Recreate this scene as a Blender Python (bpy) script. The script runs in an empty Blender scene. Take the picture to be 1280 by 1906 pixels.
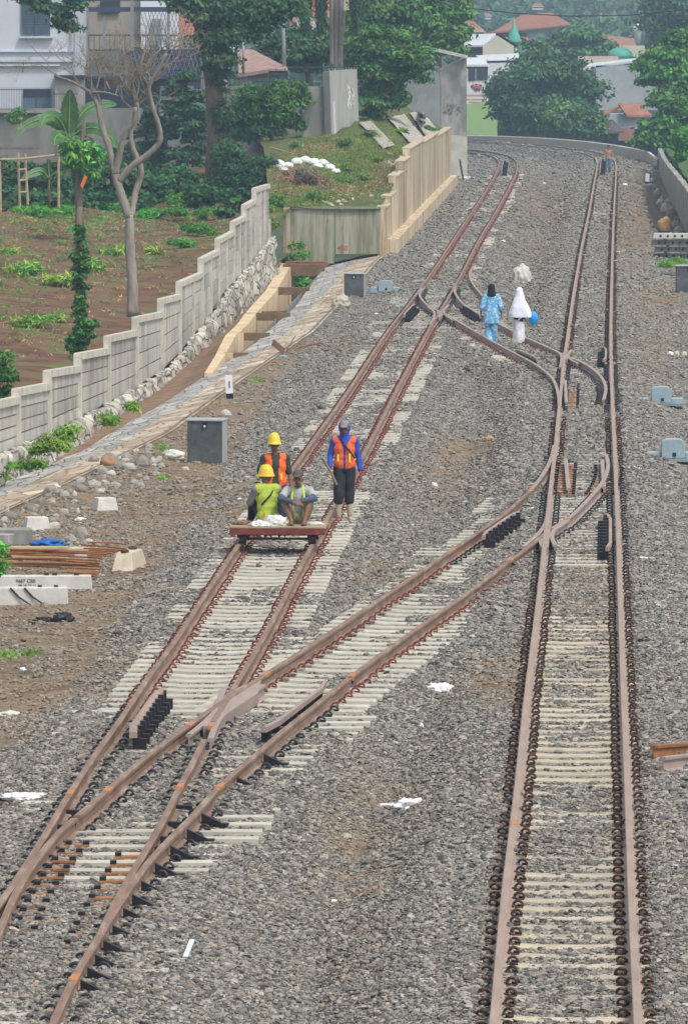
import bpy, bmesh, math, random
import numpy as np
from mathutils import Vector, Matrix, Quaternion
random.seed(7); RNG = np.random.default_rng(7)
R = math.radians
# ---------------------------------------------------------------- camera, light
F = 12000.0; CH = 7.75; HZ = 65.0
PITCH = math.atan((953 - HZ) / F)
sc = bpy.context.scene
COL = sc.collection
cam_d = bpy.data.cameras.new('camera'); cam = bpy.data.objects.new('camera', cam_d); COL.objects.link(cam)
cam_d.sensor_fit = 'VERTICAL'; cam_d.sensor_height = 36; cam_d.lens = 36 * F / 1906
cam_d.clip_start = 1; cam_d.clip_end = 6000
cam.location = (0, 0, CH); cam.rotation_euler = (R(90) - PITCH, 0, 0)
sc.camera = cam
sc.render.resolution_x = 687; sc.render.resolution_y = 1024
SUN_EL, SUN_AZ = 56, 138      # azimuth clockwise from +Y
w = bpy.data.worlds.new('World'); sc.world = w; w.use_nodes = True
nt = w.node_tree; bg = nt.nodes['Background']
sky = nt.nodes.new('ShaderNodeTexSky'); sky.sky_type = 'NISHITA'; sky.sun_disc = False
sky.sun_elevation = R(SUN_EL); sky.sun_rotation = R(SUN_AZ); sky.dust_density = 3.0; sky.air_density = 1.0
hs = nt.nodes.new('ShaderNodeHueSaturation'); hs.inputs['Saturation'].default_value = 0.25
nt.links.new(sky.outputs[0], hs.inputs['Color']); nt.links.new(hs.outputs[0], bg.inputs[0])
bg.inputs[1].default_value = 0.13
sd = bpy.data.lights.new('sun', 'SUN'); sd.energy = 1.5; sd.angle = R(10); sd.color = (1, .94, .84)
so = bpy.data.objects.new('sun', sd); COL.objects.link(so)
_v = Vector((math.sin(R(SUN_AZ)) * math.cos(R(SUN_EL)), math.cos(R(SUN_AZ)) * math.cos(R(SUN_EL)), math.sin(R(SUN_EL))))
so.rotation_euler = _v.to_track_quat('Z', 'Y').to_euler()
sc.view_settings.view_transform = 'Standard'; sc.view_settings.look = 'None'
sc.view_settings.exposure = 0.62; sc.view_settings.gamma = 1.0
# ---------------------------------------------------------------- pixel <-> world
cp, sp = math.cos(PITCH), math.sin(PITCH)
def ray(x, y):
    a = (x - 640) / F; b = -(y - 953) / F
    return Vector((a, cp + b * sp, -sp + b * cp))
def P(x, y, z=0.0):
    d = ray(x, y); t = (z - CH) / d.z
    return Vector((d.x * t, d.y * t, z))
def W(x, y, D):
    d = ray(x, y); t = D / d.y
    return Vector((d.x * t, D, CH + d.z * t))
def topx(X, Y, Z):
    dz = Z - CH
    cy = Y * cp - dz * sp; cz = Y * sp + dz * cp
    return 640 + F * X / cy, 953 - F * cz / cy
# ---------------------------------------------------------------- materials
MATS = {}
def mat(name, col, rough=.85, var=.25, scale=6, bump=0, bscale=None, metal=0, col2=None, mix=.5, objrand=0, coord='Object', stretch=None, spec=.3, trans=0, detail=5, pos=(.3, .7)):
    if name in MATS: return MATS[name]
    m = bpy.data.materials.new(name); m.use_nodes = True; MATS[name] = m
    n = m.node_tree.nodes; l = m.node_tree.links; b = n['Principled BSDF']
    b.inputs['Roughness'].default_value = rough; b.inputs['Metallic'].default_value = metal
    b.inputs['Specular IOR Level'].default_value = spec
    tc = n.new('ShaderNodeTexCoord'); src = tc.outputs[coord]
    if coord == 'Object':
        g = n.new('ShaderNodeNewGeometry'); src = g.outputs['Position']
    if stretch:
        mp = n.new('ShaderNodeMapping'); mp.inputs['Scale'].default_value = stretch; l.new(src, mp.inputs[0]); src = mp.outputs[0]
    t = n.new('ShaderNodeTexNoise'); t.inputs['Scale'].default_value = scale; t.inputs['Detail'].default_value = detail; t.inputs['Roughness'].default_value = .65
    l.new(src, t.inputs['Vector'])
    r = n.new('ShaderNodeValToRGB'); e = r.color_ramp.elements
    c2 = col2 or tuple(min(1, c * (1 + var)) for c in col)
    c1 = tuple(c * (1 - var) for c in col)
    e[0].position = pos[0]; e[1].position = pos[1]
    e[0].color = (*c1, 1); e[1].color = (*c2, 1)
    if col2: mm = r.color_ramp.elements.new(mix); mm.color = (*col, 1)
    l.new(t.outputs['Fac'], r.inputs[0]); out = r.outputs[0]
    if objrand:
        oi = n.new('ShaderNodeObjectInfo'); mr = n.new('ShaderNodeMapRange')
        mr.inputs['To Min'].default_value = 1 - objrand; mr.inputs['To Max'].default_value = 1 + objrand
        l.new(oi.outputs['Random'], mr.inputs[0]); vm = n.new('ShaderNodeVectorMath'); vm.operation = 'SCALE'
        l.new(out, vm.inputs[0]); l.new(mr.outputs[0], vm.inputs['Scale']); out = vm.outputs[0]
    l.new(out, b.inputs['Base Color'])
    if bump:
        t2 = n.new('ShaderNodeTexNoise'); t2.inputs['Scale'].default_value = bscale or scale * 4; t2.inputs['Detail'].default_value = 6
        l.new(src, t2.inputs['Vector']); bp = n.new('ShaderNodeBump'); bp.inputs['Strength'].default_value = .7
        bp.inputs['Distance'].default_value = bump; l.new(t2.outputs['Fac'], bp.inputs['Height']); l.new(bp.outputs[0], b.inputs['Normal'])
    return m
def stonework(name, c1, c2, joint, scale, stretch=(1, 1, 1), jw=.06, bump=.03, rough=.9):
    if name in MATS: return MATS[name]
    m = bpy.data.materials.new(name); m.use_nodes = True; MATS[name] = m
    n = m.node_tree.nodes; l = m.node_tree.links; b = n['Principled BSDF']; b.inputs['Roughness'].default_value = rough; b.inputs['Specular IOR Level'].default_value = .25
    g = n.new('ShaderNodeNewGeometry'); mp = n.new('ShaderNodeMapping'); mp.inputs['Scale'].default_value = stretch; l.new(g.outputs['Position'], mp.inputs[0])
    nz_ = n.new('ShaderNodeTexNoise'); nz_.inputs['Scale'].default_value = scale * 1.3; nz_.inputs['Detail'].default_value = 3; l.new(mp.outputs[0], nz_.inputs['Vector'])
    ad = n.new('ShaderNodeVectorMath'); ad.operation = 'MULTIPLY_ADD'; ad.inputs[1].default_value = (.22 / scale * 2,) * 3; l.new(nz_.outputs['Color'], ad.inputs[0]); l.new(mp.outputs[0], ad.inputs[2])
    v = n.new('ShaderNodeTexVoronoi'); v.inputs['Scale'].default_value = scale; l.new(ad.outputs[0], v.inputs['Vector'])
    ve = n.new('ShaderNodeTexVoronoi'); ve.feature = 'DISTANCE_TO_EDGE'; ve.inputs['Scale'].default_value = scale; l.new(ad.outputs[0], ve.inputs['Vector'])
    s_ = n.new('ShaderNodeSeparateColor'); l.new(v.outputs['Color'], s_.inputs[0]); r = n.new('ShaderNodeValToRGB'); e = r.color_ramp.elements; e[0].color = (*c1, 1); e[1].color = (*c2, 1); l.new(s_.outputs[0], r.inputs[0])
    mr = n.new('ShaderNodeMapRange'); mr.inputs['From Max'].default_value = jw; l.new(ve.outputs['Distance'], mr.inputs[0])
    big = n.new('ShaderNodeTexNoise'); big.inputs['Scale'].default_value = .7; big.inputs['Detail'].default_value = 5; l.new(g.outputs['Position'], big.inputs['Vector'])
    bm_ = n.new('ShaderNodeMapRange'); bm_.inputs['From Min'].default_value = .3; bm_.inputs['From Max'].default_value = .7; bm_.inputs['To Min'].default_value = .65; bm_.inputs['To Max'].default_value = 1.25; l.new(big.outputs['Fac'], bm_.inputs[0])
    mx = n.new('ShaderNodeMix'); mx.data_type = 'RGBA'; mx.inputs['A'].default_value = (*joint, 1); l.new(mr.outputs[0], mx.inputs['Factor']); l.new(r.outputs[0], mx.inputs['B'])
    vm = n.new('ShaderNodeVectorMath'); vm.operation = 'SCALE'; l.new(mx.outputs['Result'], vm.inputs[0]); l.new(bm_.outputs[0], vm.inputs['Scale']); l.new(vm.outputs[0], b.inputs['Base Color'])
    bp = n.new('ShaderNodeBump'); bp.inputs['Distance'].default_value = bump; l.new(mr.outputs[0], bp.inputs['Height']); l.new(bp.outputs[0], b.inputs['Normal'])
    return m
def leafmat(name, tint=(1, 1, 1)):
    if name in MATS: return MATS[name]
    m = bpy.data.materials.new(name); m.use_nodes = True; MATS[name] = m
    n = m.node_tree.nodes; l = m.node_tree.links; b = n['Principled BSDF']; o = n['Material Output']
    a = n.new('ShaderNodeAttribute'); a.attribute_name = 'col'
    l.new(a.outputs['Color'], b.inputs['Base Color']); b.inputs['Roughness'].default_value = .6; b.inputs['Specular IOR Level'].default_value = .25
    tr = n.new('ShaderNodeBsdfTranslucent'); l.new(a.outputs['Color'], tr.inputs[0])
    mx = n.new('ShaderNodeMixShader'); mx.inputs[0].default_value = .25
    l.new(b.outputs[0], mx.inputs[1]); l.new(tr.outputs[0], mx.inputs[2]); l.new(mx.outputs[0], o.inputs[0])
    return m
LEAF = leafmat('leaf')
# ---------------------------------------------------------------- objects
def meta(o, label=None, cat=None, group=None, kind=None):
    if label: o['label'] = label
    if cat: o['category'] = cat
    if group: o['group'] = group
    if kind: o['kind'] = kind
    return o
def T(name, label, cat, loc=(0, 0, 0), rz=0, group=None):
    o = bpy.data.objects.new(name, None); COL.objects.link(o); o.location = loc; o.rotation_euler = (0, 0, rz)
    o.empty_display_size = .2
    return meta(o, label, cat, group)
def wloc(o):
    v = Vector((0, 0, 0))
    while o is not None: v += o.location; o = o.parent
    return v
def link(name, me, parent=None, world=True):
    o = bpy.data.objects.new(name, me); COL.objects.link(o)
    if parent is not None:
        o.parent = parent
        if world and parent.type == 'EMPTY': o.matrix_parent_inverse = Matrix.Translation(-Vector(parent.location))
    return o
class MB:
    def __init__(s): s.v = []; s.f = []; s.m = []; s.smooth = False
    def add(s, vs, fs, m=0):
        k = len(s.v); s.v += [tuple(v) for v in vs]; s.f += [tuple(i + k for i in f) for f in fs]; s.m += [m] * len(fs)
    def box(s, c, d, rot=None, m=0, taper=1.0):
        c = Vector(c); h = Vector(d) / 2
        vs = []
        for z in (-1, 1):
            for x, y in ((-1, -1), (1, -1), (1, 1), (-1, 1)):
                t = taper if z > 0 else 1
                v = Vector((x * h.x * t, y * h.y * t, z * h.z))
                if rot is not None: v = rot @ v
                vs.append(c + v)
        s.add(vs, [(3, 2, 1, 0), (4, 5, 6, 7), (0, 1, 5, 4), (1, 2, 6, 5), (2, 3, 7, 6), (3, 0, 4, 7)], m); return s
    def bar(s, a, b, wd, ht, m=0, up=(0, 0, 1)):     # box from a to b
        a = Vector(a); b = Vector(b); t = (b - a); L = t.length
        if L < 1e-6: return s
        t.normalize(); u = Vector(up); r = t.cross(u)
        if r.length < 1e-4: r = t.cross(Vector((1, 0, 0)))
        r.normalize(); u = r.cross(t)
        rot = Matrix((r, t, u)).transposed()
        return s.box((a + b) / 2, (wd, L, ht), rot, m)
    def tube(s, path, rad, n=8, m=0, ry=None):
        path = [Vector(p) for p in path]; k = len(path)
        if not hasattr(rad, '__len__'): rad = [rad] * k
        vs = []; pr = None
        for i, p in enumerate(path):
            t = (path[min(i + 1, k - 1)] - path[max(i - 1, 0)])
            t = t.normalized() if t.length > 1e-9 else Vector((0, 0, 1))
            if pr is None:
                pr = t.orthogonal().normalized() if abs(t.z) < .95 else Vector((1, 0, 0)) - t * t.x
                pr.normalize()
            r = (pr - t * pr.dot(t)).normalized(); pr = r; q = t.cross(r)
            for j in range(n):
                a = 2 * math.pi * j / n
                vs.append(p + r * math.cos(a) * rad[i] + q * math.sin(a) * rad[i] * (ry or 1))
        fs = []
        for i in range(k - 1):
            for j in range(n):
                j2 = (j + 1) % n
                fs.append((i * n + j, i * n + j2, (i + 1) * n + j2, (i + 1) * n + j))
        fs.append(tuple(reversed(range(n)))); fs.append(tuple(range((k - 1) * n, k * n)))
        s.add(vs, fs, m); return s
    def cap(s, a, b, ra, rb, n=12, m=0):             # rounded tapered limb
        a = Vector(a); b = Vector(b); t = (b - a); L = max(t.length, 1e-5); t /= L
        pts = []; rr = []
        for th in (80, 60, 35, 10):
            pts.append(a - t * ra * math.sin(R(th))); rr.append(ra * math.cos(R(th)))
        for k in (.25, .5, .75): pts.append(a + t * L * k); rr.append(ra + (rb - ra) * k)
        for th in (10, 35, 60, 80):
            pts.append(b + t * rb * math.sin(R(th))); rr.append(rb * math.cos(R(th)))
        return s.tube(pts, rr, n, m)
    def ell(s, c, r, rot=None, m=0, n=12, k=8):
        c = Vector(c); vs = []; fs = []
        for i in range(1, k):
            th = math.pi * i / k
            for j in range(n):
                a = 2 * math.pi * j / n
                v = Vector((math.sin(th) * math.cos(a) * r[0], math.sin(th) * math.sin(a) * r[1], math.cos(th) * r[2]))
                if rot is not None: v = rot @ v
                vs.append(c + v)
        top = Vector((0, 0, r[2])); bot = Vector((0, 0, -r[2]))
        if rot is not None: top = rot @ top; bot = rot @ bot
        vs += [c + top, c + bot]; a0 = len(vs) - 2
        for i in range(k - 2):
            for j in range(n):
                j2 = (j + 1) % n; fs.append((i * n + j, (i + 1) * n + j, (i + 1) * n + j2, i * n + j2))
        for j in range(n):
            j2 = (j + 1) % n; fs.append((a0, j, j2)); fs.append((a0 + 1, (k - 2) * n + j2, (k - 2) * n + j))
        s.add(vs, fs, m); return s
    def loft(s, rings, m=0, n=16, caps=True):        # rings: (cx,cy,cz,rx,ry[,wave])
        vs = []
        for q in rings:
            cx, cy, cz, rx, ry = q[:5]; wv = q[5] if len(q) > 5 else 0
            for j in range(n):
                a = 2 * math.pi * j / n; k = 1 + wv * math.sin(a * 5 + cz * 3)
                vs.append((cx + rx * k * math.cos(a), cy + ry * k * math.sin(a), cz))
        fs = []
        for i in range(len(rings) - 1):
            for j in range(n):
                j2 = (j + 1) % n; fs.append((i * n + j, i * n + j2, (i + 1) * n + j2, (i + 1) * n + j))
        if caps: fs.append(tuple(reversed(range(n)))); fs.append(tuple(range((len(rings) - 1) * n, len(rings) * n)))
        s.add(vs, fs, m); return s
    def quad(s, a, b, c, d, m=0): s.add([a, b, c, d], [(0, 1, 2, 3)], m); return s
    def mesh(s, name, mats, bevel=0):
        me = bpy.data.meshes.new(name); me.from_pydata(s.v, [], s.f)
        for m in (mats if isinstance(mats, (list, tuple)) else [mats]): me.materials.append(m)
        if len(set(s.m)) > 1: me.polygons.foreach_set('material_index', s.m)
        if s.smooth: me.polygons.foreach_set('use_smooth', [True] * len(s.f))
        bm = bmesh.new(); bm.from_mesh(me); bmesh.ops.recalc_face_normals(bm, faces=bm.faces)
        if bevel: bmesh.ops.bevel(bm, geom=bm.edges[:], offset=bevel, segments=1, affect='EDGES')
        bm.to_mesh(me); bm.free(); me.update(); return me
    def build(s, name, mats, parent=None, world=True, bevel=0, smooth=None):
        if smooth is not None: s.smooth = smooth
        return link(name, s.mesh(name, mats, bevel), parent, world)
def remeshed(name, mb, voxel, it, mats, parent, world=False, extra=None, disp=0):
    me = bpy.data.meshes.new('t'); me.from_pydata(mb.v, [], mb.f); o = bpy.data.objects.new('t', me); COL.objects.link(o)
    r = o.modifiers.new('r', 'REMESH'); r.mode = 'VOXEL'; r.voxel_size = voxel; r.use_smooth_shade = True
    if it: q = o.modifiers.new('s', 'SMOOTH'); q.iterations = it; q.factor = .5
    if disp:
        tx = bpy.data.textures.new('cl', 'CLOUDS'); tx.noise_scale = disp[1]
        d = o.modifiers.new('d', 'DISPLACE'); d.texture = tx; d.strength = disp[0]; d.mid_level = .5
    dg = bpy.context.evaluated_depsgraph_get()
    m2 = bpy.data.meshes.new_from_object(o.evaluated_get(dg)); bpy.data.objects.remove(o); bpy.data.meshes.remove(me)
    m2.name = name; m2.materials.clear()
    for m in (mats if isinstance(mats, (list, tuple)) else [mats]): m2.materials.append(m)
    if extra is not None:
        bm = bmesh.new(); bm.from_mesh(m2); k = len(bm.verts)
        vs = [bm.verts.new(v) for v in extra.v]
        for f, mi in zip(extra.f, extra.m):
            try: ff = bm.faces.new([vs[i] for i in f]); ff.material_index = mi; ff.smooth = True
            except ValueError: pass
        bm.to_mesh(m2); bm.free()
    return link(name, m2, parent, world)
def npmesh(name, V, Fq, mats, cols=None, smooth=False):
    me = bpy.data.meshes.new(name); nv = len(V); nf, k = Fq.shape
    me.vertices.add(nv); me.vertices.foreach_set('co', np.ascontiguousarray(V, dtype=np.float32).ravel())
    me.loops.add(nf * k); me.loops.foreach_set('vertex_index', Fq.astype(np.int32).ravel())
    me.polygons.add(nf); me.polygons.foreach_set('loop_start', np.arange(0, nf * k, k, dtype=np.int32))
    me.polygons.foreach_set('use_smooth', np.full(nf, smooth))
    if cols is not None:
        a = me.attributes.new('col', 'FLOAT_COLOR', 'POINT'); c = np.ones((nv, 4), np.float32); c[:, :3] = cols
        a.data.foreach_set('color', c.ravel())
    for m in (mats if isinstance(mats, (list, tuple)) else [mats]): me.materials.append(m)
    me.update(calc_edges=True); me.validate(); return me
def vnoise(x, y, s=1.0, seed=0):
    x = np.asarray(x, float) * s; y = np.asarray(y, float) * s
    xi = np.floor(x); yi = np.floor(y); fx = x - xi; fy = y - yi; fx = fx * fx * (3 - 2 * fx); fy = fy * fy * (3 - 2 * fy)
    def h(a, b): v = np.sin(a * 127.1 + b * 311.7 + seed * 17.3) * 43758.5453; return v - np.floor(v)
    return (h(xi, yi) * (1 - fx) + h(xi + 1, yi) * fx) * (1 - fy) + (h(xi, yi + 1) * (1 - fx) + h(xi + 1, yi + 1) * fx) * fy
def fbm(x, y, s=1.0, seed=0): return (vnoise(x, y, s, seed) + .5 * vnoise(x, y, s * 2.1, seed + 3) + .25 * vnoise(x, y, s * 4.3, seed + 5)) / 1.75
def catmull(pts, per=10):
    pts = [Vector((*p, 0)) if len(p) == 2 else Vector(p) for p in pts]; out = []
    q = [pts[0] * 2 - pts[1]] + pts + [pts[-1] * 2 - pts[-2]]
    for i in range(1, len(q) - 2):
        p0, p1, p2, p3 = q[i - 1:i + 3]
        d0 = max((p1 - p0).length, 1e-3) ** .5; d1 = max((p2 - p1).length, 1e-3) ** .5; d2 = max((p3 - p2).length, 1e-3) ** .5
        m1 = (p1 - p0) / d0 - (p2 - p0) / (d0 + d1) + (p2 - p1) / d1
        m2 = (p2 - p1) / d1 - (p3 - p1) / (d1 + d2) + (p3 - p2) / d2
        m1 *= d1; m2 *= d1
        for k in range(per):
            t = k / per
            out.append((2 * t ** 3 - 3 * t * t + 1) * p1 + (t ** 3 - 2 * t * t + t) * m1 + (-2 * t ** 3 + 3 * t * t) * p2 + (t ** 3 - t * t) * m2)
    out.append(pts[-1]); return out
def smoothstep(a, b, x): t = np.clip((x - a) / (b - a), 0, 1); return t * t * (3 - 2 * t)
# ---------------------------------------------------------------- rails in plan (heads at z = 0)
def path(pxs, per=8, sm=12):
    c = catmull(pxs, per); w_ = [P(p.x, p.y, 0) for p in c]
    for _ in range(sm):
        w_ = [w_[0]] + [(w_[i - 1] + w_[i] * 2 + w_[i + 1]) / 4 for i in range(1, len(w_) - 1)] + [w_[-1]]
    return w_
L1 = path([(905, 2010), (918, 1906), (937, 1678), (953.5, 1541), (965.5, 1437), (979, 1300), (994, 1180), (1010, 1042), (1015, 986), (1020, 949), (1024.5, 902), (1029, 866), (1034, 827), (1036.5, 789), (1041, 751), (1044, 718), (1047.5, 675), (1051, 653), (1056, 620), (1065.5, 550), (1075, 495), (1085, 440), (1094, 400), (1101, 360), (1107, 327), (1111, 306), (1108, 294.5), (1099, 288.7), (1078, 282.8), (1047, 277.6), (1000, 272.3), (954, 267.6), (907, 264), (850, 260.5)])
R1 = path([(1190, 2010), (1186.5, 1906), (1176, 1712), (1168.5, 1506), (1164.5, 1403), (1160, 1300), (1155.5, 1180), (1151, 1042), (1148, 958), (1144.5, 874), (1142, 817), (1138.5, 751), (1136, 675), (1135.5, 620), (1136.5, 555), (1138, 495), (1139.5, 440), (1141, 400), (1143.6, 355), (1145.5, 308.6), (1142, 295.7), (1125, 286.3), (1094, 279), (1047, 273.4), (1000, 267.5), (930, 261.7), (850, 257)])
L2 = path([(-60, 1765), (0, 1680), (32, 1635), (81, 1558), (130, 1475), (183, 1395), (227, 1335), (274, 1262), (310, 1214), (338, 1174), (374, 1118), (440, 1018), (490, 947), (537, 883), (601, 793), (637.6, 742), (674, 688), (700, 647), (726, 609), (748.8, 580), (767, 557), (789, 526), (811.7, 494.5), (834, 460), (860, 420), (874, 400), (900, 360), (918.6, 329.7), (926, 313), (928, 301.6), (922, 293), (907, 287.5), (883, 284), (850, 281.5)])
R2 = path([(186, 1740), (197, 1715), (227.5, 1654), (260, 1600), (284, 1560), (309, 1515), (333, 1466), (366, 1404), (382, 1371), (398, 1340), (448, 1258), (500.6, 1166), (544, 1082), (583, 1008), (613, 957), (672, 853), (698.4, 803), (733, 734), (769, 666), (795.5, 616), (810.7, 591), (826, 567), (845, 533), (862.5, 502.7), (883, 460), (905, 422), (920, 398), (937, 367), (953, 336.7), (961, 318), (962, 302.7), (954, 293), (935, 286.3), (907, 281), (850, 276)])
CL = path([(-30, 1790), (0, 1730), (24, 1672), (61, 1607), (114, 1543), (162, 1502), (199, 1470), (260, 1416), (349, 1350), (394, 1318), (487, 1258), (575, 1202), (662, 1144), (750, 1085), (838, 1024), (920, 969), (940, 954), (966, 930), (987, 911), (1004, 890), (1017, 870), (1026, 849), (1030.5, 828)])
CR = path([(90, 1925), (97.5, 1906), (122, 1850), (150, 1797), (179, 1749), (207, 1703), (240, 1652), (268, 1613), (300, 1575), (337, 1538), (366, 1508), (402, 1468), (443, 1430), (487, 1393), (520, 1363), (575, 1320), (658, 1253), (750, 1186), (838, 1124), (899, 1080), (940, 1048), (960, 1033), (996, 1006), (1022, 984), (1052, 967), (1075, 947), (1099, 922), (1118, 900), (1129, 877), (1131, 860), (1126.6, 844)])
UL = path([(1040.5, 755), (1039, 736), (1034, 716), (1027, 703), (1015, 691), (993, 675), (960, 658), (917, 635), (873, 610), (846, 594), (822, 580.5), (807, 575), (791, 564), (781, 551), (780, 543), (787, 536)])
UR = path([(1122, 743), (1127, 725), (1123, 707.5), (1109, 690), (1082.5, 673), (1050, 660), (1025, 648), (979, 627.5), (929, 602.5), (897, 585), (878, 575), (862, 565), (850, 551), (844.8, 539), (847, 530)])
UX = path([(922, 592), (901, 553), (885, 535), (875, 519), (873, 507), (880, 495)])
def fX(pth, ext=False):
    a = sorted([(p.y, p.x) for p in pth]); ys = np.array([q[0] for q in a]); xs = np.array([q[1] for q in a])
    return lambda Y: np.interp(Y, ys, xs, left=xs[0] if ext else np.nan, right=np.nan)
fL1, fR1, fL2, fR2, fCL, fCR, fUL, fUR = [fX(p, i in (2, 4, 5)) for i, p in enumerate((L1, R1, L2, R2, CL, CR, UL, UR))]
def cen(fa, fb, Y):
    return (fa(Y) + fb(Y)) / 2
# ---------------------------------------------------------------- ballast bed height field
EL = np.array([(40, -6.5), (90, -6.4), (105, -6.1), (115, -5.0), (130, -3.52), (150, -2.38), (175, -.8), (200, .17), (228, 1.14), (240, 1.7), (348, 5.6), (367, 6.6), (400, 6.6), (520, 1)])
ER = np.array([(40, 6), (200, 14.5), (264, 17.1), (412, 20.1), (439, 18.3), (453, 17), (480, 14), (498, 9.5), (508, 5), (520, 3)])
def eL(Y): return np.interp(Y, EL[:, 0], EL[:, 1])
def eR(Y): return np.interp(Y, ER[:, 0], ER[:, 1])
def bz(X, Y):
    X = np.asarray(X, float); Y = np.asarray(Y, float)
    d = np.full(np.broadcast(X, Y).shape, 99.0)
    for fa, fb in ((fL1, fR1), (fL2, fR2), (fCL, fCR), (fUL, fUR)):
        c = cen(fa, fb, Y); q = np.abs(X - c); d = np.where(np.isnan(q), d, np.minimum(d, np.where(np.isnan(q), 99, q)))
    c = fL2(Y); q = np.abs(X - c - .55); d = np.where(np.isnan(q), d, np.fmin(d, q))
    c = fCR(Y); q = np.abs(X - c + .55); d = np.where(np.isnan(q), d, np.fmin(d, q))
    cm = cen(fL1, fR1, Y)
    right = (X > np.nan_to_num(cm, nan=99))
    cl = cen(fL2, fR2, Y); left = (X < np.nan_to_num(cl, nan=-99))
    deep = np.where(right, .22, np.where(left, .18, .38))
    z = -.205 - deep * smoothstep(1.1, 2.5, d)
    c = cen(fL1, fR1, Y); dm = np.where(np.isnan(c), 99, np.abs(X - c))
    z = z + .055 * smoothstep(.66, .82, dm) * (1 - smoothstep(1.2, 1.9, dm)) + (fbm(X * 1.0, Y * .35, .9, 21) - .47) * np.where(dm < 1.3, .03, .11) * (1 - smoothstep(1.2, 1.6, d)) + (.010 + .020 * smoothstep(100, 130, Y)) * (dm < .5) + .024 * (dm > .5) * (dm < 1) + .028 * (1 - smoothstep(72, 78, Y)) * (d < 1.2) * (dm > 1.5) + .014 * smoothstep(100, 112, Y) * (d < 1.2) * (dm > 1.5) - .03 * smoothstep(74, 77, Y) * (1 - smoothstep(92, 104, Y)) * ((d < .6) | ((X > fCR(Y)) & (d < 1.15))) * (dm > 1.5)
    z = z + (fbm(X, Y, .8, 2) - .5) * .08 + (fbm(X, Y, .25, 9) - .5) * .06 * smoothstep(1.0, 2., d)
    k = 1 - smoothstep(.1, .9, X - eL(Y)); return z * (1 - k) - .285 * k
def G(x, y, dz=0.0):
    z = -.3
    for _ in range(6):
        p = P(x, y, z); z = float(bz(p.x, p.y))
    p = P(x, y, z); p.z += dz; return p
# bed mesh with dirt mask
ys = [44.0]
while ys[-1] < 512: ys.append(ys[-1] * 1.0042)
ys = np.array(ys); nu = 110
u = np.linspace(0, 1, nu)
YY = np.repeat(ys[:, None], nu, 1); XX = eL(YY) - .15 + (eR(YY) - eL(YY) + .3) * u[None, :]
ZZ = bz(XX, YY)
# narrow trench along the right-hand wall
tr = np.abs(XX - np.interp(YY, [255, 287, 367, 400], [13.2, 14.1, 17.3, 18.0])) ; tw = (YY > 262) & (YY < 392)
ZZ = ZZ - np.where(tw, .9 * (1 - smoothstep(.25, .7, tr)), 0)
PXx, PXy = topx(XX, YY, ZZ)
def poly_mask(pts, soft=18):
    # signed side of a polyline given as y->x : left of it = 1
    a = np.array(sorted([(q[1], q[0]) for q in pts])); xb = np.interp(PXy, a[:, 0], a[:, 1]); return 1 - smoothstep(-soft, soft, PXx - xb)
nz = fbm(XX, YY, 1.3, 4)
dirt = poly_mask([(760, 440), (600, 560), (560, 640), (420, 850), (390, 900), (330, 980), (265, 1090), (190, 1190), (80, 1330), (0, 1400), (-90, 1440)], 22) * (.55 + .9 * smoothstep(.35, .6, nz))
def spot(x, y, rx, ry, k=1): return k * np.exp(-(((PXx - x) / rx) ** 2 + ((PXy - y) / ry) ** 2)) * (0.3 + 1.4 * smoothstep(.3, .65, nz))
for a in ((650, 1620, 70, 160, .5), (870, 830, 60, 20, .9), (820, 900, 70, 60, .6), (920, 1265, 60, 38, 1.2), (700, 1060, 60, 30, .6), (1010, 380, 70, 60, .6), (1220, 660, 60, 60, .6), (1190, 380, 45, 70, .9), (1190, 460, 40, 50, .6),
          (400, 1300, 110, 30, .35), (620, 640, 60, 30, .5), (150, 1260, 120, 40, .6), (1230, 560, 60, 30, .8), (1080, 1120, 50, 120, .35), (720, 1500, 120, 60, .25), (980, 470, 60, 40, .4), (450, 940, 120, 60, .7)):
    dirt = dirt + spot(*a)
dirt = np.clip(dirt, 0, 1)
strip = 0 * poly_mask([(722, 470), (700, 505), (640, 560), (600, 600), (540, 655), (470, 705), (350, 790), (223, 849), (130, 897), (0, 955), (-90, 990)], 10)
V = np.stack([XX, YY, ZZ], -1).reshape(-1, 3)
i0 = (np.arange(len(ys) - 1)[:, None] * nu + np.arange(nu - 1)[None, :]).ravel()
FQ = np.stack([i0, i0 + 1, i0 + nu + 1, i0 + nu], 1)
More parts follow.
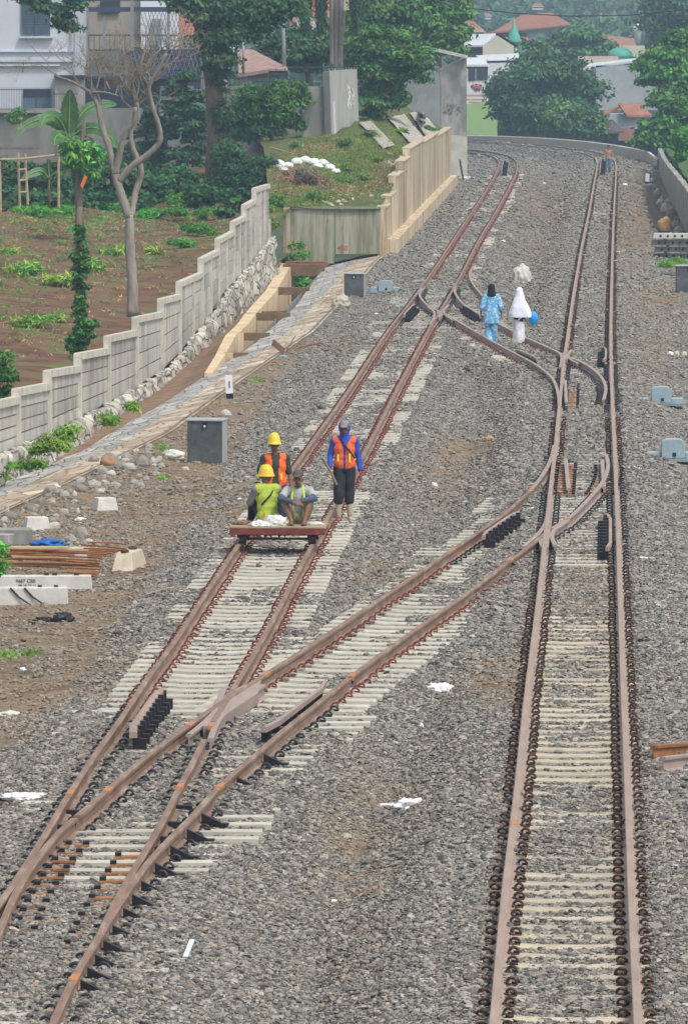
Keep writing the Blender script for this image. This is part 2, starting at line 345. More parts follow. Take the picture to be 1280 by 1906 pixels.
def bed_material():
    m = bpy.data.materials.new('ballast_ground'); m.use_nodes = True
    n = m.node_tree.nodes; l = m.node_tree.links; b = n['Principled BSDF']; b.inputs['Roughness'].default_value = .95; b.inputs['Specular IOR Level'].default_value = .2
    g = n.new('ShaderNodeNewGeometry'); a = n.new('ShaderNodeAttribute'); a.attribute_name = 'col'
    v = n.new('ShaderNodeTexVoronoi'); v.inputs['Scale'].default_value = 15; l.new(g.outputs['Position'], v.inputs['Vector'])
    r = n.new('ShaderNodeValToRGB'); e = r.color_ramp.elements
    e[0].color = (.05, .05, .05, 1); e[1].color = (.32, .305, .28, 1); e[0].position = .05; e[1].position = .95  # bed tones darkened to stand in for shade in gaps between stones
    for p_, c_ in ((.3, (.11, .108, .105)), (.6, (.17, .164, .154)), (.8, (.225, .22, .213))): q = e.new(p_); q.color = (*c_, 1)
    sx = n.new('ShaderNodeSeparateColor'); l.new(v.outputs['Color'], sx.inputs[0]); l.new(sx.outputs[0], r.inputs[0])
    t = n.new('ShaderNodeTexNoise'); t.inputs['Scale'].default_value = 2.2; t.inputs['Detail'].default_value = 8; t.inputs['Roughness'].default_value = .75; l.new(g.outputs['Position'], t.inputs['Vector'])
    r2 = n.new('ShaderNodeValToRGB'); e = r2.color_ramp.elements; e[0].color = (.11, .075, .047, 1); e[1].color = (.32, .245, .165, 1); e[0].position = .3; e[1].position = .7; l.new(t.outputs['Fac'], r2.inputs[0])
    mx = n.new('ShaderNodeMix'); mx.data_type = 'RGBA'
    sc_ = n.new('ShaderNodeSeparateColor'); l.new(a.outputs['Color'], sc_.inputs[0])
    l.new(sc_.outputs[0], mx.inputs['Factor']); l.new(r.outputs[0], mx.inputs['A']); l.new(r2.outputs[0], mx.inputs['B'])
    t3 = n.new('ShaderNodeTexNoise'); t3.inputs['Scale'].default_value = .35; t3.inputs['Detail'].default_value = 6; l.new(g.outputs['Position'], t3.inputs['Vector'])
    mr = n.new('ShaderNodeMapRange'); mr.inputs['From Min'].default_value = .3; mr.inputs['From Max'].default_value = .7; mr.inputs['To Min'].default_value = .78; mr.inputs['To Max'].default_value = 1.15; l.new(t3.outputs['Fac'], mr.inputs[0])
    vm = n.new('ShaderNodeVectorMath'); vm.operation = 'SCALE'; l.new(mx.outputs['Result'], vm.inputs[0]); l.new(mr.outputs[0], vm.inputs['Scale'])
    mx2 = n.new('ShaderNodeMix'); mx2.data_type = 'RGBA'; l.new(sc_.outputs[1], mx2.inputs['Factor']); l.new(vm.outputs[0], mx2.inputs['A'])
    v2 = n.new('ShaderNodeTexVoronoi'); v2.inputs['Scale'].default_value = 4; l.new(g.outputs['Position'], v2.inputs['Vector'])
    r3 = n.new('ShaderNodeValToRGB'); e = r3.color_ramp.elements; e[0].color = (.30, .24, .17, 1); e[1].color = (.52, .45, .36, 1); s2 = n.new('ShaderNodeSeparateColor'); l.new(v2.outputs['Color'], s2.inputs[0]); l.new(s2.outputs[0], r3.inputs[0]); l.new(r3.outputs[0], mx2.inputs['B'])
    l.new(mx2.outputs['Result'], b.inputs['Base Color'])
    bp = n.new('ShaderNodeBump'); bp.inputs['Distance'].default_value = .05; bp.inputs['Strength'].default_value = .8; l.new(v.outputs['Distance'], bp.inputs['Height']); bp.invert = True; l.new(bp.outputs[0], b.inputs['Normal'])
    return m
cols = np.stack([dirt, strip, np.zeros_like(dirt)], -1).reshape(-1, 3)
meta(link('ballast_bed', npmesh('ballast_bed', V, FQ, bed_material(), cols, True)), kind='structure')
# ---------------------------------------------------------------- loose ballast stones (stuff)
def dirt_at(X, Y): # bilinear-ish lookup in the bed grid
    i = np.clip(np.searchsorted(ys, Y), 0, len(ys) - 1); uu = (X - eL(Y)) / (eR(Y) - eL(Y)); j = np.clip((uu * (nu - 1)).astype(int), 0, nu - 1)
    return dirt[i, j], strip[i, j]
pts = []; scl = []; dr = []
for (a, b, dens, s0) in ((47, 62, 1450, .0180), (62, 80, 1150, .0188), (80, 110, 760, .0215), (110, 150, 400, .026), (150, 200, 190, .030), (200, 270, 75, .042), (270, 400, 22, .056), (400, 490, 9, .07)):
    n_ = int((b - a) * (b + a) / 2 * (1310 / F) * dens)
    Y = np.sqrt(RNG.uniform(a * a, b * b, n_)); X = RNG.uniform(-670 / F, 670 / F, n_) * Y
    d_, s_ = dirt_at(X, Y)
    ok = (X > eL(Y) + .1) & (X < eR(Y) - .3) & (RNG.random(n_) > np.clip(d_ * .95, 0, .92)) & (RNG.random(n_) > s_ * .93)
    ok &= ~((Y > 262) & (Y < 392) & (np.abs(X - np.interp(Y, [255, 287, 367, 400], [13.2, 14.1, 17.3, 18.0])) < .55))
    X = X[ok]; Y = Y[ok]; d_ = d_[ok]
    s = s0 * RNG.lognormal(0, .28, len(X)); Z = bz(X, Y) + RNG.uniform(-.5, .7, len(X)) * s
    pts.append(np.stack([X, Y, Z], 1)); scl.append(s); dr.append(d_)
PT = np.concatenate(pts); SC = np.concatenate(scl); DR = np.concatenate(dr)
print('stones', len(PT))
me = bpy.data.meshes.new('ballast_stones'); me.vertices.add(len(PT)); me.vertices.foreach_set('co', PT.astype(np.float32).ravel())
a = me.attributes.new('s', 'FLOAT', 'POINT'); a.data.foreach_set('value', SC.astype(np.float32))
a = me.attributes.new('d', 'FLOAT', 'POINT'); a.data.foreach_set('value', DR.astype(np.float32))
stones = link('ballast_stones', me); meta(stones, 'grey crushed stone ballast spread over the whole trackbed', 'ballast', kind='stuff')
def stone_mat():
    m = bpy.data.materials.new('stone'); m.use_nodes = True
    n = m.node_tree.nodes; l = m.node_tree.links; b = n['Principled BSDF']; b.inputs['Roughness'].default_value = .9; b.inputs['Specular IOR Level'].default_value = .25
    oi = n.new('ShaderNodeObjectInfo'); r = n.new('ShaderNodeValToRGB'); e = r.color_ramp.elements
    e[0].position = 0; e[0].color = (.085, .083, .08, 1); e[1].position = 1; e[1].color = (.44, .42, .385, 1)
    for p_, c_ in ((.2, (.115, .111, .106)), (.45, (.19, .182, .167)), (.65, (.245, .228, .20)), (.85, (.31, .298, .275)), (.93, (.28, .21, .155))): q = e.new(p_); q.color = (*c_, 1)
    l.new(oi.outputs['Random'], r.inputs[0])
    at = n.new('ShaderNodeAttribute'); at.attribute_type = 'INSTANCER'; at.attribute_name = 'd'
    mx = n.new('ShaderNodeMix'); mx.data_type = 'RGBA'; mx.inputs['B'].default_value = (.275, .215, .155, 1)
    gp = n.new('ShaderNodeNewGeometry'); sy = n.new('ShaderNodeSeparateXYZ'); l.new(gp.outputs['Position'], sy.inputs[0]); mr = n.new('ShaderNodeMapRange'); mr.inputs['From Min'].default_value = 85; mr.inputs['From Max'].default_value = 210; mr.inputs['To Max'].default_value = .6; l.new(sy.outputs['Y'], mr.inputs[0])
    mf = n.new('ShaderNodeMix'); mf.data_type = 'RGBA'; mf.inputs['B'].default_value = (.218, .208, .188, 1); l.new(mr.outputs[0], mf.inputs['Factor']); l.new(r.outputs[0], mf.inputs['A'])
    mm = n.new('ShaderNodeMath'); mm.operation = 'MULTIPLY'; mm.inputs[1].default_value = .65; l.new(at.outputs['Fac'], mm.inputs[0])
    l.new(mm.outputs[0], mx.inputs['Factor']); l.new(mf.outputs['Result'], mx.inputs['A']); l.new(mx.outputs['Result'], b.inputs['Base Color'])
    return m
ng = bpy.data.node_groups.new('scatter_stones', 'GeometryNodeTree')
ng.interface.new_socket('Geometry', in_out='INPUT', socket_type='NodeSocketGeometry'); ng.interface.new_socket('Geometry', in_out='OUTPUT', socket_type='NodeSocketGeometry')
N = ng.nodes; Lk = ng.links
gi = N.new('NodeGroupInput'); go = N.new('NodeGroupOutput')
ico = N.new('GeometryNodeMeshIcoSphere'); ico.inputs['Radius'].default_value = 1; ico.inputs['Subdivisions'].default_value = 1
rv = N.new('FunctionNodeRandomValue'); rv.data_type = 'FLOAT_VECTOR'; rv.inputs[0].default_value = (-.3, -.3, -.3); rv.inputs[1].default_value = (.3, .3, .3)
sp_ = N.new('GeometryNodeSetPosition'); Lk.new(ico.outputs[0], sp_.inputs['Geometry']); Lk.new(rv.outputs[0], sp_.inputs['Offset'])
sm_ = N.new('GeometryNodeSetMaterial'); sm_.inputs['Material'].default_value = stone_mat(); Lk.new(sp_.outputs[0], sm_.inputs[0])
iop = N.new('GeometryNodeInstanceOnPoints'); Lk.new(gi.outputs[0], iop.inputs['Points']); Lk.new(sm_.outputs[0], iop.inputs['Instance'])
rr = N.new('FunctionNodeRandomValue'); rr.data_type = 'FLOAT_VECTOR'; rr.inputs[0].default_value = (-.45, -.45, 0); rr.inputs[1].default_value = (.45, .45, 6.28); rr.inputs['Seed'].default_value = 5
Lk.new(rr.outputs[0], iop.inputs['Rotation'])
na = N.new('GeometryNodeInputNamedAttribute'); na.data_type = 'FLOAT'; na.inputs[0].default_value = 's'
rs = N.new('FunctionNodeRandomValue'); rs.data_type = 'FLOAT_VECTOR'; rs.inputs[0].default_value = (.75, .7, .45); rs.inputs[1].default_value = (1.7, 1.35, .85); rs.inputs['Seed'].default_value = 9
vs_ = N.new('ShaderNodeVectorMath'); vs_.operation = 'SCALE'; Lk.new(rs.outputs[0], vs_.inputs[0]); Lk.new(na.outputs[0], vs_.inputs['Scale']); Lk.new(vs_.outputs[0], iop.inputs['Scale'])
Lk.new(iop.outputs[0], go.inputs[0])
md = stones.modifiers.new('scatter', 'NODES'); md.node_group = ng
# ---------------------------------------------------------------- rails, sleepers, clips
m_rail = mat('rail_main', (.31, .232, .19), .6, .18, 3, stretch=(3, .35, 3), spec=.4)
m_railr = mat('rail_rust', (.22, .14, .10), .65, .3, 3, col2=(.34, .26, .215), stretch=(3, .35, 3), spec=.4)
m_railp = mat('rail_plum', (.31, .24, .215), .6, .15, 3, stretch=(3, .35, 3), spec=.45)
m_raild = mat('rail_darkred', (.26, .13, .11), .7, .2, 3)
m_slp = mat('sleeper_concrete', (.45, .43, .37), .9, .16, 5, bump=.004, bscale=60, objrand=.10)
m_slp2 = mat('sleeper_dusty', (.43, .385, .30), .9, .2, 4, bump=.004, bscale=60, objrand=.12)
m_clipr = mat('clip_red', (.19, .05, .04), .6, .4, 20)
m_clipb = mat('clip_black', (.035, .037, .045), .5, .4, 20)
m_clipd = mat('clip_rust', (.06, .032, .025), .7, .5, 15, col2=(.15, .065, .035))
m_blk = mat('black_casting', (.016, .014, .018), .5, .4, 20)
m_org = mat('slide_rust', (.33, .16, .075), .7, .35, 15)
m_weld = mat('weld_orange', (.42, .19, .08), .7, .35, 30)
m_txt = mat('stencil', (.03, .03, .03), .8, .2, 9)
PROF = [(-.062, -.160), (-.062, -.150), (-.012, -.132), (-.009, -.048), (-.034, -.036), (-.035, -.006), (-.028, 0), (.028, 0), (.035, -.006), (.034, -.036), (.009, -.048), (.012, -.132), (.062, -.150), (.062, -.160)]
def sweep(name, pth, m, parent, prof=PROF, dx=0, dz=0, mi=None):
    n = len(pth); k = len(prof); vs = []
    for i, p in enumerate(pth):
        t = pth[min(i + 1, n - 1)] - pth[max(i - 1, 0)]; t.z = 0; t.normalize(); r = Vector((t.y, -t.x, 0))
        for (a, b) in prof: vs.append(p + r * (a + dx) + Vector((0, 0, b + dz)))
    fs = [(i * k + j, i * k + (j + 1) % k, (i + 1) * k + (j + 1) % k, (i + 1) * k + j) for i in range(n - 1) for j in range(k)]
    fs += [tuple(range(k)), tuple(range((n - 1) * k, n * k))]
    b = MB(); b.add(vs, fs); return b.build(name, m, parent)
t_main = T('railway_track', 'straight railway track on the right with pale rails and dark rusty clips', 'railway track', P(1050, 1900, -.2))
t_left = T('railway_track', 'left railway track with red clips that carries the workers trolley', 'railway track', P(510, 1010, -.2))
t_x1 = T('rail_crossover', 'near crossover of brown rails running from lower left to the right track', 'rail crossover', P(600, 1300, -.2))
t_x2 = T('rail_crossover', 'far crossover curving past the two walking women to the left track', 'rail crossover', P(930, 640, -.2))
sweep('rail', L1, m_rail, t_main); sweep('rail', R1, m_rail, t_main)
def cut(pth, y0, y1): return [p for p in pth if y0 <= p.y <= y1]
Yof = lambda y: P(640, y, 0).y
sweep('rail', L2, m_railr, t_left); sweep('rail', cut(R2, Yof(1345), 999), m_railr, t_left, dz=-.004)
sweep('switch_blade', cut(R2, 0, Yof(1372)), m_railr, t_x1, dz=-.004)
sweep('rail', cut(CL, Yof(1520), Yof(915)), m_railr, t_x1, dz=-.002); sweep('switch_blade', cut(CL, 0, Yof(1519)), m_railr, t_x1, dz=-.002); sweep('switch_blade', cut(CL, Yof(915), 999), m_rail, t_x1, dz=-.002)
sweep('rail', cut(CR, 0, Yof(1258)), m_railr, t_x1, dz=-.006); sweep('rail', cut(CR, Yof(1259), Yof(990)), m_railr, t_x1, dz=-.006); sweep('switch_blade', cut(CR, Yof(984), 999), m_railp, t_x1, dz=-.006)
sweep('rail', UL, m_railp, t_x2, dz=-.002); sweep('rail', UR, m_railp, t_x2, dz=-.006); sweep('rail', UX, m_rail, t_x2, dz=-.009)
# orange joint marks
def weld(pth, y, parent, L=.35):
    Y = Yof(y); seg = [p for p in pth if abs(p.y - Y) < 3]
    f_ = fX(pth); a = Vector((float(f_(Y)), Y, .003)); b = Vector((float(f_(Y + L)), Y + L, .003))
    q = [(x * 1.04, z * 1.0 + (.002 if z == 0 else 0)) for x, z in PROF[3:11]]
    sweep('joint_mark', [a, b], m_weld, parent, q)
for pth, y, pr in ((CL, 1256, t_x1), (CR, 1259, t_x1), (CR, 1465, t_x1), (CR, 1825, t_x1), (CL, 1472, t_x1), (L2, 1478, t_left), (CL, 1350, t_x1), (R2, 1466, t_x1), (R2, 1352, t_x1), (CL, 1024, t_x1), (CR, 967, t_x1), (CR, 1043, t_x1), (CL, 911, t_x1), (L1, 1535, t_main)): weld(pth, y, pr)
# sleeper mesh: local x across the track, y along, top of rail seat at -.162
def sleeper_mesh(name, half, m, dip=.03, wv=0.0):
    b = MB(); xs = [-half, -half + .04, -.72, -.45, -.2, .2, .45, .72, half - .04, half] if half < 1.2 else [-half, half]
    zt = lambda x: -.162 - (dip * (1 - min(1, abs(x) / .45)) if half < 1.2 else 0) - (.012 if abs(x) > half - .02 else 0)
    vs = []
    for x in xs:
        z = zt(x)
        for (y, zz) in ((-.13, -.40), (-.105, z - .012), (-.093, z), (.093, z), (.105, z - .012), (.13, -.40)): vs.append((x, y, zz))
    k = 6; n = len(xs)
    fs = [(i * k + j, i * k + (j + 1) % k, (i + 1) * k + (j + 1) % k, (i + 1) * k + j) for i in range(n - 1) for j in range(k)]
    fs += [tuple(range(k)), tuple(range((n - 1) * k, n * k))]
    b.add(vs, fs); return b.mesh(name, m)
def clip_mesh(name, mats):
    b = MB(); pth = []
    for i in range(10):
        a = R(-12 + 205 * i / 9); pth.append((.108 + .040 * math.cos(a), .02 * math.sin(a * .5), -.134 + .036 * math.sin(a)))
    b.tube(pth, .0125, 5, 0); b.tube([pth[-1], (.06, -.03, -.137)], .0125, 5, 0); b.tube([pth[0], (.11, .045, -.14)], .0125, 5, 0)
    b.box((.115, 0, -.155), (.07, .09, .02), m=1)
    b.smooth = True; return b.mesh(name, mats)
me_clip = {k: clip_mesh('rail_clip', v) for k, v in {'r': [m_clipr, m_slp], 'b': [m_clipb, m_blk], 'd': [m_clipd, m_clipd]}.items()}
me_slp = {'a': sleeper_mesh('sleeper', 1.0, m_slp), 'b': sleeper_mesh('sleeper', 1.0, m_slp2, .022)}
SL = {}; CLP = {}
def put(key, store, me, M): store.setdefault(key, []).append((me, M))
def flush(store, name, limit=100, label=None):
    for key, lst in store.items():
        parent = key[0]; lst.sort(key=lambda q: q[1].translation.y)
        for me, M in lst[:limit]:
            o = bpy.data.objects.new(name, me); COL.objects.link(o); o.parent = parent; o.matrix_parent_inverse = Matrix.Translation(-Vector(parent.location)); o.matrix_basis = M
        rest = lst[limit:]
        if rest:
            b = MB(); mats = []
            for me, M in rest:
                mm = []
                for q in me.materials:
                    if q not in mats: mats.append(q)
                    mm.append(mats.index(q))
                k = len(b.v); b.v += [tuple(M @ v.co) for v in me.vertices]
                for p in me.polygons: b.f.append(tuple(i + k for i in p.vertices)); b.m.append(mm[p.material_index])
            o = b.build('distant_' + name + 's', mats, parent); o['kind'] = 'stuff'
def sleepers(fa, fb, y0, y1, parent, kind, clip, clipf=None, pitch=.6, skip=None):
    Y = y0
    while Y < y1:
        c = float(cen(fa, fb, Y)); c2 = float(cen(fa, fb, Y + 1))
        if not math.isnan(c) and not math.isnan(c2) and not (skip and skip(Y)):
            h = math.atan2(-(c2 - c), 1)
            jz = random.uniform(-.006, .004) 
            M = Matrix.Translation((c, Y, jz)) @ Matrix.Rotation(h + random.uniform(-.008, .008), 4, 'Z')
            put((parent,), SL, me_slp[kind], M)
            ck = clipf(Y) if clipf else clip
            if ck:
                for f_ in (fa, fb):
                    for s in (1, -1):
                        xx = float(f_(Y)); 
                        Mc = Matrix.Translation((xx, Y + random.uniform(-.02, .02), random.uniform(-.004, .006))) @ Matrix.Rotation(h + (math.pi if s < 0 else 0) + random.uniform(-.25, .25), 4, 'Z') @ Matrix.Scale(random.uniform(.95, 1.12), 4)
                        put((parent,), CLP, me_clip[ck], Mc)
        Y += pitch
BE = {}
def bearers(y0, y1, lefts, rights, rails, parent, clip='b', ex=.5, pitch=.6, skipc=None):
    Y = y0; i = 0
    while Y < y1:
        a = np.nanmin([f(Y) for f in lefts]) - ex; b = np.nanmax([f(Y) for f in rights]) + ex
        if not (math.isnan(a) or math.isnan(b)):
            a += random.uniform(-.03, .03) - (.25 if (i // 6) % 3 == 0 else 0); b += random.uniform(-.03, .03) + (.2 if (i // 5) % 3 == 1 else 0)
            half = (b - a) / 2
            bb = MB(); z = -.162 + random.uniform(-.006, 0)
            bb.box(((a + b) / 2, Y, z - .1), (b - a, .23, .2), taper=1)
            bb.build('bearer', m_slp, parent)
            for f_ in rails:
                xx = float(f_(Y))
                if math.isnan(xx) or (skipc and skipc(f_, Y)): continue
                h = math.atan2(-(float(f_(Y + .5)) - xx), .5) if not math.isnan(float(f_(Y + .5))) else 0
                for s in (1, -1):
                    Mc = Matrix.Translation((xx, Y, random.uniform(-.003, .006))) @ Matrix.Rotation(h + (math.pi if s < 0 else 0) + random.uniform(-.2, .2), 4, 'Z') @ Matrix.Scale(1.12, 4)
                    put((parent,), CLP, me_clip[clip], Mc)
        Y += pitch; i += 1
yA, yB = Yof(1880), Yof(1296)
bearers(51.3, yB, (fL2, fCL), (fCR,), (fL2, fCL, fR2, fCR), t_x1, skipc=lambda f, Y: f in (fCL, fR2) and Y < (Yof(1520) if f is fCL else Yof(1480)))
bearers(Yof(1030), Yof(835), (fCL,), (fR1,), (fCL, fL1, fCR, fR1), t_x1, skipc=lambda f, Y: f is fCR and Y > Yof(905) or f is fL1 and Y > Yof(905))
bearers(Yof(762), Yof(668), (fUL,), (fR1,), (fUL, fL1, fUR, fR1), t_x2)
bearers(Yof(598), Yof(515), (fL2,), (fUR,), (fL2, fUL, fR2, fUR), t_x2, pitch=.9)
sleepers(fL1, fR1, 49.2, Yof(1035), t_main, 'b', 'd')
sleepers(fL1, fR1, Yof(833), Yof(765), t_main, 'b', 'd')
sleepers(fL1, fR1, Yof(665), Yof(312), t_main, 'b', 'd')
sleepers(fL2, fR2, Yof(1294), Yof(602), t_left, 'a', 'r')
sleepers(fL2, fR2, Yof(512), Yof(318), t_left, 'a', 'r')
sleepers(fCL, fCR, Yof(1294), Yof(1034), t_x1, 'a', 'r')
sleepers(fUL, fUR, Yof(664), Yof(602), t_x2, 'a', 'r')
flush(SL, 'sleeper'); flush(CLP, 'rail_clip')
# guard rails with black chair blocks
GP = [(-.02, -.03), (-.02, .03), (-.012, .038), (.012, .038), (.02, .03), (.02, -.03)]
def guard(p0, p1, side, n, parent, m=m_railp, wd=.05, flare=.05, rise=.02, blk=.17, bh=.15):
    a = P(*p0, 0); b = P(*p1, 0); t = (b - a).normalized(); r = Vector((t.y, -t.x, 0)) * side
    pth = [a + r * flare, a + (b - a) * .15, a + (b - a) * .5, a + (b - a) * .85, b + r * flare]
    q = [(x * wd / .04, z + rise) for x, z in GP]
    g = sweep('guard_rail', pth, m, parent, q)
    for i in range(n):
        c = a + (b - a) * ((i + .5) / n) + r * (.03 + blk / 2)
        bb = MB(); rot = Matrix.Rotation(math.atan2(r.y, r.x), 3, 'Z')
        bb.box(c + Vector((0, 0, -.10)), (blk, .09, .12), rot); bb.box(c + Vector((0, 0, -.02)) - r * (blk * .25), (blk * .55, .10, bh), rot, taper=.85)
        o = bb.build('guard_chair', m_blk, g); 
guard((240, 1372), (296, 1290), 1, 10, t_x1, m=m_rail, wd=.09, blk=.15)
guard((500, 1362), (612, 1276), -1, 7, t_x1, m=m_railp, blk=.10, bh=.05)
guard((893, 1003), (958, 958), 1, 8, t_x1)
guard((1135, 1025), (1135, 962), -1, 11, t_x1, m=m_rail)
guard((749, 590), (768, 570), 1, 10, t_x2)
guard((897, 592), (866, 572), -1, 9, t_x2)
guard((1126, 673), (1127, 650), -1, 8, t_x2, m=m_rail)
guard((1003, 672), (964, 654), -1, 9, t_x2, blk=.1, bh=.05)
guard((932, 323), (936, 300), 1, 12, t_left, blk=.28, bh=.2); guard((1115, 322), (1118, 298), 1, 12, t_main, blk=.28, bh=.2)
# frogs: wing rails and cast fill
def frog(pxs, parent, wings):
    b = MB(); top = [P(x, y, -.016) for x, y in pxs]; bot = [Vector((q.x, q.y, -.15)) for q in top]; n = len(pxs)
    b.add(top + bot, [tuple(range(n)), tuple(range(2 * n - 1, n - 1, -1))] + [(i, (i + 1) % n, (i + 1) % n + n, i + n) for i in range(n)])
    f_ = b.build('frog', m_railp, parent)
    for w_ in wings: sweep('wing_rail', path(w_, 6, 1), m_railp, f_, dz=-.011)
frog([(378, 1352), (398, 1322), (424, 1288), (486, 1262), (480, 1290), (420, 1330), (398, 1352)], t_x1, [[(418, 1276), (408, 1300), (399, 1322), (372, 1348), (352, 1364)], [(490, 1272), (440, 1306), (412, 1330), (400, 1350), (392, 1372)]])
frog([(1006, 1018), (1000, 1004), (1016, 986), (1024, 984), (1020, 1018)], t_x1, [[(1032, 1012), (1026, 996), (1030, 985), (1044, 975), (1056, 966)], [(973, 1015), (1000, 992), (1013, 975), (1018, 960)]])
frog([(815, 590), (812, 580), (822, 574), (828, 580), (820, 590)], t_x2, [[(834, 566), (824, 578), (830, 586), (842, 594)], [(796, 570), (808, 580), (806, 592), (800, 602)]])
frog([(1044, 668), (1046, 656), (1058, 660), (1056, 668)], t_x2, [[(1062, 650), (1056, 660), (1062, 668), (1074, 674)], [(1032, 650), (1044, 660), (1044, 672), (1042, 682)]])
# slide chairs (rusty flat plates) under blades
def slides(f_, y0, y1, x0, x1, parent, m=m_org, pitch=.6):
    Y = Yof(y0)
    while Y < Yof(y1):
        c = float(f_(Y))
        if not math.isnan(c):
            b = MB(); b.box((c + (x0 + x1) / 2, Y, -.150), (x1 - x0, .13, .022)); b.box((c + x0 + .03, Y, -.13), (.06, .1, .05), m=1); b.box((c + x1 - .03, Y, -.13), (.06, .1, .05), m=1)
            b.build('slide_chair', [m, m_blk], parent)
        Y += pitch
slides(fL1, 905, 848, .04, .42, t_x1); slides(fCR, 905, 850, -.25, .28, t_x1)
slides(fL1, 747, 704, .04, .40, t_x2); slides(fUR, 742, 705, -.2, .3, t_x2)
slides(fR2, 1800, 1560, -.34, .02, t_x1); slides(fCL, 1700, 1540, .05, .28, t_x1)
sweep('rail_stop', [P(1046, 905, 0), P(1042, 850, 0)], m_railp, t_x1, dx=.1, dz=-.03); sweep('rail_stop', [P(1053, 745, 0), P(1051, 705, 0)], m_railp, t_x2, dx=0, dz=-.03)
sweep('rail_stop', [P(1123, 902, 0), P(1120, 852, 0)], m_railp, t_x1, dz=-.03)
# black braces on the outside of the near stock rail, and rods between near rails
f_ = fCR
for y in (1813, 1790, 1766, 1740, 1712, 1680, 1655, 1630, 1597, 1565, 1534, 1505, 1438, 1395):
    Y = Yof(y); x = float(f_(Y)); h = math.atan2(-(float(f_(Y + .5)) - x), .5)
    b = MB(); rt = Matrix.Rotation(h, 3, 'Z'); c = Vector((x, Y, 0))
    vs = [c + rt @ Vector(q) for q in [(.04, -.03, -.15), (.04, -.03, -.045), (.26, -.03, -.15), (.04, .03, -.15), (.04, .03, -.045), (.26, .03, -.15)]]
    b.add(vs, [(0, 2, 1), (3, 4, 5), (0, 1, 4, 3), (1, 2, 5, 4), (0, 3, 5, 2)]); b.box(c + rt @ Vector((.16, 0, -.152)), (.3, .1, .02), rt)
    b.build('rail_brace', m_blk, t_x1)
for (xa, xb, y) in ((107, 150, 1513), (92, 117, 1541), (72, 95, 1572), (50, 66, 1602), (30, 40, 1628), (318, 358, 1504), (305, 340, 1535), (292, 318, 1563)):
    b = MB(); b.bar(P(xa, y, -.13), P(xb, y, -.13), .09, .06); b.build('spacer_block', m_blk, t_x1)
def lettering(txt, M, size, parent, m=None, ext=.002, world=True):
    cu = bpy.data.curves.new('t', 'FONT'); cu.body = txt; cu.size = size; cu.align_x = 'CENTER'; cu.extrude = ext; o = bpy.data.objects.new('t', cu); COL.objects.link(o)
    me = bpy.data.meshes.new_from_object(o.evaluated_get(bpy.context.evaluated_depsgraph_get())); bpy.data.objects.remove(o)
    me.transform(M); me.materials.clear(); me.materials.append(m or m_txt); me.name = 'lettering'
    return link('lettering', me, parent, world)
lt = [o for o in bpy.data.objects if o.name.startswith('sleeper') and o.parent is t_left and Yof(1262) < o.matrix_basis.translation.y < Yof(1165)]
for i, o in enumerate(sorted(lt, key=lambda q: q.matrix_basis.translation.y)):
    if i % 5 == 3: continue
    M0 = Matrix.Translation((random.uniform(.0, .12), -.1165, -.262)) @ Matrix.Rotation(R(83), 4, 'X')
    lettering('N67  C50', M0, .085, o)
# ---------------------------------------------------------------- terrain sheets
m_soil = mat('garden_soil', (.155, .078, .046), .95, .45, .75, bump=.08, bscale=4, col2=(.12, .135, .05), mix=.5, pos=(.36, .62))
m_grassdirt = mat('grassy_soil', (.085, .10, .035), .95, .4, .9, bump=.04, bscale=8, col2=(.15, .105, .06), mix=.45)
m_conc = mat('concrete_grey', (.29, .285, .27), .9, .32, 1.1, bump=.008, bscale=18, stretch=(1, 1, .45), pos=(.4, .62))
m_concl = mat('concrete_pale', (.50, .48, .43), .9, .18, 2.2, bump=.006, bscale=20)
m_conco = mat('concrete_ochre', (.46, .35, .225), .9, .38, 1.7, stretch=(1.8, .8, .16), bump=.006, bscale=15, col2=(.54, .49, .40), objrand=.2, pos=(.42, .6))
m_stain = mat('concrete_stained', (.29, .29, .205), .9, .35, 1.8, stretch=(2.5, 1, .18), pos=(.4, .6), bump=.006, bscale=14, col2=(.36, .36, .31))
m_pitch = stonework('stone_pitching', (.31, .30, .285), (.50, .49, .46), (.25, .235, .205), 3.0, (1, .28, 1), .07)
m_path = mat('dirt_path', (.22, .14, .09), .95, .3, 1.5, bump=.03, bscale=6, col2=(.30, .21, .15))
m_rubble = stonework('rubble_masonry', (.33, .31, .27), (.60, .57, .50), (.20, .18, .145), 2.6, (1, .45, 1), .10, .06)
def sheet(name, rows, m, nx=40, ny=40, noise=0.0, ns=.5, kind='structure', parent=None, label=None, cat=None):
    # rows: lists of world points; bilinear refinement with noise
    rr_ = []
    for r_ in rows:
        r_ = [Vector(p) for p in r_]; n = len(r_); out = []
        for i in range(nx + 1):
            t = i / nx * (n - 1); k = min(int(t), n - 2); out.append(r_[k].lerp(r_[k + 1], t - k))
        rr_.append(out)
    grid = []
    for j in range(ny + 1):
        t = j / ny * (len(rr_) - 1); k = min(int(t), len(rr_) - 2)
        grid.append([rr_[k][i].lerp(rr_[k + 1][i], t - k) for i in range(nx + 1)])
    V = np.array([[tuple(p) for p in g] for g in grid]).reshape(-1, 3)
    if noise: V[:, 2] += (fbm(V[:, 0], V[:, 1] * .6, ns, 31) - .5) * noise
    i0 = (np.arange(ny)[:, None] * (nx + 1) + np.arange(nx)[None, :]).ravel()
    o = link(name, npmesh(name, V, np.stack([i0, i0 + 1, i0 + nx + 2, i0 + nx + 1], 1), m, None, True), parent)
    return meta(o, label, cat, kind=kind) if kind or label else o
# base ground below everything, out to the hills
sheet('ground', [[(-900, -60, -6), (900, -60, -6)], [(-900, 3200, -6), (900, 3200, -6)]], mat('far_ground', (.06, .09, .035), .95, .3, .1), 4, 4)
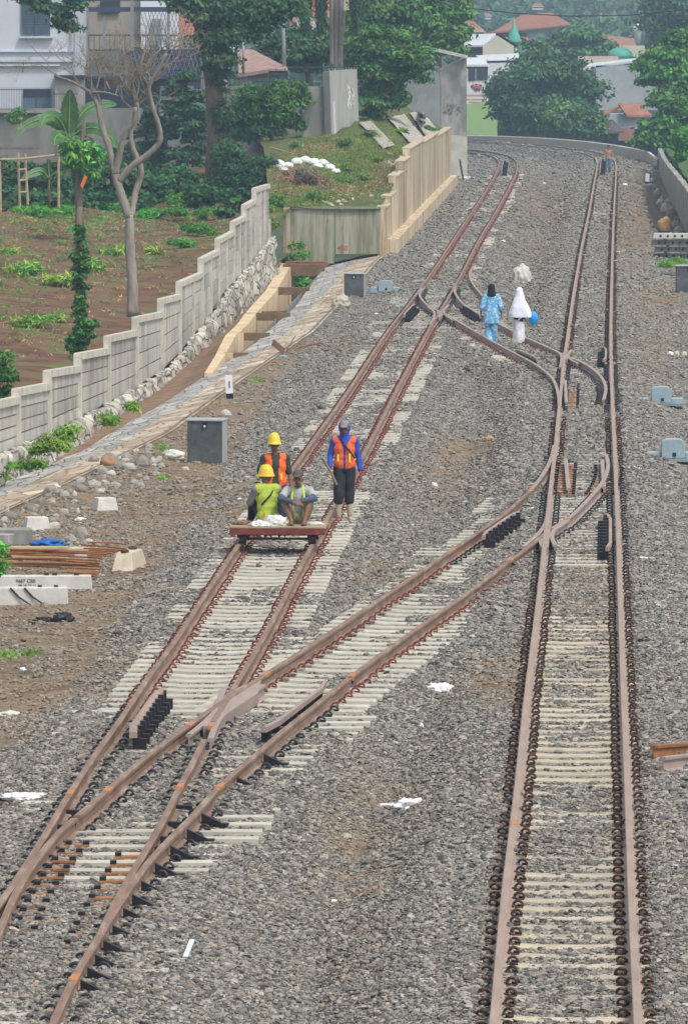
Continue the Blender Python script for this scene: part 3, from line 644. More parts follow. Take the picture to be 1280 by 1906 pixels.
# paved slope beside the bed (its lower edge z=-.7)
ST = [(40, -6.5, -9), (105, -6.1, -8.0), (115, -5.0, -7.15), (130, -3.52, -5.36), (150, -2.38, -4.0), (175, -.8, -2.6), (200, .17, -1.62), (228, 1.14, -.95), (240, 1.7, -.6)]
m_tan = stonework('paved_tan', (.36, .28, .2), (.58, .5, .4), (.26, .2, .14), 2.6, (1, .3, 1), .08, .02)
sheet('stone_slope', [[(b - .05 + (.12 if a > 160 else 0), a, -.7), (b * .5 + c_ * .5, a, -.47)] for i, (a, c_, b) in enumerate(ST)], m_pitch, 10, 90, .09, 1.6)
sheet('paved_strip', [[(b * .5 + c_ * .5 - .02, a, -.465), (c_ + .0, a, -.268)] for i, (a, c_, b) in enumerate(ST)], m_tan, 6, 90, .015, 1.6)
# dirt strip between the drain and the panel wall
WA, WB = -11.3, .0384
def wx(Y): return WA + WB * Y
def Dw(x): return F * WA / (x - 640 - F * WB)
PZ = lambda a: float(np.interp(a, [120, 135, 150, 165, 182, 197, 215, 240], [-.9, -.95, -1.15, -1.35, -1.25, -1.0, -.8, -.45]))
sheet('dirt_path', [[(wx(a) - .1, a, PZ(a)), (wx(a) * .5 + b_ * .5, a, PZ(a) * .6 - .36), (b_ + (.35 if a < 157 else 0), a, -.78)] for (a, b_) in ((40, -8.9), (105, -8.0), (115, -7.1), (130, -5.3), (150, -3.95), (156, -3.56), (158.5, -3.38), (166.6, -3.28), (178, -3.22), (184.8, -3.0), (192.6, -2.88), (209, -2.48), (225, -2.3), (234, -2.2), (246, -1.9))], m_path, 14, 90, .14, .8)
# garden
def gz(Y): return float(np.interp(Y, [100, 140, 170, 200, 250, 300, 330], [-1.3, -1.0, -.5, 0, .6, 1.1, 1.4]))
rows = []
for Y in (100, 120, 140, 160, 180, 200, 220, 240, 260, 280, 300, 316, 330):
    xr = wx(Y) + .02 if Y < 228 else float(np.interp(Y, [228, 246, 262, 285, 300, 330], [-2.6, -2.9, -3.1, -3.4, -3.5, -3.8]))
    rows.append([(-.075 * Y - 3, Y, gz(Y) + .25), (-.05 * Y, Y, gz(Y) + .1), (-.035 * Y, Y, gz(Y)) if -.035 * Y < xr else (xr - .5, Y, gz(Y)), (xr, Y, gz(Y))])
garden = sheet('garden_ground', rows, m_soil, 70, 150, .9, .22)
# mound behind the low retaining wall
def WD(l): return [W(x, y, d) for x, y, d in l]
sheet('grassy_mound', [
    [(-2.75, 229, .5)] + [(X, 235.9, 1.38) for X in (-1.95, -.6, .5, 1.25)],
    [(-2.9, 233, .9), (-1.7, 240, 1.5), (-.3, 241, 1.62), (.6, 241.5, 1.66), (1.65, 242, 1.72)],
    WD([(498, 345, 250), (560, 350, 250), (630, 346, 252), (700, 336, 255), (746, 316, 258)]),
    WD([(495, 305, 265), (560, 302, 268), (640, 296, 272), (705, 286, 273), (752, 288, 268)]),
    WD([(490, 272, 285), (570, 262, 290), (640, 250, 292), (720, 245, 300), (785, 266, 300)]),
    WD([(480, 262, 300), (570, 250, 302), (665, 228, 306), (745, 212, 325), (826, 246, 335)]),
    WD([(470, 255, 330), (560, 240, 330), (665, 215, 330), (745, 190, 350), (826, 240, 345)])], mat('mound_turf', (.10, .115, .035), .95, .35, .55, bump=.05, bscale=6, col2=(.20, .135, .075), mix=.6), 60, 70, .3, .5)
# ---------------------------------------------------------------- precast panel wall
m_panel = mat('panel_concrete', (.38, .37, .335), .9, .28, 1.3, stretch=(1, 1, .5), bump=.006, bscale=25, objrand=.17, col2=(.47, .455, .41), pos=(.38, .6))
m_post = mat('post_concrete', (.50, .475, .41), .9, .25, 2.5)
pw = T('panel_wall', 'long stepped wall of precast concrete panels on a rubble footing beside the garden', 'wall', (wx(128), 128, -.6))
posts = [-40, 30, 88, 145, 200, 252, 299, 333, 357, 374, 390, 405, 420, 433, 444, 454, 464, 473, 482, 490, 499]
topk = [(-40, 752), (30, 738), (31, 722), (87, 713), (88, 688), (145, 681), (146, 656), (199, 648), (200, 624), (251, 615), (252, 589), (298, 581), (299, 555), (332, 548), (333, 524), (373, 507), (374, 480), (404, 465), (405, 444), (432, 430), (433, 412), (453, 402), (454, 381), (472, 371), (473, 350), (500, 342)]
botk = [(-40, 860), (40, 828), (95, 806), (145, 778), (200, 750), (255, 719), (300, 690), (335, 654), (380, 598), (415, 545), (457, 500), (500, 440)]
ip = lambda k, x: float(np.interp(x, [a for a, b in k], [b for a, b in k]))
def wpt(x, y): D = Dw(x); return W(x, y, D)
for i in range(len(posts) - 1):
    xa, xb = posts[i], posts[i + 1]; Da, Db = Dw(xa), Dw(xb)
    xm = (xa + xb) / 2
    za, zc_ = wpt(xa + 1.3, ip(topk, xa + 1.4)).z, wpt(xb - 1.1, ip(topk, xb - 1.2)).z; ba, bb_ = wpt(xa, ip(botk, xa)).z, wpt(xb, ip(botk, xb)).z
    a = Vector((wx(Da), Da, 0)); b = Vector((wx(Db), Db, 0)); d = (b - a).normalized(); nr = Vector((d.y, -d.x, 0))
    def slab(z0, z1, z2, z3, th, ex=0, off=0):    # from a (z0..z1) to b (z2..z3)
        A = a - d * ex; B = b + d * ex * .2; q = []
        for sgn in (-1, 1): q += [A + nr * (off + sgn * th / 2) + Vector((0, 0, z0)), B + nr * (off + sgn * th / 2) + Vector((0, 0, z2)), B + nr * (off + sgn * th / 2) + Vector((0, 0, z3)), A + nr * (off + sgn * th / 2) + Vector((0, 0, z1))]
        m_ = MB(); m_.add(q, [(0, 1, 2, 3), (7, 6, 5, 4), (0, 4, 5, 1), (1, 5, 6, 2), (2, 6, 7, 3), (3, 7, 4, 0)]); return m_
    n = 4
    for k in range(n):
        lo = lambda z_, t_: z_ + (t_ - .14 - z_) * k / n + .02; hi = lambda z_, t_: z_ + (t_ - .14 - z_) * (k + 1) / n - .02
        slab(lo(ba, za), hi(ba, za), lo(bb_, zc_), hi(bb_, zc_), .05, 0, .004 * (k % 2)).build('wall_panel', m_panel, pw)
    slab(za - .15, za, zc_ - .15, zc_, .17, .08).build('coping', m_post, pw)
    bb = MB(); rt = Matrix.Rotation(math.atan2(d.y, d.x) - math.pi / 2, 3, 'Z'); bb.box((a.x, a.y, (za + ba) / 2 - .12), (.16, .42, za - ba + .2), rt); bb.build('post', m_post, pw)
# rubble footing
rows = []
fk = [(-40, 905), (40, 868), (120, 822), (200, 782), (240, 760), (300, 722), (350, 680), (390, 640), (450, 575), (480, 520), (507, 470)]
for x in range(-40, 501, 6):
    D = Dw(x); zb = wpt(x, ip(botk, x)).z + .04; p = Vector((wx(D), D, 0))
    rows.append([(p.x + .08, D, zb), (p.x + .22, D, zb - .03), (p.x + .28, D, zb * .5 + PZ(D) * .5), (p.x + .42, D, PZ(D) - .15)])
V_ = sheet('footing', rows, m_rubble, 10, 180, 0, 1, kind=None, parent=pw)
me = V_.data; co = np.empty(len(me.vertices) * 3, np.float32); me.vertices.foreach_get('co', co); co = co.reshape(-1, 3)
co[:, 0] += (fbm(co[:, 2] * 3, co[:, 1] * 1.1, 1.7, 5) - .5) * .30; co[:, 2] += (fbm(co[:, 0] * 3, co[:, 1], 1.2, 8) - .5) * .10; me.vertices.foreach_set('co', co.ravel()); me.update()
bb = MB(); D = Dw(499); bb.box((wx(D), D + .35, .35), (.18, .5, 1.9)); bb.build('post', m_post, pw)
# ---------------------------------------------------------------- open concrete drain with struts
dr_ = T('concrete_drain', 'open ochre concrete drain with cross beams between slope and panel wall', 'drain', P(520, 580, -.6))
cap = [(381, 694), (400, 663), (419, 625), (441, 604), (457, 582), (494, 541), (514, 508), (524, 490)]
cp_ = [P(x, y, -.55) for x, y in cap]
bb = MB(); wdt = [.16, .2, .24, .26, .28, .3, .3, .3]
vs = []
for p, w_ in zip(cp_, wdt): vs += [p, p + Vector((w_ * 1.2, 0, 0)), p + Vector((w_ * 1.2, 0, -2.2)), p + Vector((0, 0, -2.2))]
fs = [(i * 4 + j, i * 4 + (j + 1) % 4, i * 4 + 4 + (j + 1) % 4, i * 4 + 4 + j) for i in range(len(cap) - 1) for j in range(4)]; fs += [(0, 1, 2, 3), tuple(range(len(vs) - 4, len(vs)))]
bb.add(vs, fs); m_dr = mat('drain_ochre_lightened', (.60, .46, .29), .9, .22, 1.7, stretch=(1, .8, .3), col2=(.70, .60, .45)); bb.build('side_wall', m_dr, dr_)  # ochre lightened in colour to make up for shade inside the narrow channel
for (xa, xb, y0, y1, dark) in ((416, 462, 657, 672, 0), (437, 502, 620, 634, 0), (455, 540, 583, 597, 0), (503, 576, 535, 549, 0), (528, 604, 497, 514, 1)):
    a = P(xa, y0, -.55); b = P(xb, y0, -.55); hgt = (y1 - y0) * a.y / F
    bb = MB(); bb.bar(a + Vector((0, .15, -hgt / 2)), b + Vector((0, .15, -hgt / 2)), .3, hgt)
    bb.build('cross_beam', mat('beam_brown', (.17, .115, .07), .9, .3, 4), dr_)
    bb = MB(); bb.box((a.x + .14, a.y + .02, -1.4), (.22, .25, 1.7)); bb.build('pilaster', m_dr, dr_)
bb = MB(); vs = [P(608, 490, -.62) , P(592, 512, -.70), P(463, 645, -.70), P(318, 741, -.70)]
b2 = []
for v in vs: b2 += [v, v + Vector((0, 0, -1.6))]
bb.add(b2, [(0, 2, 3, 1), (2, 4, 5, 3), (4, 6, 7, 5)]); bb.build('bank_wall', m_conc, dr_)
bb = MB(); bb.quad(*[Vector((p.x, p.y, -2.4)) for p in (cp_[0], Vector((-2.6, 150, 0)), Vector((0, 238, 0)), Vector((-2.4, 238, 0)))]); bb.build('drain_floor', m_path, dr_)
bb = MB(); bb.box((-1.4, 236.6, -1.9), (2.6, .5, 2.6)); bb.build('end_wall', mat('dark_endwall', (.12, .12, .09), .9, .35, 1.5), dr_)  # dark colour stands in for the shade of the drain opening
for i, (x0, x1, y, c) in enumerate(((531, 607, 489, 'rusty_beam'), (527, 612, 494, 'rusty_beam'))):
    b = MB(); b.bar(W(x0, y, 229 + i * -1.2), W(x1, y, 229 - i * 1.2), .16, .10); o = b.build('steel_beam', mat('rust_steel', (.19, .09, .055), .7, .4, 6), None, bevel=.01)
    meta(o, ('rusty steel beam laid across the far end of the drain, the farther of two', 'rusty steel beam laid across the far end of the drain, the nearer of two')[i], 'beam', 'rusty steel beams across the drain')
b = MB(); b.bar(W(455, 582, 197), W(533, 580, 197), .08, .05); meta(b.build('steel_bar', MATS['rust_steel'], None), 'reddish steel bar lying on the middle cross beam of the drain', 'bar')
# ---------------------------------------------------------------- retaining wall (two faces)
rw = T('retaining_wall', 'tall ochre concrete retaining wall with stepped top holding the grassy mound', 'wall', (1.6, 240, -.3))
y0 = 236
def XY(x, D): return (x - 640) * D / F
b = MB()
for (xa, xb, zb) in ((540, 622, -.6), (623, 708, -.25)):
    b = MB(); b.box(((XY(xa, y0) + XY(xb, y0)) / 2, y0 + .15, (1.42 + zb) / 2), (XY(xb, y0) - XY(xa, y0) - .01, .3, 1.42 - zb)); b.build('front_panel', m_stain, rw, bevel=.01)
b = MB(); b.box(((XY(539, y0) + XY(709, y0)) / 2, y0 + .13, 1.44), (XY(709, y0) - XY(539, y0), .38, .07)); b.build('coping', mat('moss_coping', (.24, .25, .15), .9, .4, 5), rw)
b = MB(); b.box((XY(541, y0) - .14, y0 + 1.2, .6), (.25, 2.4, 1.6)); b.build('return_wall', m_conco, rw)
RX = lambda Y: 1.38 + (5.6 - 1.38) / (348 - 236) * (Y - 236)
steps = [(236.05, 240.5, 1.48), (240.5, 249, 1.75), (249, 258, 2.33), (258, 268, 2.72), (268, 290, 3.05), (290, 318, 2.95), (318, 348, 2.8)]
for (a, b_, z) in steps:
    n = max(1, int((b_ - a) / 5))
    for k in range(n):
        ya = a + (b_ - a) * k / n; yb = a + (b_ - a) * (k + 1) / n
        b = MB(); b.bar((RX(ya) + .0, ya, (z - .6) / 2), (RX(yb), yb - .12, (z - .6) / 2), .32, z + .6); b.build('side_panel', m_conco, rw)
        b = MB(); b.bar((RX(ya), ya, z - .01), (RX(yb), yb, z - .01), .40, .05); b.build('coping', mat('cap_ochre', (.47, .40, .29), .9, .3, 3), rw)
b = MB(); b.bar((RX(238) + .3, 238, -.05), (RX(348) + .3, 348, -.05), .45, .55); b.build('plinth', m_conco, rw)
for (x, D, z, wd) in ((728, 250, 2.0, .5), (750, 259, 2.55, .5)): pass
red = mat('red_paint', (.35, .05, .05), .8, .2, 9)
lettering('450', Matrix.Translation((XY(637, y0), y0 - .006, -.12)) @ Matrix.Rotation(R(90), 4, 'X'), .26, rw, red)
lettering('E', Matrix.Translation((XY(610, y0), y0 - .006, .92)) @ Matrix.Rotation(R(90), 4, 'X'), .16, rw, red)
# ---------------------------------------------------------------- grey windowless building by the track
gb = T('building', 'tall windowless grey concrete building with a sloping roof beside the curve', 'building', (7, 367, -.5))
D0 = 367
def prism(mb, pts_, D, depth, m=0, dx=0):
    a = [W(x, y, D) for x, y in pts_]; bk = [p + Vector((dx, depth, 0)) for p in a]; n = len(a)
    mb.add(a + bk, [tuple(range(n)), tuple(range(2 * n - 1, n - 1, -1))] + [(i, (i + 1) % n, (i + 1) % n + n, i + n) for i in range(n)], m)
b = MB(); prism(b, [(868, 106), (868, 256), (820, 250), (818, 128)], D0, 2); b.build('right_wall', m_conc, gb)
b = MB(); prism(b, [(817.5, 126), (819.5, 250), (750, 246), (750, 100), (768, 84)], D0 - .3, 2); b.build('front_wall', mat('render_grey', (.24, .25, .255), .9, .18, 1.2), gb)
b = MB(); prism(b, [(869, 255), (869, 330), (829, 325), (829, 250)], D0 - .4, 2); b.build('base_wall', m_concl, gb)
b = MB(); prism(b, [(870, 103), (870, 109), (766, 86), (766, 80)], D0 - .6, .5); b.build('roof_edge', m_concl, gb)
b = MB()
for k in range(16):
    p = W(822 + random.random() * 34, 198 + random.random() * 18, D0 - .03); q = p + Vector((random.uniform(-.3, .3), 0, random.uniform(-.25, .3))); b.bar(p, q, .01, .04)
b.build('graffiti', mat('spray_dark', (.14, .14, .145), .9, .2, 9), gb)
# grey boundary wall with graffiti above the mound
bw = T('boundary_wall', 'grey concrete boundary wall with white and red graffiti above the mound', 'wall', W(620, 256, 300))
b = MB(); prism(b, [(562, 161), (614, 161), (620, 259), (562, 266)], 296, .4); b.build('wall_face', m_conc, bw)
b = MB()
top = [W(613, 133, 295.5), W(664, 129, 308)]; bot = [W(617, 260, 295.5), W(668, 236, 308)]
off = Vector((-.3, .3, 0)); b.add([top[0], top[1], bot[1], bot[0]] + [p + off for p in (top[0], top[1], bot[1], bot[0])], [(0, 1, 2, 3), (7, 6, 5, 4), (0, 4, 5, 1), (1, 5, 6, 2), (2, 6, 7, 3), (3, 7, 4, 0)]); b.build('side_face', mat('wall_side', (.36, .355, .335), .9, .2, 1.5, stretch=(1, 1, .3)), bw)
tq = lambda u_, v_: (top[0].lerp(top[1], u_)).lerp(bot[0].lerp(bot[1], u_), v_) + Vector((.012, -.03, 0))
b = MB()
for k in range(22):
    u_ = random.uniform(.62, .86); v_ = random.uniform(.2, .65); p = tq(u_, v_); q = tq(u_ + random.uniform(-.07, .07), v_ + random.uniform(.05, .16)); b.bar(p, q, .01, .10)
b.build('graffiti', mat('spray_white', (.7, .68, .7), .8, .1, 9), bw)
b = MB()
for k in range(7):
    u_ = random.uniform(.68, .82); v_ = random.uniform(.3, .65); b.bar(tq(u_, v_) + Vector((0, -.012, 0)), tq(u_ + .03, v_ + .1) + Vector((0, -.012, 0)), .01, .06)
b.build('graffiti', mat('spray_red', (.5, .16, .15), .8, .1, 9), bw)
b = MB(); b.bar(tq(.10, .45), tq(.12, .95), .01, .35); b.build('whitewash', mat('whitewash', (.55, .57, .58), .9, .1, 5), bw)
b = MB()
for k in range(11): p = top[0].lerp(top[1], k / 10); b.cap(p, p + Vector((0, 0, .12)), .03, .01, 6)
b.build('rebar_stub', m_conc, bw)
# ---------------------------------------------------------------- parapet round the curve
pp = T('parapet', 'low concrete parapet wall following the outside of the far curve', 'wall', P(1000, 266, -.3))
base = [(840, 257.5), (870, 259.5), (930, 262), (990, 266), (1040, 271), (1090, 277.5), (1140, 285.5), (1180, 293), (1205, 300), (1222, 308)]
tops = [(840, 252), (870, 253.5), (930, 255), (990, 257.5), (1040, 260.5), (1090, 265), (1140, 271.5), (1180, 278.5), (1205, 285), (1235, 298)]
for i in range(len(base) - 1):
    a = P(*base[i], -.3); c = P(*base[i + 1], -.3); za = W(*tops[i], a.y).z; zc = W(*tops[i + 1], c.y).z
    b = MB(); v = [Vector((a.x, a.y, -.8)), Vector((c.x, c.y, -.8)), Vector((c.x, c.y, zc)), Vector((a.x, a.y, za))]; n_ = Vector((.15, .9, 0))
    b.add(v + [p + n_ for p in v], [(0, 1, 2, 3), (7, 6, 5, 4), (3, 2, 6, 7), (0, 4, 5, 1), (1, 5, 6, 2), (0, 3, 7, 4)])
    b.build('parapet_segment', mat('parapet_conc', (.40, .37, .32), .9, .18, 1.5), pp)
    b = MB(); b.add([v[3] + Vector((0, -.08, 0)), v[2] + Vector((0, -.08, 0)), v[2] + n_ * 1.1, v[3] + n_ * 1.1] + [q + Vector((0, 0, .06)) for q in (v[3] + Vector((0, -.08, 0)), v[2] + Vector((0, -.08, 0)), v[2] + n_ * 1.1, v[3] + n_ * 1.1)], [(0, 1, 2, 3), (4, 5, 6, 7), (0, 1, 5, 4), (1, 2, 6, 5), (2, 3, 7, 6), (3, 0, 4, 7)]); b.build('coping', mat('parapet_cap', (.62, .57, .48), .9, .1, 2), pp)
# sheet wall on the right
sw = T('retaining_wall', 'pale grey concrete wall holding the green bank on the right edge', 'wall', (18, 380, -.5))
for i in range(12):
    ya = 250 + i * 13.2; yb = ya + 13; xa, xb = [np.interp(q, [250, 264, 295, 354, 412], [13.6, 14.15, 15.35, 17.6, 20.1]) for q in (ya, yb)]
    zt = float(np.interp(ya, [264, 354, 412], [1.35, .85, .5])); b = MB(); b.bar((xa, ya, (zt - 1.2) / 2), (xb, yb, (zt - 1.2) / 2), .25, zt + 1.2); b.build('wall_panel', m_conc, sw)
sheet('right_bank', [[(np.interp(Y, [240, 264, 412, 430], [13.3, 14.2, 20.2, 21.0]) + .25, Y, float(np.interp(Y, [264, 354, 412], [1.3, .8, .45]))), (np.interp(Y, [240, 264, 412], [13.3, 14.4, 20.7]) + 2.5, Y, 2.2), (np.interp(Y, [240, 264, 412], [13.3, 14.4, 20.7]) + 12, Y, 3.2)] for Y in range(240, 431, 10)], mat('bank_grass', (.07, .13, .025), .95, .4, .6), 14, 60, .5, .6)
# ---------------------------------------------------------------- plants
def leaves(n, blobs, size, col, seed=0, var=.35, elong=1.8, droop=.25, hue=.12):
    r = np.random.default_rng(seed); B = np.array([[*b[0], *b[1]] for b in blobs], float)
    wgt = np.cbrt(np.prod(B[:, 3:], 1)) ** 2; wgt /= wgt.sum(); k = r.choice(len(B), n, p=wgt)
    d = r.normal(size=(n, 3)); d /= np.linalg.norm(d, axis=1)[:, None]; d[:, 2] = np.where(d[:, 2] < -.3, -d[:, 2] * .6, d[:, 2])
    rad = np.minimum(np.abs(r.normal(size=n)) * .42 + r.uniform(.25, .95, n), 1.7); c = B[k, :3] + d * B[k, 3:] * rad[:, None]
    nrm = d * .8 + r.normal(size=(n, 3)) * .55 + np.array([0, 0, .5]); nrm /= np.linalg.norm(nrm, axis=1)[:, None]
    t = np.cross(nrm, r.normal(size=(n, 3))); t[:, 2] -= droop; t -= nrm * (t * nrm).sum(1)[:, None]; t /= np.linalg.norm(t, axis=1)[:, None] + 1e-9
    s = np.cross(nrm, t); L = size * r.uniform(.6, 1.35, n)[:, None]; wd = L / elong
    V = np.stack([c - t * L * .5, c + s * wd * .5 - nrm * L * .06, c + t * L * .5 - nrm * L * .12, c - s * wd * .5 - nrm * L * .06], 1).reshape(-1, 3)
    bc = r.uniform(1 - var, 1 + var, len(B))[k] * r.uniform(.55, 1.45, n); hu = r.uniform(-hue, hue, len(B))[k] + r.uniform(-hue, hue, n)
    C = np.array(col)[None, :] * 2.1 * bc[:, None]; C[:, 0] *= 1 + hu * 2.2; C[:, 2] *= 1 - hu
    return V, np.arange(n * 4).reshape(n, 4), np.repeat(np.clip(C, .002, 1), 4, 0)
def leafobj(name, parts_, parent):
    V = np.concatenate([p[0] for p in parts_]); o = 0; fs = []
    for p in parts_: fs.append(p[1] + o); o += len(p[0])
    return link(name, npmesh(name, V, np.concatenate(fs), LEAF, np.concatenate([p[2] for p in parts_])), parent)
def clumps(c, r, k, rs, seed, shell=.6):
    q = np.random.default_rng(seed); out = []
    for _ in range(k):
        d = q.normal(size=3); d /= np.linalg.norm(d); u_ = q.uniform(shell, 1); s = rs * 1.55 * q.uniform(.6, 1.35)
        out.append(((c[0] + d[0] * r[0] * u_, c[1] + d[1] * r[1] * u_, c[2] + d[2] * r[2] * u_), (s, s, s * .7)))
    return out
m_bark = mat('bark', (.16, .125, .095), .95, .35, 6, bump=.02, bscale=12, stretch=(2, 2, .5))
m_barkg = mat('bark_grey', (.26, .235, .205), .95, .3, 5, bump=.02, bscale=12, stretch=(2, 2, .5))
def tree(name, label, cat, D, crown, base, col, n=9000, leaf=.28, k=40, rs=.16, trunk=.3, group=None, seed=1, depth=.7, elong=1.8, shell=.55, limbs=6):
    # crown: list of (px, py, rx_px, ry_px[, dD]); base: (px, py)
    s = D / F; pb = W(*base, D); t = T(name, label, cat, pb, 0, group); bl = []; cs = []
    for i, q in enumerate(crown):
        c = W(q[0], q[1], D + (q[4] if len(q) > 4 else 0)); r = (q[2] * s, q[2] * s * depth, q[3] * s); cs.append(c)
        bl += clumps(c, r, max(6, int(k * q[2] * q[3] / sum(a[2] * a[3] for a in crown))), rs * (r[0] + r[2]) , seed * 10 + i, shell)
    leafobj('crown', [leaves(n, bl, leaf, col, seed, elong=elong)], t)
    b = MB(); rnd = random.Random(seed); top = sum((c for c in cs), Vector()) / len(cs)
    mid = pb.lerp(top, .45) + Vector((rnd.uniform(-.2, .2), 0, 0)); b.tube([pb, pb.lerp(mid, .5) + Vector((.06, 0, 0)), mid], [trunk, trunk * .85, trunk * .7], 9)
    ends = [Vector(x[0]) for x in rnd.sample(bl, min(limbs + len(cs), len(bl)))]
    for e in ends: m_ = mid.lerp(e, .5) + Vector((0, 0, .2)); b.tube([mid, m_, e], [trunk * .5, trunk * .3, trunk * .1], 6)
    b.build('trunk', m_bark, t, smooth=True); return t
tree('tree', 'broad dark green tree behind the parapet at the curve', 'tree', 515, [(1010, 150, 62, 62), (960, 185, 48, 55), (1065, 180, 48, 62), (1005, 215, 78, 38), (1000, 105, 32, 25)], (1005, 262), (.030, .066, .028), 26000, .42, 120, .13, .5, seed=3)
tree('bush', 'lower olive green bush right of the broad dark tree', 'bush', 508, [(1075, 228, 48, 34), (1040, 240, 26, 22), (1120, 250, 28, 16)], (1075, 275), (.045, .10, .03), 9000, .36, 50, .15, .2, seed=4)
tree('tree', 'bright green tree standing on the right bank above the concrete wall', 'tree', 415, [(1270, 238, 58, 58), (1230, 130, 45, 40, 4), (1262, 95, 42, 38, 8), (1215, 255, 30, 30), (1275, 180, 40, 60, 4)], (1262, 330), (.045, .125, .022), 30000, .36, 120, .14, .35, seed=5)
tree('tree', 'dark hazy tree rising at the top right corner behind the bright one', 'tree', 620, [(1262, 40, 55, 50), (1235, 90, 30, 30)], (1265, 150), (.03, .06, .03), 9000, .5, 50, .15, .4, seed=6)
tree('bush', 'bright green bush trailing over the right wall near the frame edge', 'bush', 345, [(1284, 318, 18, 44), (1275, 262, 24, 26)], (1276, 360), (.05, .15, .02), 9000, .25, 40, .17, .12, seed=7)
tree('tree', 'feathery green tree between the graffiti wall and the grey building', 'tree', 312, [(735, 100, 68, 26), (700, 130, 50, 30), (765, 140, 40, 26), (718, 180, 42, 32), (705, 75, 55, 24), (690, 205, 25, 24)], (703, 232), (.035, .095, .026), 22000, .30, 90, .15, .16, seed=8, elong=3)
tree('tree', 'tall light green tree behind the grey concrete building', 'tree', 395, [(835, 60, 34, 44), (795, 30, 48, 42), (850, 25, 28, 34), (775, 62, 45, 34)], (815, 150), (.055, .125, .03), 20000, .34, 90, .15, .25, seed=9)
tree('tree', 'dark tree behind the boundary wall left of the palm stems', 'tree', 335, [(565, 98, 60, 36), (610, 88, 42, 34), (520, 100, 40, 34)], (575, 165), (.030, .068, .025), 14000, .3, 70, .15, .2, seed=10)
tree('tree', 'green tree behind the palm stems at the top of the frame', 'tree', 350, [(690, 45, 48, 42), (730, 25, 50, 30), (655, 70, 30, 30)], (690, 120), (.035, .085, .025), 13000, .3, 70, .15, .2, seed=20)
tree('bush', 'leafy green shrub spilling over the mound beside the grey wall', 'bush', 296, [(500, 200, 58, 40), (540, 175, 34, 30), (468, 238, 50, 34), (545, 230, 24, 22)], (500, 275), (.036, .095, .022), 20000, .26, 90, .15, .1, seed=11, elong=2.6)
tree('bush', 'dark spiky shrub at the foot of the mound near the wall end', 'bush', 262, [(455, 335, 48, 38), (425, 300, 36, 28), (470, 378, 30, 22), (498, 315, 18, 24)], (452, 395), (.026, .062, .028), 20000, .22, 90, .15, .08, seed=12, elong=4)
# large ivy covered tree
t = T('tree', 'large ivy covered tree with forked trunk rising in front of the balcony', 'tree', W(402, 322, 292))
b = MB(); b.tube([W(402, 330, 292), W(403, 240, 292), (W(398, 160, 292)), W(385, 90, 292), W(362, 20, 292), W(345, -40, 292)], [.50, .42, .40, .30, .22, .15], 10)
b.tube([W(400, 165, 292), W(412, 100, 292.5), W(418, 30, 293), W(420, -40, 293)], [.34, .26, .2, .14], 9); b.tube([W(386, 90, 292), W(395, 40, 291), W(402, -30, 291)], [.2, .15, .1], 8)
b.build('trunk', m_bark, t, smooth=True)
bl = []
for (x, y, rx, ry) in ((415, 40, 60, 46), (470, 30, 60, 34), (365, 10, 60, 30), (520, 20, 30, 26), (410, 90, 26, 34), (440, 70, 34, 26)): bl += clumps(W(x, y, 291), (rx * .0243, 1.3, ry * .0243), 16, .40, int(x), .3)
for (x, y, rx, ry) in ((404, 130, 20, 40), (416, 225, 7, 60), (420, 290, 10, 36)): bl += clumps(W(x, y, 291.6), (rx * .0243, .5, ry * .0243), 16, .26, int(x), .2)
leafobj('crown', [leaves(24000, bl, .24, (.026, .06, .022), 13)], t)
t = T('branch', 'leafy overhanging branch in front of the white house window', 'branch', W(118, -30, 290))
bl = []
for (x, y, rx, ry) in ((80, 12, 34, 14), (110, 30, 30, 16), (128, 52, 20, 12), (145, 8, 24, 16), (60, 2, 26, 8)): bl += clumps(W(x, y, 290), (rx * .0243, .5, ry * .0243), 12, .22, int(x), .3)
leafobj('foliage', [leaves(4200, bl, .22, (.028, .06, .026), 14)], t)
b = MB(); b.tube([W(150, -40, 290), W(130, 10, 290), W(100, 35, 290)], [.08, .05, .02], 6); b.tube([W(110, -40, 290), W(85, 10, 290)], [.06, .02], 6); b.build('stem', m_bark, t)
from mathutils.bvhtree import BVHTree
def bvh(o): me = o.data; return BVHTree.FromPolygons([v.co.copy() for v in me.vertices], [tuple(p.vertices) for p in me.polygons])
BV = [bvh(garden), bvh([o for o in bpy.data.objects if o.name == 'grassy_mound'][0]), bvh([o for o in bpy.data.objects if o.name == 'dirt_path'][0])]
def gd(x, y, D):
    best = None
    for bv_ in BV:
        h = bv_.ray_cast(Vector((0, 0, CH)), ray(x, y).normalized())
        if h[0] is not None and (best is None or h[0].y < best): best = h[0].y
    return min(D, best - .3) if best else D
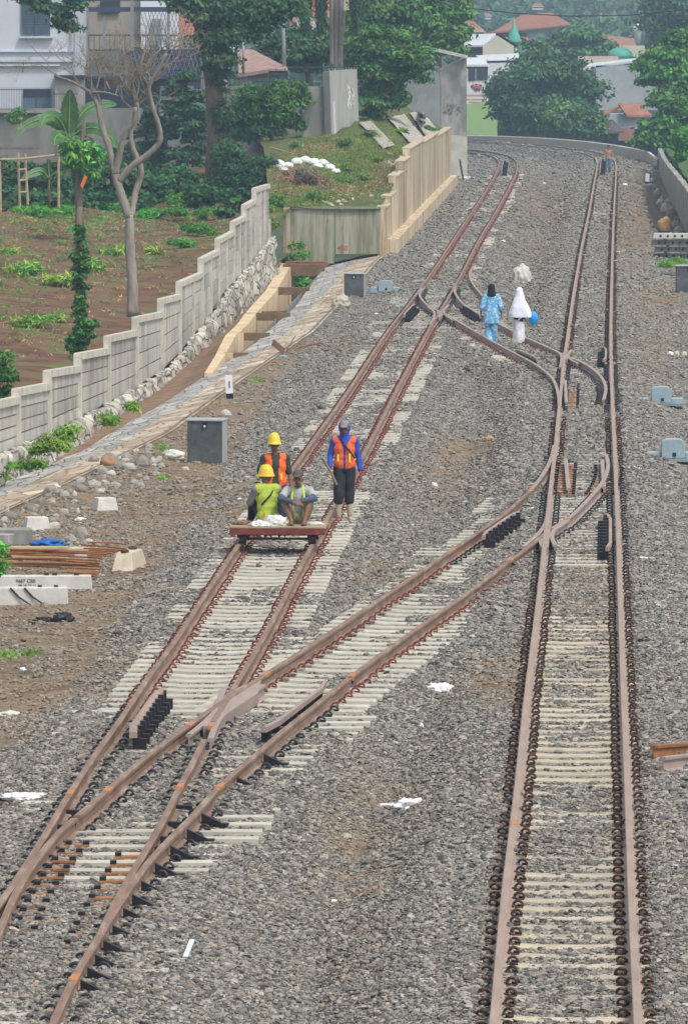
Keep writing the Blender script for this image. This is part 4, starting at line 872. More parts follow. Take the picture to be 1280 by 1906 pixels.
# climbing greenery on the garden wall and undergrowth along it
def green(name, label, cat, spec, col, n, leaf, seed, el=1.8, kind=None):
    bl = []
    for (x, y, rx, ry, D) in spec:
        if kind: D = gd(x, y + ry * .7, D)
        s = D / F; bl += clumps(W(x, y, D), (rx * s, max(.3, rx * s * .4), ry * s), max(5, int(rx * ry / 90)), .16 * (rx + ry) * s * .5 + .06, seed + int(x), .2)
    o = leafobj(name, [leaves(n, bl, leaf, col, seed, elong=el)], None); return meta(o, label, cat, kind=kind)
green('climbing_plant', 'dark climbing plant covering the garden wall left of the ivy tree', 'climber', [(350, 180, 34, 40, 314), (330, 230, 30, 46, 314), (368, 255, 30, 60, 313), (300, 200, 18, 26, 314), (345, 290, 30, 30, 312)], (.020, .052, .02), 16000, .25, 41)
green('climbing_plant', 'dense ivy hanging over the garden wall behind the bare tree', 'climber', [(215, 300, 40, 30, 315), (255, 270, 26, 40, 315), (285, 240, 26, 50, 315), (180, 310, 30, 26, 315), (290, 300, 30, 40, 315)], (.022, .055, .02), 14000, .24, 53)
green('plant', 'large leaved green plant growing up inside the drain', 'plant', [(566, 527, 12, 8, 229)], (.05, .16, .03), 220, .22, 54)
green('climbing_plant', 'small green climber hanging over the grey wall below the house', 'climber', [(33, 222, 11, 22, 316), (36, 212, 10, 10, 316)], (.05, .12, .025), 900, .24, 42)
green('undergrowth', 'dense dark green undergrowth along the foot of the garden wall', 'undergrowth', [(20, 330, 70, 30, 305), (110, 335, 60, 30, 305), (170, 330, 60, 34, 305), (230, 345, 60, 34, 304), (290, 355, 60, 30, 303), (350, 350, 60, 30, 302), (400, 370, 50, 30, 295), (20, 370, 60, 20, 290), (110, 372, 60, 22, 290), (180, 375, 50, 20, 290), (250, 380, 60, 16, 290), (30, 345, 60, 45, 305), (90, 350, 50, 45, 303), (190, 350, 60, 40, 303), (260, 325, 50, 34, 304), (320, 340, 50, 36, 303), (380, 350, 40, 34, 301), (440, 390, 40, 20, 270), (60, 378, 60, 20, 290)], (.022, .062, .020), 70000, .26, 43, kind='stuff')
green('grass', 'bright green grass and weeds along the back of the garden', 'grass', [(220, 385, 60, 14, 276), (350, 372, 55, 18, 280), (300, 400, 60, 10, 264), (390, 400, 40, 14, 262), (130, 392, 40, 10, 270), (60, 395, 60, 8, 268), (370, 430, 45, 12, 240), (340, 455, 30, 8, 230)], (.05, .15, .022), 26000, .20, 44, 5, kind='stuff')
green('maize_plants', 'young yellow green maize and weeds sprouting in the red soil', 'crop', [(40, 500, 60, 12, 205), (110, 520, 50, 14, 200), (60, 600, 60, 10, 178), (210, 470, 40, 12, 222), (20, 470, 30, 12, 215), (110, 590, 20, 12, 180), (180, 500, 30, 10, 208), (290, 470, 30, 8, 222)], (.12, .20, .04), 3000, .26, 45, 5, kind='stuff')
green('weeds', 'green weeds growing along the footing of the panel wall', 'weeds', [(208, 775, 22, 20, 137), (90, 835, 50, 14, 126), (140, 810, 40, 12, 129), (50, 868, 30, 12, 122), (250, 760, 14, 10, 142), (5, 890, 20, 10, 120)], (.09, .17, .03), 6500, .13, 46, 5, kind='stuff')
green('bush', 'feathery green bush at the left edge in front of the panel wall', 'bush', [(2, 705, 22, 48, 131), (-10, 680, 22, 36, 131)], (.05, .12, .03), 5000, .16, 47, 4)
green('plant', 'green plant poking in at the left edge among the loose sleepers', 'plant', [(0, 1060, 8, 20, 90), (2, 1030, 5, 20, 90)], (.08, .2, .03), 500, .11, 48, 4)
green('weeds', 'small tufts of weeds on the mound and around the drain', 'weeds', [(520, 380, 26, 14, 238), (555, 270, 12, 8, 285), (650, 335, 50, 6, 256), (600, 370, 60, 5, 245), (560, 478, 26, 8, 232), (548, 460, 16, 14, 233), (700, 300, 30, 6, 268), (640, 270, 20, 8, 286), (690, 250, 30, 8, 290), (750, 245, 16, 8, 305), (800, 240, 16, 6, 320), (645, 315, 20, 6, 262), (508, 402, 10, 30, 234)], (.07, .13, .025), 9000, .17, 49, 4, kind='stuff')
green('weeds', 'grass patch beside the stacked sleepers on the right', 'grass', [(1235, 495, 28, 9, 219), (1262, 488, 20, 6, 220)], (.08, .17, .03), 2600, .14, 50, 5, kind='stuff')
green('weeds', 'small weed tufts at the edge of the ballast on the left', 'weeds', [(480, 710, 14, 6, 145), (305, 890, 12, 4, 113), (60, 1215, 10, 4, 82), (15, 1220, 14, 4, 82), (303, 835, 6, 5, 124)], (.08, .17, .03), 900, .07, 51, 5, kind='stuff')
green('bush', 'bright green bush on the right bank behind the sleeper stack', 'bush', [(1268, 365, 16, 26, 330), (1275, 400, 8, 14, 320)], (.06, .17, .02), 2500, .22, 52)
tree('tree', 'small round tree on the far side of the town beyond the white house', 'tree', 640, [(1080, 88, 46, 32), (1120, 100, 30, 24), (1040, 80, 20, 20)], (1080, 130), (.04, .095, .03), 9000, .5, 60, .15, .3, seed=22)
def tufts(name, label, cat, bvi, regions, n, leaf, col, seed, rpx=6, el=6, per=9):
    r = random.Random(seed); bl = []
    for (x, y, rx, ry, wgt) in regions:
        for _ in range(int(n * wgt)):
            px_, py_ = r.gauss(x, rx * .6), r.gauss(y, ry * .6); h = BV[bvi].ray_cast(Vector((0, 0, CH)), ray(px_, py_).normalized())[0]
            if h is not None: k = rpx * h.y / F * r.uniform(.5, 1.4); bl.append((tuple(h + Vector((0, 0, k * .25))), (k, k * 1.5, k * .55)))
    if bl: meta(leafobj(name, [leaves(per * len(bl), bl, leaf, col, seed, elong=el, droop=-.6, var=.5)], None), label, cat, kind='stuff')
tufts('weeds', 'scattered weeds and grass tufts over the red soil of the garden', 'weeds', 0, [(120, 440, 160, 40, .3), (60, 520, 120, 40, .25), (250, 480, 120, 40, .2), (60, 600, 90, 40, .12), (380, 430, 60, 40, .18), (150, 410, 180, 14, .35)], 900, .15, (.07, .14, .03), 501, 7)
tufts('dry_grass', 'dry straw coloured grass and litter over the garden soil', 'grass', 0, [(120, 430, 200, 30, .4), (200, 520, 160, 60, .3), (60, 620, 90, 40, .2)], 700, .14, (.17, .13, .07), 502, 7)
tufts('grass', 'short grass covering the mound behind the retaining wall', 'grass', 1, [(640, 330, 120, 60, .5), (620, 290, 90, 30, .3), (700, 270, 70, 40, .3), (560, 375, 60, 20, .2)], 2600, .12, (.085, .125, .025), 503, 6)
tufts('dry_grass', 'brown dry grass patches on the mound', 'grass', 1, [(640, 350, 90, 16, .35), (600, 280, 60, 14, .25), (720, 320, 30, 30, .3), (540, 340, 40, 30, .3)], 1100, .13, (.16, .115, .06), 504, 6)
for i, q in enumerate(([(668, 232), (690, 230), (735, 275), (713, 281)], [(722, 224), (752, 217), (790, 262), (762, 270)], [(762, 214), (786, 212), (818, 250), (795, 262)])):
    vs = []; N_ = 8
    for a_ in range(N_ + 1):
        for c_ in range(N_ + 1):
            u_, v_ = a_ / N_, c_ / N_; x = (q[0][0] * (1 - u_) + q[1][0] * u_) * (1 - v_) + (q[3][0] * (1 - u_) + q[2][0] * u_) * v_; y = (q[0][1] * (1 - u_) + q[1][1] * u_) * (1 - v_) + (q[3][1] * (1 - u_) + q[2][1] * u_) * v_
            h = BV[1].ray_cast(Vector((0, 0, CH)), ray(x, y).normalized())[0]; h = h if h is not None else W(x, y, 315); vs.append(h + Vector((0, 0, .10 + .05 * random.random())))
    k = len(vs); vs += [v - Vector((0, 0, .35)) for v in vs]; fs = [(a_ * (N_ + 1) + c_, a_ * (N_ + 1) + c_ + 1, (a_ + 1) * (N_ + 1) + c_ + 1, (a_ + 1) * (N_ + 1) + c_) for a_ in range(N_) for c_ in range(N_)]; fs += [tuple(j_ + k for j_ in f) for f in fs]
    b = MB(); b.add(vs, fs); meta(b.build('stone_chute', mat('chute_stone', (.36, .33, .28), .9, .35, 2.2, col2=(.55, .53, .48)), None), ('pale stone pitched strip running down the mound, left of three', 'pale stone pitched strip running down the mound, middle of three', 'pale stone pitched strip running down the mound, right one by the grey building')[i], 'paving', 'stone strips down the mound')
# banana plant and saplings
def banana(name, label, base, D, leaves_, stemh, m=None, tr=.16):
    t = T(name, label, 'banana plant', W(*base, D)); s = D / F
    top = W(*leaves_[0][0][0], D); b = MB(); b.tube([W(*base, D), W(*base, D).lerp(top, .5), top], [tr, tr * .9, tr * .6], 10); b.build('stem', mat('banana_stem', (.15, .09, .06), .8, .4, 5, col2=(.16, .16, .08)), t, smooth=True)
    ml = mat('banana_leaf', (.045, .13, .028), .5, .3, 3, col2=(.08, .19, .05), spec=.4); mr_ = mat('leaf_rib', (.22, .32, .12), .6, .2, 5)
    for pl, wd, dd in leaves_:
        c = [W(q.x, q.y, D + dd * (i_ / 24)) for i_, q in enumerate(catmull(pl, max(2, int(24 / (len(pl) - 1)))))]; n = len(c); vs = []; 
        for i, p in enumerate(c):
            tt = i / (n - 1); w_ = wd * s * (max(0, math.sin(math.pi * min(1, max(0, (tt - .12) / .88)) ** .75)) ** .6) + .01
            tg = (c[min(i + 1, n - 1)] - c[max(i - 1, 0)]).normalized(); sd_ = tg.cross(Vector((0, -1, .35))).normalized()
            wob = 1 + .10 * math.sin(i * 2.3)
            vs += [p + sd_ * w_ * wob - Vector((0, .02, .12 * w_)), p + Vector((0, 0, .06 * w_)), p - sd_ * w_ * wob - Vector((0, .02, .12 * w_))]
        b = MB(); b.add(vs, [(i * 3 + j, i * 3 + j + 1, i * 3 + 4 + j, i * 3 + 3 + j) for i in range(n - 1) for j in range(2)]); o = b.build('leaf', ml, t)
        b = MB(); b.tube([p - Vector((0, .03, 0)) for p in c], [.035 * (1 - .8 * i / n) for i in range(n)], 5); b.build('leaf_rib', mr_, o, world=False)
banana('banana_plant', 'banana plant with broad arching leaves at the garden wall', (124, 380), 268, [
    ([(128, 258), (129, 230), (130, 195), (131, 166)], 17, -.4), ([(126, 258), (110, 235), (95, 222), (75, 222), (45, 235), (28, 252)], 11, -1.2), ([(127, 258), (115, 228), (100, 215), (85, 218), (76, 238)], 12, -1.8),
    ([(130, 258), (150, 215), (170, 198), (200, 192), (218, 194)], 10, .5), ([(131, 258), (150, 242), (175, 237), (200, 250), (225, 280)], 11, -1.2), ([(126, 260), (112, 250), (104, 255), (102, 270)], 12, -1.5), ([(130, 260), (160, 262), (178, 290), (188, 320)], 12, -1.6)], 120)
banana('banana_plant', 'small young banana plant beside the bamboo poles', (92, 390), 255, [([(92, 330), (91, 315), (90, 295)], 5, -.2), ([(91, 330), (78, 318), (60, 322), (38, 336)], 8, -.8), ([(92, 330), (105, 322), (118, 326)], 5, -.5)], 40, tr=.06)
t = T('plant', 'slender stump with a drooping cap of glossy leaves and an orange leaf', 'plant', W(150, 430, 232))
b = MB(); b.tube([W(150, 460, 232), W(148, 400, 232), W(146, 345, 232), W(148, 300, 232), W(152, 262, 232), W(156, 240, 232), W(158, 220, 232)], [.17, .15, .13, .10, .09, .08, .05], 9); b.tube([W(152, 262, 232), W(166, 258, 232)], [.08, .06], 6); b.build('stem', m_bark, t, smooth=True)
bl = clumps(W(146, 290, 232), (.65, .5, .55), 26, .20, 61, .5) + clumps(W(166, 305, 231.8), (.35, .4, .6), 16, .18, 62, .5)
leafobj('foliage', [leaves(2600, bl, .30, (.055, .16, .030), 63, elong=3.2, droop=1.6)], t)
b = MB(); b.add([W(158, 325, 231), W(163, 330, 231), W(154, 352, 231), W(150, 345, 231)], [(0, 1, 2, 3)]); b.build('dead_leaf', mat('orange_leaf', (.55, .17, .02), .7, .2, 6), t)
t = T('creeper_tree', 'slim trunk wrapped in dark green creeper below the drooping plant', 'tree', W(150, 672, 150))
b = MB(); b.tube([W(150, 690, 160), W(150, 600, 160), W(148, 500, 160), W(147, 420, 160), W(149, 385, 160)], [.12, .11, .10, .09, .07], 8); b.build('trunk', m_bark, t, smooth=True)
bl = []
for (x, y, rx, ry, k_) in ((150, 625, 24, 50, 60), (150, 560, 15, 60, 44), (150, 495, 15, 56, 44), (148, 440, 8, 30, 20), (168, 612, 14, 26, 16), (134, 645, 12, 28, 14)): bl += clumps(W(x, y, 159.7), (rx / 75, .2, ry / 75), k_, .055, int(x + y), .05)
leafobj('creeper', [leaves(13000, bl, .12, (.04, .105, .028), 64, elong=2.2, droop=.8)], t)
# bare dead tree
t = T('tree', 'bare grey dead tree with twisting forked limbs and a twiggy crown', 'tree', W(245, 583, 172)); DD = 172
b = MB(); s_ = DD / F
def limb(pl, ra, rb, D2=DD, dd=0):
    c = catmull(pl, 5); n = len(c); b.tube([W(p.x, p.y, D2 + dd * i / n) for i, p in enumerate(c)], [(ra + (rb - ra) * i / (n - 1)) * s_ * .92 * (1 + .08 * math.sin(i * 2.1)) for i in range(n)], 9)
limb([(247, 590), (246, 520), (242, 460), (241, 400)], 12, 9.5); limb([(241, 405), (228, 370), (219, 340), (213, 318)], 9.5, 8); limb([(213, 322), (205, 280), (190, 235), (182, 195), (170, 172)], 7.5, 4.5)
limb([(215, 325), (222, 290), (233, 250), (248, 228), (252, 200)], 7.5, 4, dd=-.5); limb([(244, 405), (252, 360), (263, 320), (258, 300), (248, 275), (244, 245), (256, 218), (255, 190)], 7, 4, dd=.6)
limb([(220, 338), (245, 310), (275, 288), (298, 262), (296, 235), (285, 200), (278, 160), (295, 130), (310, 100)], 7.5, 2.5, dd=-1); limb([(170, 172), (150, 160), (125, 148), (105, 142)], 4, 1.2); limb([(255, 190), (245, 150), (232, 110), (228, 80)], 3.5, 1.2); limb([(278, 160), (262, 130), (280, 70), (292, 35)], 3, 1); limb([(170, 172), (195, 172), (220, 178)], 3, 1.2, dd=-1)
b.build('trunk', m_barkg, t, smooth=True)
b = MB(); rnd = random.Random(5)
def twig(p, d, L, r, lv):
    q = p + d * L * .5 + Vector((rnd.gauss(0, .06), rnd.gauss(0, .06), rnd.gauss(0, .05))) * L; e = q + (d + Vector((rnd.gauss(0, .45), rnd.gauss(0, .3), rnd.gauss(.1, .4)))).normalized() * L * .5
    b.tube([p, q, e], [r, r * .8, r * .55], 4)
    if lv:
        for _ in range(rnd.choice((2, 3))):
            twig(rnd.choice((q, e)), (d + Vector((rnd.gauss(0, .75), rnd.gauss(0, .5), rnd.gauss(.15, .55)))).normalized(), L * rnd.uniform(.55, .85), r * .62, lv - 1)
for (x, y, dx, dz) in ((253, 195, -.3, 1), (256, 190, .4, 1), (250, 205, -.8, .8), (262, 190, .7, .6), (278, 165, -.5, 1), (290, 135, .8, .7), (285, 150, -.6, .8), (240, 140, -.7, .6), (170, 172, -.2, 1), (150, 160, -.5, .8), (115, 145, -.8, .4), (215, 178, .3, .9), (195, 172, .1, 1), (300, 110, .5, 1), (232, 110, -.5, .8), (268, 130, .5, .8), (305, 125, .9, .3), (190, 195, -.5, .8), (255, 180, 0, 1), (228, 150, -.2, 1), (205, 165, -.4, .9), (265, 150, .1, 1), (180, 165, .3, 1), (240, 170, .2, 1)):
    twig(W(x, y, DD), Vector((dx, rnd.uniform(-.5, .5), dz)).normalized(), rnd.uniform(.5, .8), .028, 5)
b.build('twigs', mat('twig', (.27, .235, .185), .95, .25, 6), t)
# bamboo frame
bf = T('bamboo_trellis', 'rough bamboo pole frame like a ladder beside the small banana plant', 'bamboo frame', W(45, 400, 254))
mb_ = mat('bamboo', (.38, .30, .19), .8, .25, 5)
for pl in ([(38, 398), (34, 285)], [(53, 396), (47, 286)], [(110, 386), (109, 270)], [(2, 410), (0, 300)]):
    b = MB(); b.tube([W(x, y, 254) for x, y in pl], .055, 7); b.build('pole', mb_, bf)
for pl in ([(-10, 297), (40, 296), (112, 288)], [(36, 316), (50, 315)], [(37, 336), (50, 335)], [(38, 358), (52, 357)]):
    b = MB(); b.tube([W(x, y, 253.8) for x, y in pl], .045, 7); b.build('rail', mb_, bf)
b = MB(); b.bar(W(0, 276, 312), W(75, 276, 312), .1, .10); meta(b.build('timber', m_bark, None), 'weathered timber rail fixed along the grey garden wall', 'timber')
# grey garden wall
gw = T('garden_wall', 'old grey plastered garden wall below the white house', 'wall', W(180, 315, 318))
b = MB(); b.bar(W(-40, 262, 318), W(355, 262, 318), .3, 3.2); b.build('wall_face', mat('old_wall', (.20, .20, .19), .95, .35, .9, stretch=(1, 1, .5), col2=(.27, .27, .25)), gw)
b = MB(); b.bar(W(-40, 208, 317.8), W(160, 208, 317.8), .4, .12); b.build('coping', m_conc, gw)
b = MB(); b.bar(W(355, 250, 319), W(560, 235, 319), .3, 4.4); b.build('wall_face', MATS['old_wall'], gw)
# ---------------------------------------------------------------- houses
def rectbox(b, x0, y0, x1, y1, D, depth=.3, m=0): prism(b, [(x0, y0), (x1, y0), (x1, y1), (x0, y1)], D, depth, m)
def part(name, rects, m, parent, D, depth=.3, world=True):
    b = MB()
    for r_ in rects: rectbox(b, *r_, D, depth)
    return b.build(name, m, parent, world)
m_white = mat('house_white', (.52, .56, .62), .8, .05, .8); m_shut = mat('shutter_blue', (.10, .16, .21), .6, .12, 20, stretch=(.2, 1, 6)); m_dark = mat('dark_opening', (.03, .035, .045), .5, .2, 3)
h = T('house', 'white house with grey blue shutters at the top left', 'house', W(60, 205, 325))
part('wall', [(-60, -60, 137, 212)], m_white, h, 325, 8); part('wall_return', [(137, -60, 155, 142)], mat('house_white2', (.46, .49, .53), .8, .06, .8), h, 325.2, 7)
part('cornice', [(-60, 95, 139, 97), (-60, 106, 139, 115), (-60, 120, 112, 123)], m_white, h, 324.8, .2)
o = part('window', [(40, -30, 94, 66)], m_shut, h, 324.9, .12); part('sill', [(37, 67, 99, 71)], m_white, o, 324.7, .3, False); part('mullion', [(66, -30, 68, 66)], mat('shutter_edge', (.07, .11, .15), .6, .1, 5), o, 324.8, .1, False)
for k in range(18): part('louvre', [(42, -28 + k * 5.2, 92, -26.6 + k * 5.2)], MATS['shutter_edge'], o, 324.86, .05, False)
o = part('window', [(44, 165, 95, 212)], m_shut, h, 324.9, .12); part('opening', [(45, 166, 94, 180)], m_dark, o, 324.86, .05, False); part('mullion', [(68, 180, 70, 212)], MATS['shutter_edge'], o, 324.85, .05, False)
part('downpipe', [(137, -40, 140, 142)], mat('pipe_grey', (.28, .32, .37), .6, .1, 5), h, 324.7, .1)
part('annexe_wall', [(103, 143, 158, 212)], m_conc, h, 324.0, .8); part('annexe_roof', [(101, 140, 160, 144)], m_dark, h, 323.8, 1.2)
f = T('fence', 'thin dark metal railing on the garden wall in front of the house', 'fence', W(50, 208, 318)); m_met = mat('dark_metal', (.04, .06, .10), .5, .2, 9)
part('rail', [(-30, 166, 100, 167.6), (-30, 203, 112, 204.6), (100, 166, 101.5, 175), (100, 174, 145, 175.6), (112, 203, 150, 204.6)], m_met, f, 318, .04)
for k in range(44): part('baluster', [(-28 + k * 3.1, 162 if k < 41 else 174, -27.4 + k * 3.1, 207)], m_met, f, 318.05, .03)
# balcony building with lattice
bl_ = T('building', 'unfinished balcony block with dark lattice screens beside the white house', 'building', W(240, 150, 330))
part('back_wall', [(157, -60, 262, 95)], mat('beige_wall', (.34, .30, .25), .9, .2, .6), bl_, 334, 3); part('white_wall', [(262, -60, 330, 92)], mat('bright_wall', (.66, .70, .74), .8, .05, 1), bl_, 333.6, 3)
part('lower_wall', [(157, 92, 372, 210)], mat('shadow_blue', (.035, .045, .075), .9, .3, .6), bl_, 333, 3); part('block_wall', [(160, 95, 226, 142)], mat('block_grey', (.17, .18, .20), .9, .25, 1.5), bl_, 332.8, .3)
part('window', [(187, 0, 224, 24)], m_dark, bl_, 333.8, .1); part('window', [(283, 35, 300, 85)], mat('glass_grey', (.25, .30, .33), .3, .1, 3), bl_, 333.4, .1)
part('beam', [(157, 13, 372, 22), (157, -4, 372, 2), (157, 64, 330, 67), (157, 142, 372, 147)], m_met, bl_, 329.6, .3)
part('column', [(155, 15, 165, 142), (243, 0, 249, 95), (311, 22, 316, 92), (192, 30, 196, 90)], mat('column_grey', (.20, .22, .25), .7, .15, 3), bl_, 329.5, .3)
b = MB()
for k in range(16): b.bar(W(166 + k * 9.6, 66, 330), W(166 + k * 9.6, 92, 330), .03, .02, up=(0, 1, 0))
for k in range(15): b.bar(W(262 + k * 7, 22, 330), W(262 + k * 7 + 20, 92, 330), .025, .02, up=(0, 1, 0)); b.bar(W(282 + k * 7, 22, 330), W(262 + k * 7, 92, 330), .025, .02, up=(0, 1, 0))
b.build('lattice', m_met, bl_)
b = MB()
for k in range(26): b.bar(W(160 + k * 8, 95, 329.8), W(175 + k * 8, 142, 329.8), .02, .02, up=(0, 1, 0)); b.bar(W(175 + k * 8, 95, 329.8), W(160 + k * 8, 142, 329.8), .02, .02, up=(0, 1, 0))
b.build('lattice', mat('mesh_grey', (.22, .24, .27), .6, .1, 4), bl_)
part('tarp', [(262, 96, 352, 140)], mat('navy_tarp', (.02, .028, .085), .6, .35, 2), bl_, 332.4, .2); part('corrugated_panel', [(298, 160, 362, 186)], mat('corrugated', (.17, .19, .21), .6, .35, 4, stretch=(.3, 1, 6)), bl_, 331, .2)
m_tile = mat('roof_tile', (.33, .125, .085), .85, .35, 3.2, col2=(.42, .19, .13)); m_tilep = mat('roof_tile_pale', (.33, .22, .19), .85, .25, 3, col2=(.40, .28, .25))
def roof(name, label, cat, walls, slopes, D, wm, rm, depth=5, group=None, wins=None, wallD=0):
    t = T(name, label, cat, W(walls[0][0], walls[0][3], D), 0, group)
    part('wall', walls, wm, t, D + wallD, depth)
    for s in slopes:
        b = MB(); a = [W(x, y, D + dd) for x, y, dd in s]; n = len(a); lo = [p - Vector((0, 0, .18)) for p in a]
        b.add(a + lo, [tuple(range(n)), tuple(range(2 * n - 1, n - 1, -1))] + [(i, (i + 1) % n, (i + 1) % n + n, i + n) for i in range(n)]); b.build('roof', rm, t)
    for q in wins or []: part('window', [q], m_dark, t, D + wallD - .08, .1)
    return t
roof('house', 'house with a weathered red tile roof seen through the lattice', 'house', [(330, 70, 420, 200)], [[(322, 94, 0), (382, 94, 0), (372, 15, 5), (322, 15, 5)]], 340, mat('w1', (.3, .28, .27), .9, .2, 1), m_tile)
roof('house', 'low house with a faded pink tiled hip roof behind the ivy tree', 'house', [(440, 136, 500, 180)], [[(440, 138, 0), (532, 124, 0), (470, 92, 5), (444, 92, 5)]], 322, mat('w2', (.42, .42, .38), .9, .15, 1), m_tilep, wallD=.4)
roof('shed', 'small dark shed with a brown tiled roof by the grey wall', 'shed', [(500, 132, 535, 165)], [[(500, 128, 0), (536, 128, 0), (530, 120, 2), (506, 120, 2)]], 317, m_dark, m_tilep)
roof('house', 'house with orange red tile roof at the top behind the utility pole', 'house', [(545, 30, 660, 90)], [[(540, 45, 0), (635, 50, 0), (620, -30, 6), (540, -30, 6)]], 420, mat('w3', (.42, .26, .2), .9, .2, 1), m_tile)
roof('house', 'grey roofed house beside the palm stems at the top', 'house', [(555, 55, 592, 80)], [[(553, 57, 0), (594, 54, 0), (575, 25, 4), (553, 20, 4)]], 400, mat('w4', (.45, .43, .4), .9, .2, 1), mat('roof_grey', (.28, .27, .27), .9, .2, 2))
roof('house', 'cream walled house at the top between palm and green trees', 'house', [(640, -20, 690, 60)], [[(672, 30, 0), (735, 22, 0), (720, -10, 5), (672, -20, 5)]], 430, mat('w5', (.5, .42, .3), .9, .1, 1), m_tile)
# antennas / utility poles, posts, palm
def pole(label, pl, D, r_, m, cat='utility pole', name='utility_pole', group=None):
    b = MB(); b.tube([W(x, y, D) for x, y in pl], [r_, r_ * .8], 10); return meta(b.build(name, m, None, smooth=True), label, cat, group)
m_pole = mat('pole_grey', (.34, .36, .37), .7, .12, 3)
pole('tall pale grey utility pole rising behind the low tiled house', [(530, 142), (524, -30)], 318, .10, m_pole)
pole('thin grey pole standing left of the faded pink roof', [(453, 138), (453, 55)], 319, .07, m_pole)
for i, (x, y0_, y1_) in enumerate(((420, 75, 138), (427, 80, 138), (434, 88, 138), (442, 60, 138))):
    pole(('narrow white upright post, leftmost of four beside the ivy trunk', 'narrow white upright post, second of four beside the ivy trunk', 'narrow white upright post, shortest of four beside the ivy trunk', 'narrow white upright post, tallest of four beside the ivy trunk')[i], [(x, y1_), (x + 1, y0_)], 321, .055, mat('post_white', (.5, .52, .53), .7, .1, 3), 'post', 'post', 'white posts beside the ivy trunk')
f = T('fence', 'dark wire fence and screens on top of the mid distance wall', 'fence', W(470, 160, 305)); part('rail', [(360, 144, 470, 147), (470, 150, 520, 153), (505, 156, 560, 158), (535, 124, 640, 126)], m_met, f, 305, .08)
for k in range(16): part('stake', [(360 + k * 17, 126 if k > 8 else 140, 361 + k * 17, 165)], m_met, f, 305.1, .05)
part('screen', [(638, 92, 662, 132)], mat('screen_navy', (.04, .05, .07), .7, .2, 2), f, 312, .1)
pt = T('palm_tree', 'palm with clustered slim stems and hanging fronds at the top', 'palm tree', W(625, 125, 320))
for pl in ([(618, 120), (617, -40)], [(625, 125), (626, -40)], [(635, 125), (632, -40)], [(631, 120), (640, 20)]): b = MB(); b.tube([W(x, y, 320) for x, y in pl], .11, 8); b.build('stem', m_barkg, pt)
V_ = []
for i, (x, y) in enumerate(((575, -30), (590, -34), (605, -30), (655, -36), (672, -30), (560, -26))):
    bl2 = []
    for k in range(12): bl2.append((tuple(W(x + (k / 11) * (8 if i % 2 else -6), y + k * 8.2, 319)), (.22, .2, .25)))
    V_.append(leaves(700, bl2, .55, (.03, .065, .03), 70 + i, elong=9, droop=4))
leafobj('fronds', V_, pt)
# ---------------------------------------------------------------- far town beyond the parapet
m_wl = mat('far_white', (.62, .63, .64), .85, .08, .5); m_zinc = mat('zinc_roof', (.55, .58, .62), .5, .12, 2, stretch=(4, .3, 1)); m_far = mat('far_tile', (.30, .13, .085), .9, .3, 1.6, col2=(.38, .19, .13)); m_cream = mat('far_cream', (.55, .52, .42), .9, .1, .5)
fld = MB(); prism(fld, [(866, 194), (925, 186), (925, 262), (866, 262)], 545, .3); meta(fld.build('boundary_wall', mat('lime_wall', (.28, .42, .17), .85, .08, .5), None), 'pale lime green wall between the grey building and the dark tree', 'wall')
roof('house', 'white house with a pale zinc roof and two dark windows', 'house', [(868, 120, 908, 195)], [[(866, 124, 0), (910, 124, 0), (900, 107, 3), (866, 107, 3)]], 560, m_wl, m_zinc, wins=[(871, 126, 884, 150), (886, 126, 907, 149)])
roof('house', 'white walled annexe with flat pale roof right of the two window house', 'house', [(905, 112, 965, 175)], [[(898, 114, 0), (965, 112, 0), (965, 99, 4), (885, 103, 4)]], 572, m_wl, m_zinc)
roof('house', 'cream gabled house with grey roof below the teal spire', 'house', [(868, 84, 958, 100)], [[(862, 84, 0), (900, 84, -1), (924, 62, 2), (870, 64, 6)], [(922, 62, 0), (926, 62, 0), (962, 84, 0), (956, 86, 0)]], 600, m_dark, m_zinc)
h = T('gable_wall', 'cream gable end of the grey roofed house', 'wall', W(925, 100, 598)); b = MB(); prism(b, [(898, 84), (925, 66), (956, 86), (956, 104), (898, 104)], 598.5, 1); b.build('gable', m_cream, h)
b = MB(); rectbox(b, 868, 152, 905, 160, 552, .3); pl_ = T('planter', 'flowering pot plant with dark red leaves on the white house terrace', 'plant', W(886, 170, 556)); leafobj('foliage', [leaves(500, clumps(W(884, 162, 555), (.45, .3, .35), 10, .15, 81, .2), .25, (.22, .07, .09), 82)], pl_); b2 = MB(); b2.loft([(W(885, 172, 555).x, 555, W(885, 172, 555).z, .12, .12), (W(885, 172, 555).x, 555, W(885, 166, 555).z, .2, .2)]); b2.build('pot', m_cream, pl_)
b = MB(); rectbox(b, 868, 176, 908, 180, 550, .8); rectbox(b, 868, 184, 905, 187, 549, .6); rectbox(b, 872, 189, 898, 192, 548, .6); meta(b.build('timber_stack', mat('stack_wood', (.42, .27, .2), .9, .3, 2), None), 'stacked brown timber and sheets below the white house', 'timber')
roof('house', 'big house with a broad hipped orange tile roof in the haze', 'house', [(1000, 48, 1045, 62), (940, 52, 1000, 75)], [[(915, 60, -2), (1062, 45, -2), (1025, 23, 10), (970, 28, 10)], [(912, 75, -3), (985, 75, -3), (970, 45, 4), (945, 45, 4)]], 760, m_wl, m_far)
roof('house', 'house with a red tile roof at the left beside the light green tree', 'house', [(862, 55, 900, 75)], [[(862, 60, 0), (905, 60, 0), (880, 38, 6), (862, 38, 6)]], 740, m_cream, m_far)
roof('house', 'house with a long faded red roof right of the hazy round tree', 'house', [(1120, 85, 1200, 110)], [[(1118, 92, 0), (1190, 108, 0), (1180, 72, 8), (1120, 64, 8)]], 700, m_cream, mat('far_tile2', (.28, .15, .12), .9, .25, 1.2))
